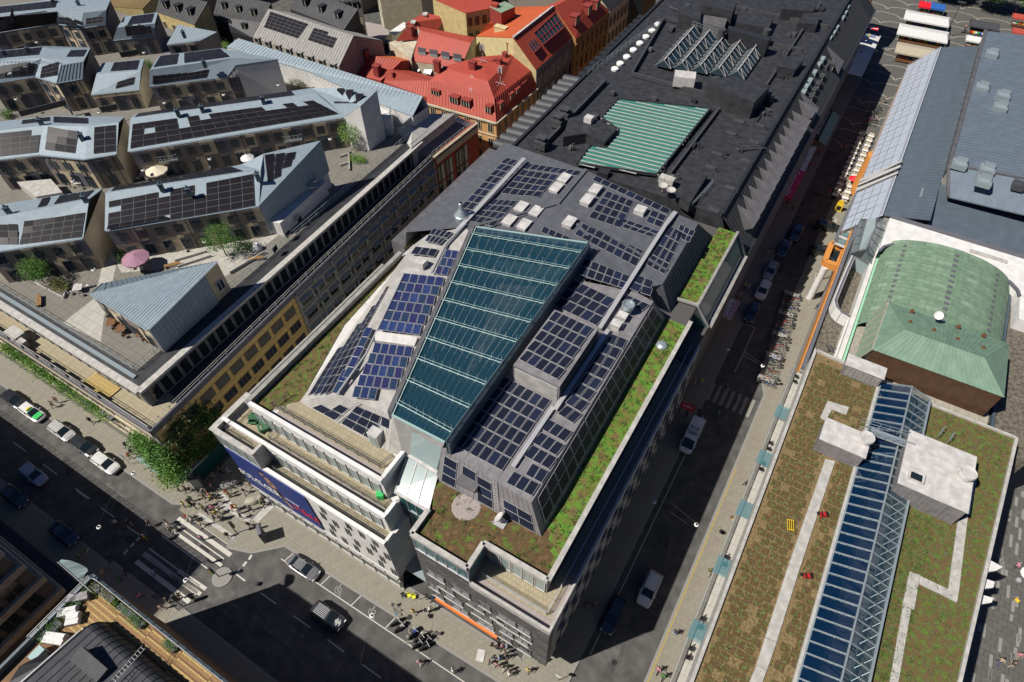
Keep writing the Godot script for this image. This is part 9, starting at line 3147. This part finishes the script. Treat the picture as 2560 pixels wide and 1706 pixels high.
	for q in [[P3(-58.13,0.1,-11.83), P3(1.3,2.6,.4), .7, "grey advertising stand at the shaded street mouth"], [P3(-45.17,0.12,-11.04), P3(1.5,2.8,.4), -.6, "tall dark advertising stand on the pavement by the facade"], [P3(-13.36,0.12,-13.49), P3(.9,.1,1.3), .3, "white metal frame lying on the pavement"], [P3(-6.77,0.12,-59.24), P3(1.2,2.2,.3), .2, "white arrow stand below the red sign"]]:
		var t := thing("street_stand", q[3], "stand", q[0], q[2])
		var s: Vector3 = q[1]
		put(solid(-s.x / 2, s.x / 2, 0, s.y, -s.z / 2, s.z / 2), "case", M.slate_panel if s.y > 1 else M.white_metal, t)
		put(solid(-s.x / 2 + .08, s.x / 2 - .08, s.y * .15, s.y - .08, s.z / 2, s.z / 2 + .02), "face", M.glass_milk, t)
	# seats of the cafe below the link
	for q in [[P3(-24.46,0.12,-14.67), M.lime, "yellow lounge chair at the cafe under the glass link"], [P3(-23.88,0.12,-14.81), M.lime, "second yellow lounge chair at the cafe under the glass link"], [P3(-25.08,0.12,-14.3), M.black, "black lounge chair beside the yellow ones"]]:
		chair(q[0], 1.0, q[1], q[2], "cafe lounge chairs")
	var gc := thing("green_bin", "bright green plastic bin on the white terrace", "bin", P3(-27.92,17.45,-18.23), .5)
	put(solid(-.35, .35, 0, .8, -.3, .3), "tub", M.green_plastic, gc)
	put(solid(-.38, .38, .8, .9, -.33, .33), "lid", M.green_plastic, gc)
	for q in [[P3(-44.93,17.45,-18.36), -.55, "dark green picnic bench on the upper white terrace"], [P3(-46.36,17.45,-18.57), .5, "dark green bench at the end of the upper white terrace"]]:
		var t := thing("picnic_bench", q[2], "bench", q[0], q[1])
		for i in 3: put(solid(-.9, .9, .72, .76, -.35 + i * .24, -.14 + i * .24), "board", M.green_bench, t)
		for s in [-1, 1]: put(solid(-.9, .9, .42, .46, s * .65 - .13, s * .65 + .13), "seat", M.green_bench, t)
		for s in [-.7, .7]: put(solid(s - .04, s + .04, 0, .72, -.6, .6), "trestle", M.green_bench, t)
	var tb := MB.new()
	tb.lathe(P3(-9.66,20.45,-50.04), [Vector2(.75, 0), Vector2(.7, .25), Vector2(.4, .45), Vector2(.01, .5)], 7)
	tag(put(tb, "wrapped_bundle", M.steel), "blue and white wrapped bundle on the bright sedum strip", "bundle")
	# things lying on the big sedum roof
	for q in [[P3(13.13,16.1,-40.75), "red and black tool bag on the mats right of the walkway, upper one"], [P3(13.35,16.1,-33.41), "red and black gear heap on the mats right of the walkway, lower one"]]:
		var t := thing("tool_bag", q[1], "bag", q[0], .5)
		put(solid(-.35, .35, 0, .4, -.22, .22), "bag", M.red, t)
		m = MB.new()
		m.bb(-.3, -.15, .4, .46, -.24, .24); m.bb(.15, .3, .4, .46, -.24, .24); m.bb(-.6, -.34, 0, .25, -.3, .0)
		put(m, "straps", M.black, t)
	var yc := thing("hand_cart", "yellow tubular hand cart lying on the sedum mats", "cart", P3(10.49,16.1,-37.87), .3)
	m = MB.new()
	for i in 4: m.tube(P3(-.3 + i * .2,.08,-.6), P3(-.3 + i * .2,.08,.6), .035, .035, 5)
	m.tube(P3(-.35,.1,-.6), P3(.35,.1,-.6), .035, .035, 5); m.tube(P3(-.35,.1,.5), P3(.35,.1,.5), .035, .035, 5)
	put(m, "frame", M.yellow, yc)
	market()
	crowd()

func lion(at: Vector3, yaw: float, label: String) -> void:
	var t := thing("stone_lion", label, "sculpture", at, yaw)
	var m := MB.new()
	m.lathe(Vector3.ZERO, [Vector2(.01, 0), Vector2(.6, 0), Vector2(.62, .25), Vector2(.5, .6), Vector2(.3, .75), Vector2(.01, .8)], 12)
	for i in m.v.size(): m.v[i].x *= 2.0
	m.lathe(P3(.95,.55,0), [Vector2(.01, -.3), Vector2(.34, -.2), Vector2(.42, .1), Vector2(.3, .4), Vector2(.01, .48)], 10); m.tube(P3(.9,.15,.3), P3(1.7,.12,.32), .16, .13, 7); m.tube(P3(.9,.15,-.3), P3(1.7,.12,-.32), .16, .13, 7); m.tube(P3(1.2,.6,0), P3(1.45,.5,0), .2, .14, 7); m.tube(P3(-1.1,.2,.1), P3(-1.3,.1,.6), .08, .06, 6)
	put(m, "lying_body", M.stone if yaw > .75 else M.concrete, t)

func parasol_red() -> void:
	var p := P3(4,2.2,-124.53)
	parasol(P3(p.x,.13,p.z), 1.0, M.bright_red, "small red parasol among the white cafe tables")
	var b := thing("advert_column", "yellow round-topped advertising sign on the sunny pavement", "sign", P3(3.5,0.13,-115.73))
	put(solid(-.6, .6, 0, 1.7, -.15, .15), "panel", M.yellow, b)
	var m := MB.new()
	m.tube(P3(0,1.9,-.1), P3(0,1.9,.1), .55, .55, 14)
	put(m, "round_top", M.yellow, b)
	put(solid(-.4, .4, .3, 1.2, .15, .17), "print", M.black, b)

func market() -> void:
	var m: MB
	for q in [[P3(5.39,0,-205.42), P3(11,3.2,6), M.tarp, "large white market tent behind the front row"], [P3(5.83,0,-196.51), P3(12,3.0,6.5), M.tarp, "large white market tent in the middle row"], [P3(5.67,0,-185.14), P3(9,3.2,6), M.tarp_tan, "tan market tent with hanging side sheet beside the scaffold"], [P3(6.22,0,-215.09), P3(5,3,4), M.blue, "blue market stall beside the red one at the back"], [P3(3.61,0,-214.68), P3(3,3,4), M.bright_red, "narrow red market stall at the back"], [P3(19.04,0,-209.65), P3(7,2.8,4), M.slate, "grey topped market stall with colourful goods"], [P3(18.48,0,-199.93), P3(5.5,2.8,3.2), M.tarp, "small white market stall before the hall's gable"], [P3(27.83,0,-219), P3(6,3,3), M.red_roof, "faded red market stall at the right edge, upper one"], [P3(28.48,0,-209.71), P3(6,3,3), M.red_roof, "faded red market stall at the right edge, lower one"]]:
		var p: Vector3 = q[0]
		var s: Vector3 = q[1]
		var t := thing("market_stall", q[3], "stall", P3(p.x,.05,p.z), .06, "market stalls on the square")
		m = MB.new()
		var k := s.x / 2
		var d := s.z / 2
		m.quad(P3(-k,s.y - .6,d), P3(k,s.y - .6,d), P3(k * .9,s.y,0), P3(-k * .9,s.y,0)); m.quad(P3(-k,s.y - .6,-d), P3(k,s.y - .6,-d), P3(k * .9,s.y,0), P3(-k * .9,s.y,0)); m.tri(P3(-k,s.y - .6,d), P3(-k,s.y - .6,-d), P3(-k * .9,s.y,0)); m.tri(P3(k,s.y - .6,d), P3(k,s.y - .6,-d), P3(k * .9,s.y,0))
		for e in [[P3(-k,s.y - .6,d), P3(k,s.y - .6,d)], [P3(-k,s.y - .6,-d), P3(-k,s.y - .6,d)], [P3(k,s.y - .6,-d), P3(k,s.y - .6,d)]]: m.quad(e[0], e[1], e[1] + P3(0,-.35,0), e[0] + P3(0,-.35,0))
		put(m, "canopy", q[2], t)
		for a in [-1, 1]:
			for b in [-1, 1]:
				m = MB.new()
				m.tube(P3(a * k * .97,0,b * d * .95), P3(a * k * .97,s.y - .6,b * d * .95), .05, .05, 5)
				put(m, "pole", M.steel, t)
		put(solid(-k * .8, k * .8, .3, .9, d * .2, d * .8), "counter", M.wood_dark, t)
		var g := RandomNumberGenerator.new()
		g.seed = int(s.x * 10)
		for i in 10:
			m = MB.new()
			m.box(P3(-k * .7 + i * k * .155, 1.0, d * (.5 + .9 * float("goods" in q[3]))), P3(k * .13,.3,.6))
			put(m, "goods_crate", [M.bright_red, M.yellow, M.orange, M.green_plastic, M.lamp_white, M.blue][g.randi() % 6], t)
	for q in [[P3(7.47,0,-225.53), "broad green park tree at the top edge behind the stalls", 91], [P3(19.33,0,-225.07), "broad green park tree at the top right, middle one", 92], [P3(28.46,0,-225.44), "green park tree at the top right corner", 93], [P3(13.76,0,-234.71), "green park tree beyond the market, further back", 94]]:
		tree(q[0], 6.5, P3(5.0,2.6,4.4), q[1], M.leaf if q[2] % 2 else M.leaf_dark, q[2])
	for q in [[P3(11.13,0,-202.32), "dark lamp mast with a cross arm between the market tents"]]:
		var t := thing("lamp_mast", q[1], "lamp post", q[0])
		m = MB.new()
		m.tube(Vector3.ZERO, P3(0,9,0), .12, .07, 8)
		put(m, "mast", M.dark_steel, t)
		put(solid(-.9, .9, 8.8, 9.1, -.2, .2), "lamp_head", M.dark_steel, t)
	# bright chairs and table in the court, far right
	for q in [[P3(36.28,0,-80.55), M.teal, "teal"], [P3(36.26,0,-79.51), M.orange, "orange"], [P3(36.3,0,-78.95), M.pink, "pink"], [P3(36.3,0,-81.46), M.lime, "lime"]]:
		var t := thing("court_table", "bright %s square table section in the fenced court" % q[2], "table", q[0] + P3(0,.05,0))
		put(solid(-.6, .6, .7, .76, -.55, .55), "tabletop", q[1], t)
		m = MB.new()
		for s in [-.5, .5]: m.tube(P3(s,0,0), P3(s,.7,0), .04, .04, 5)
		put(m, "legs", M.steel, t)
	for q in [[P3(35.56,0,-79.83), M.pink, "pink"], [P3(37.14,0,-80.61), M.pink, "deep pink"], [P3(36.75,0,-78.19), M.lime, "lime green"], [P3(36.82,0,-77.23), M.orange, "orange"], [P3(37.41,0,-76.87), M.orange, "bright orange"], [P3(39.01,0,-51.49), M.yellow, "yellow"]]:
		chair(q[0] + P3(0,.05,0), 1.0, q[1], "%s chair standing on the dark paving of the court" % q[2], "bright court chairs")
	var sh := thing("court_hedge", "dark green clipped hedge behind the bright court tables", "hedge")
	put(foliage(P3(36.54,0.6,-84.49), P3(2.2,.6,2.2), 160, 14, .2, 98, true), "leaves", M.leaf_dark, sh)
	parasol(P3(39.19,0,-54.57) + P3(0,.05,0), .9, M.lamp_white, "small white parasol on the dark court paving")

func crowd() -> void:
	var tops := [["black", Color(.02, .02, .022)], ["charcoal", Color(.05, .05, .055)], ["dark blue", Color(.03, .04, .09)], ["white", Color(.6, .6, .58)], ["navy", Color(.02, .03, .08)], ["grey", Color(.18, .18, .18)], ["red", Color(.4, .03, .03)], ["beige", Color(.4, .32, .22)], ["green", Color(.05, .2, .06)], ["light blue", Color(.2, .32, .5)], ["olive", Color(.1, .1, .04)], ["pink", Color(.5, .2, .26)], ["yellow", Color(.55, .45, .12)]]
	var legs := [["black", Color(.018, .018, .02)], ["blue denim", Color(.05, .08, .16)], ["beige", Color(.34, .28, .2)], ["dark grey", Color(.06, .06, .065)], ["white", Color(.55, .54, .52)]]
	var hairs := [Color(.03, .02, .015), Color(.22, .14, .06), Color(.08, .045, .02), Color(.3, .28, .25)]
	var g := RandomNumberGenerator.new()
	g.seed = 44
	var seen := {}
	var sets := [
		["at the pedestrian street mouth", .1, [P3(-60.06,0,-9.98), P3(-59.09,0,-10.43), P3(-57.34,0,-11.08), P3(-55.88,0,-10.93), P3(-55.18,0,-11.34), P3(-53.99,0,-11.29), P3(-53.41,0,-12.88), P3(-57.45,0,-9.75), P3(-57.59,0,-8.73), P3(-52.07,0,-14.3), P3(-56.44,0,-12.5), P3(-53.92,0,-12.96), P3(-55.69,0,-11.41), P3(-56.44,0,-11.05)]],
		["in the crowd before the crossing", .1, [P3(-54.81,0,-9.7), P3(-53.85,0,-10.39), P3(-52.84,0,-10.49), P3(-52.56,0,-9.45), P3(-51.88,0,-9.85), P3(-54.18,0,-9.65), P3(-52.94,0,-10.07), P3(-51.44,0,-11.81), P3(-50.52,0,-11.86), P3(-49.72,0,-11.48), P3(-49.54,0,-12.92), P3(-51.17,0,-12.08), P3(-51.81,0,-10.18), P3(-55.23,0,-9.82)]],
		["on the sunny crossing", .01, [P3(-55.97,0,-7.69), P3(-54.96,0,-7.8), P3(-53.54,0,-7.92), P3(-57.61,0,-5.88), P3(-56.36,0,-5.44), P3(-51.96,0,-6.75), P3(-49.42,0,-8.71), P3(-55.32,0,-7.87), P3(-57.1,0,-5.82), P3(-56.22,0,-5.68)]],
		["beside the shaded lion", .1, [P3(-57.46,0,-13.84), P3(-58.98,0,-13.21), P3(-57.18,0,-14.8), P3(-56.19,0,-15.38), P3(-56.94,0,-13.49)]],
		["beside the parked cars", .12, [P3(-63.27,0,-9.65), P3(-63.66,0,-11), P3(-70.12,0,-9.9), P3(-70.35,0,-10.46), P3(-87.58,0,-9.73), P3(-87.83,0,-10.52), P3(-80.19,0,-10.87), P3(-71.91,0,-10.8)]],
		["beneath the billboard", .12, [P3(-48.03,0,-11.16), P3(-46.89,0,-11.37), P3(-48.63,0,-14.2), P3(-48.36,0,-14.48), P3(-52.01,0,-15.36)]],
		["in the shaded wide street", .01, [P3(-53.46,0,-0.53), P3(-56.85,0,1.04), P3(-56.55,0,2.15), P3(-63.31,0,-2.4), P3(-61.78,0,-3.31), P3(-59.31,0,-4.64), P3(-63.57,0,1.91), P3(-63.29,0,2.98), P3(-59.04,0,2.76)]],
		["near the traffic island", .01, [P3(-49.38,0,1.74), P3(-49.39,0,0.83), P3(-48.56,0,-0.28), P3(-46.93,0,-0.93), P3(-52.74,0,2.2), P3(-48.8,0,-5.12), P3(-50.94,0,1.34)]],
		["outside the dark stone corner", .12, [P3(-12.75,0,-15.74), P3(-12.66,0,-14.95), P3(-11.9,0,-15.03), P3(-11.83,0,-15.91), P3(-11.14,0,-15.76), P3(-11.1,0,-15.04), P3(-11.85,0,-13.96), P3(-11.22,0,-14.24), P3(-12.04,0,-13.3), P3(-11.15,0,-13.47), P3(-10.44,0,-13.62), P3(-9.85,0,-13.61), P3(-9.5,0,-13.37), P3(-11.61,0,-15.38), P3(-10.71,0,-14.72)]],
		["before the orange shop front", .12, [P3(-22.78,0,-13.29), P3(-21.6,0,-14.08), P3(-22.41,0,-15.52), P3(-21.68,0,-15.74), P3(-21.29,0,-14.57)]],
		["below the stone corner", .01, [P3(-7.81,0,-14.82), P3(-6.92,0,-16.34), P3(-18.94,0,-9.22), P3(-15.11,0,-10.41)]],
		["on the shaded side pavement", .12, [P3(-5.35,0,-24.58), P3(-4.58,0,-25.24), P3(-5.55,0,-86.08), P3(-4.94,0,-86.22), P3(-5.65,0,-83.58), P3(-4.64,0,-96.98), P3(-4,0,-97.58), P3(-5.79,0,-62.29), P3(-4.96,0,-62.93), P3(-4.78,0,-56.22)]],
		["around the zebra crossing", .01, [P3(-1.38,0,-63.75), P3(0.81,0,-62.37), P3(-0.74,0,-58.58), P3(-3.37,0,-57.65)]],
		["on the sunny east pavement", .12, [P3(4.99,0,-26.99), P3(4.8,0,-22.29), P3(5.5,0,-21.91), P3(4.29,0,-94.7), P3(6.41,0,-87.23), P3(6.16,0,-44.01), P3(6.45,0,-43.72), P3(6.04,0,-35.85), P3(6.19,0,-49.81)]],
		["in the dark market street", .01, [P3(-0.1,0,-155.7), P3(0.55,0,-155.71), P3(-0.18,0,-136.82), P3(-4.41,0,-132.54), P3(-4.82,0,-126.87), P3(-5.09,0,-118.72), P3(-1.03,0,-118.86), P3(0.85,0,-119.4), P3(-5.59,0,-113.03), P3(-4.1,0,-111.8), P3(-1.12,0,-165.64), P3(0.23,0,-108.73), P3(3.5,0,-160.67)]],
		["on the market square", .05, [P3(15.17,0,-208.94), P3(15.11,0,-207.93), P3(19.82,0,-212.53), P3(25.66,0,-226.49), P3(24.9,0,-234.14)]],
		["on the court paving", .05, [P3(37.77,0,-42.88), P3(39.45,0,-44.6), P3(38.95,0,-43.22), P3(38.44,0,-55.83)]]]
	for s in sets:
		for p in s[2]:
			var pose: String = ["walking", "striding", "standing", "walking"][g.randi() % 4]
			if "crowd" in s[0] and g.randf() < .6: pose = "standing"
			var a: Array = tops[g.randi() % tops.size()]
			var b: Array = legs[g.randi() % legs.size()]
			var lb := ""
			for tries in 60:
				lb = "person in %s top, %s trousers, %s %s" % [a[0], b[0], pose, s[0]]
				if not seen.has(lb): break
				a = tops[g.randi() % tops.size()]
				b = legs[g.randi() % legs.size()]
			seen[lb] = true
			person(P3(p.x,s[1],p.z), g.randf() * TAU, pose, a, b, lb, hairs[g.randi() % 4])

func _ready() -> void:
	setup()
	materials()
	print("ground"); build_ground()
	print("gallery"); gallery()
	print("left"); left_block()
	print("back"); red_quarter()
	black_store()
	print("right"); hall()
	sedum_block()
	south_side()
	print("life"); street_life()
	print("done")
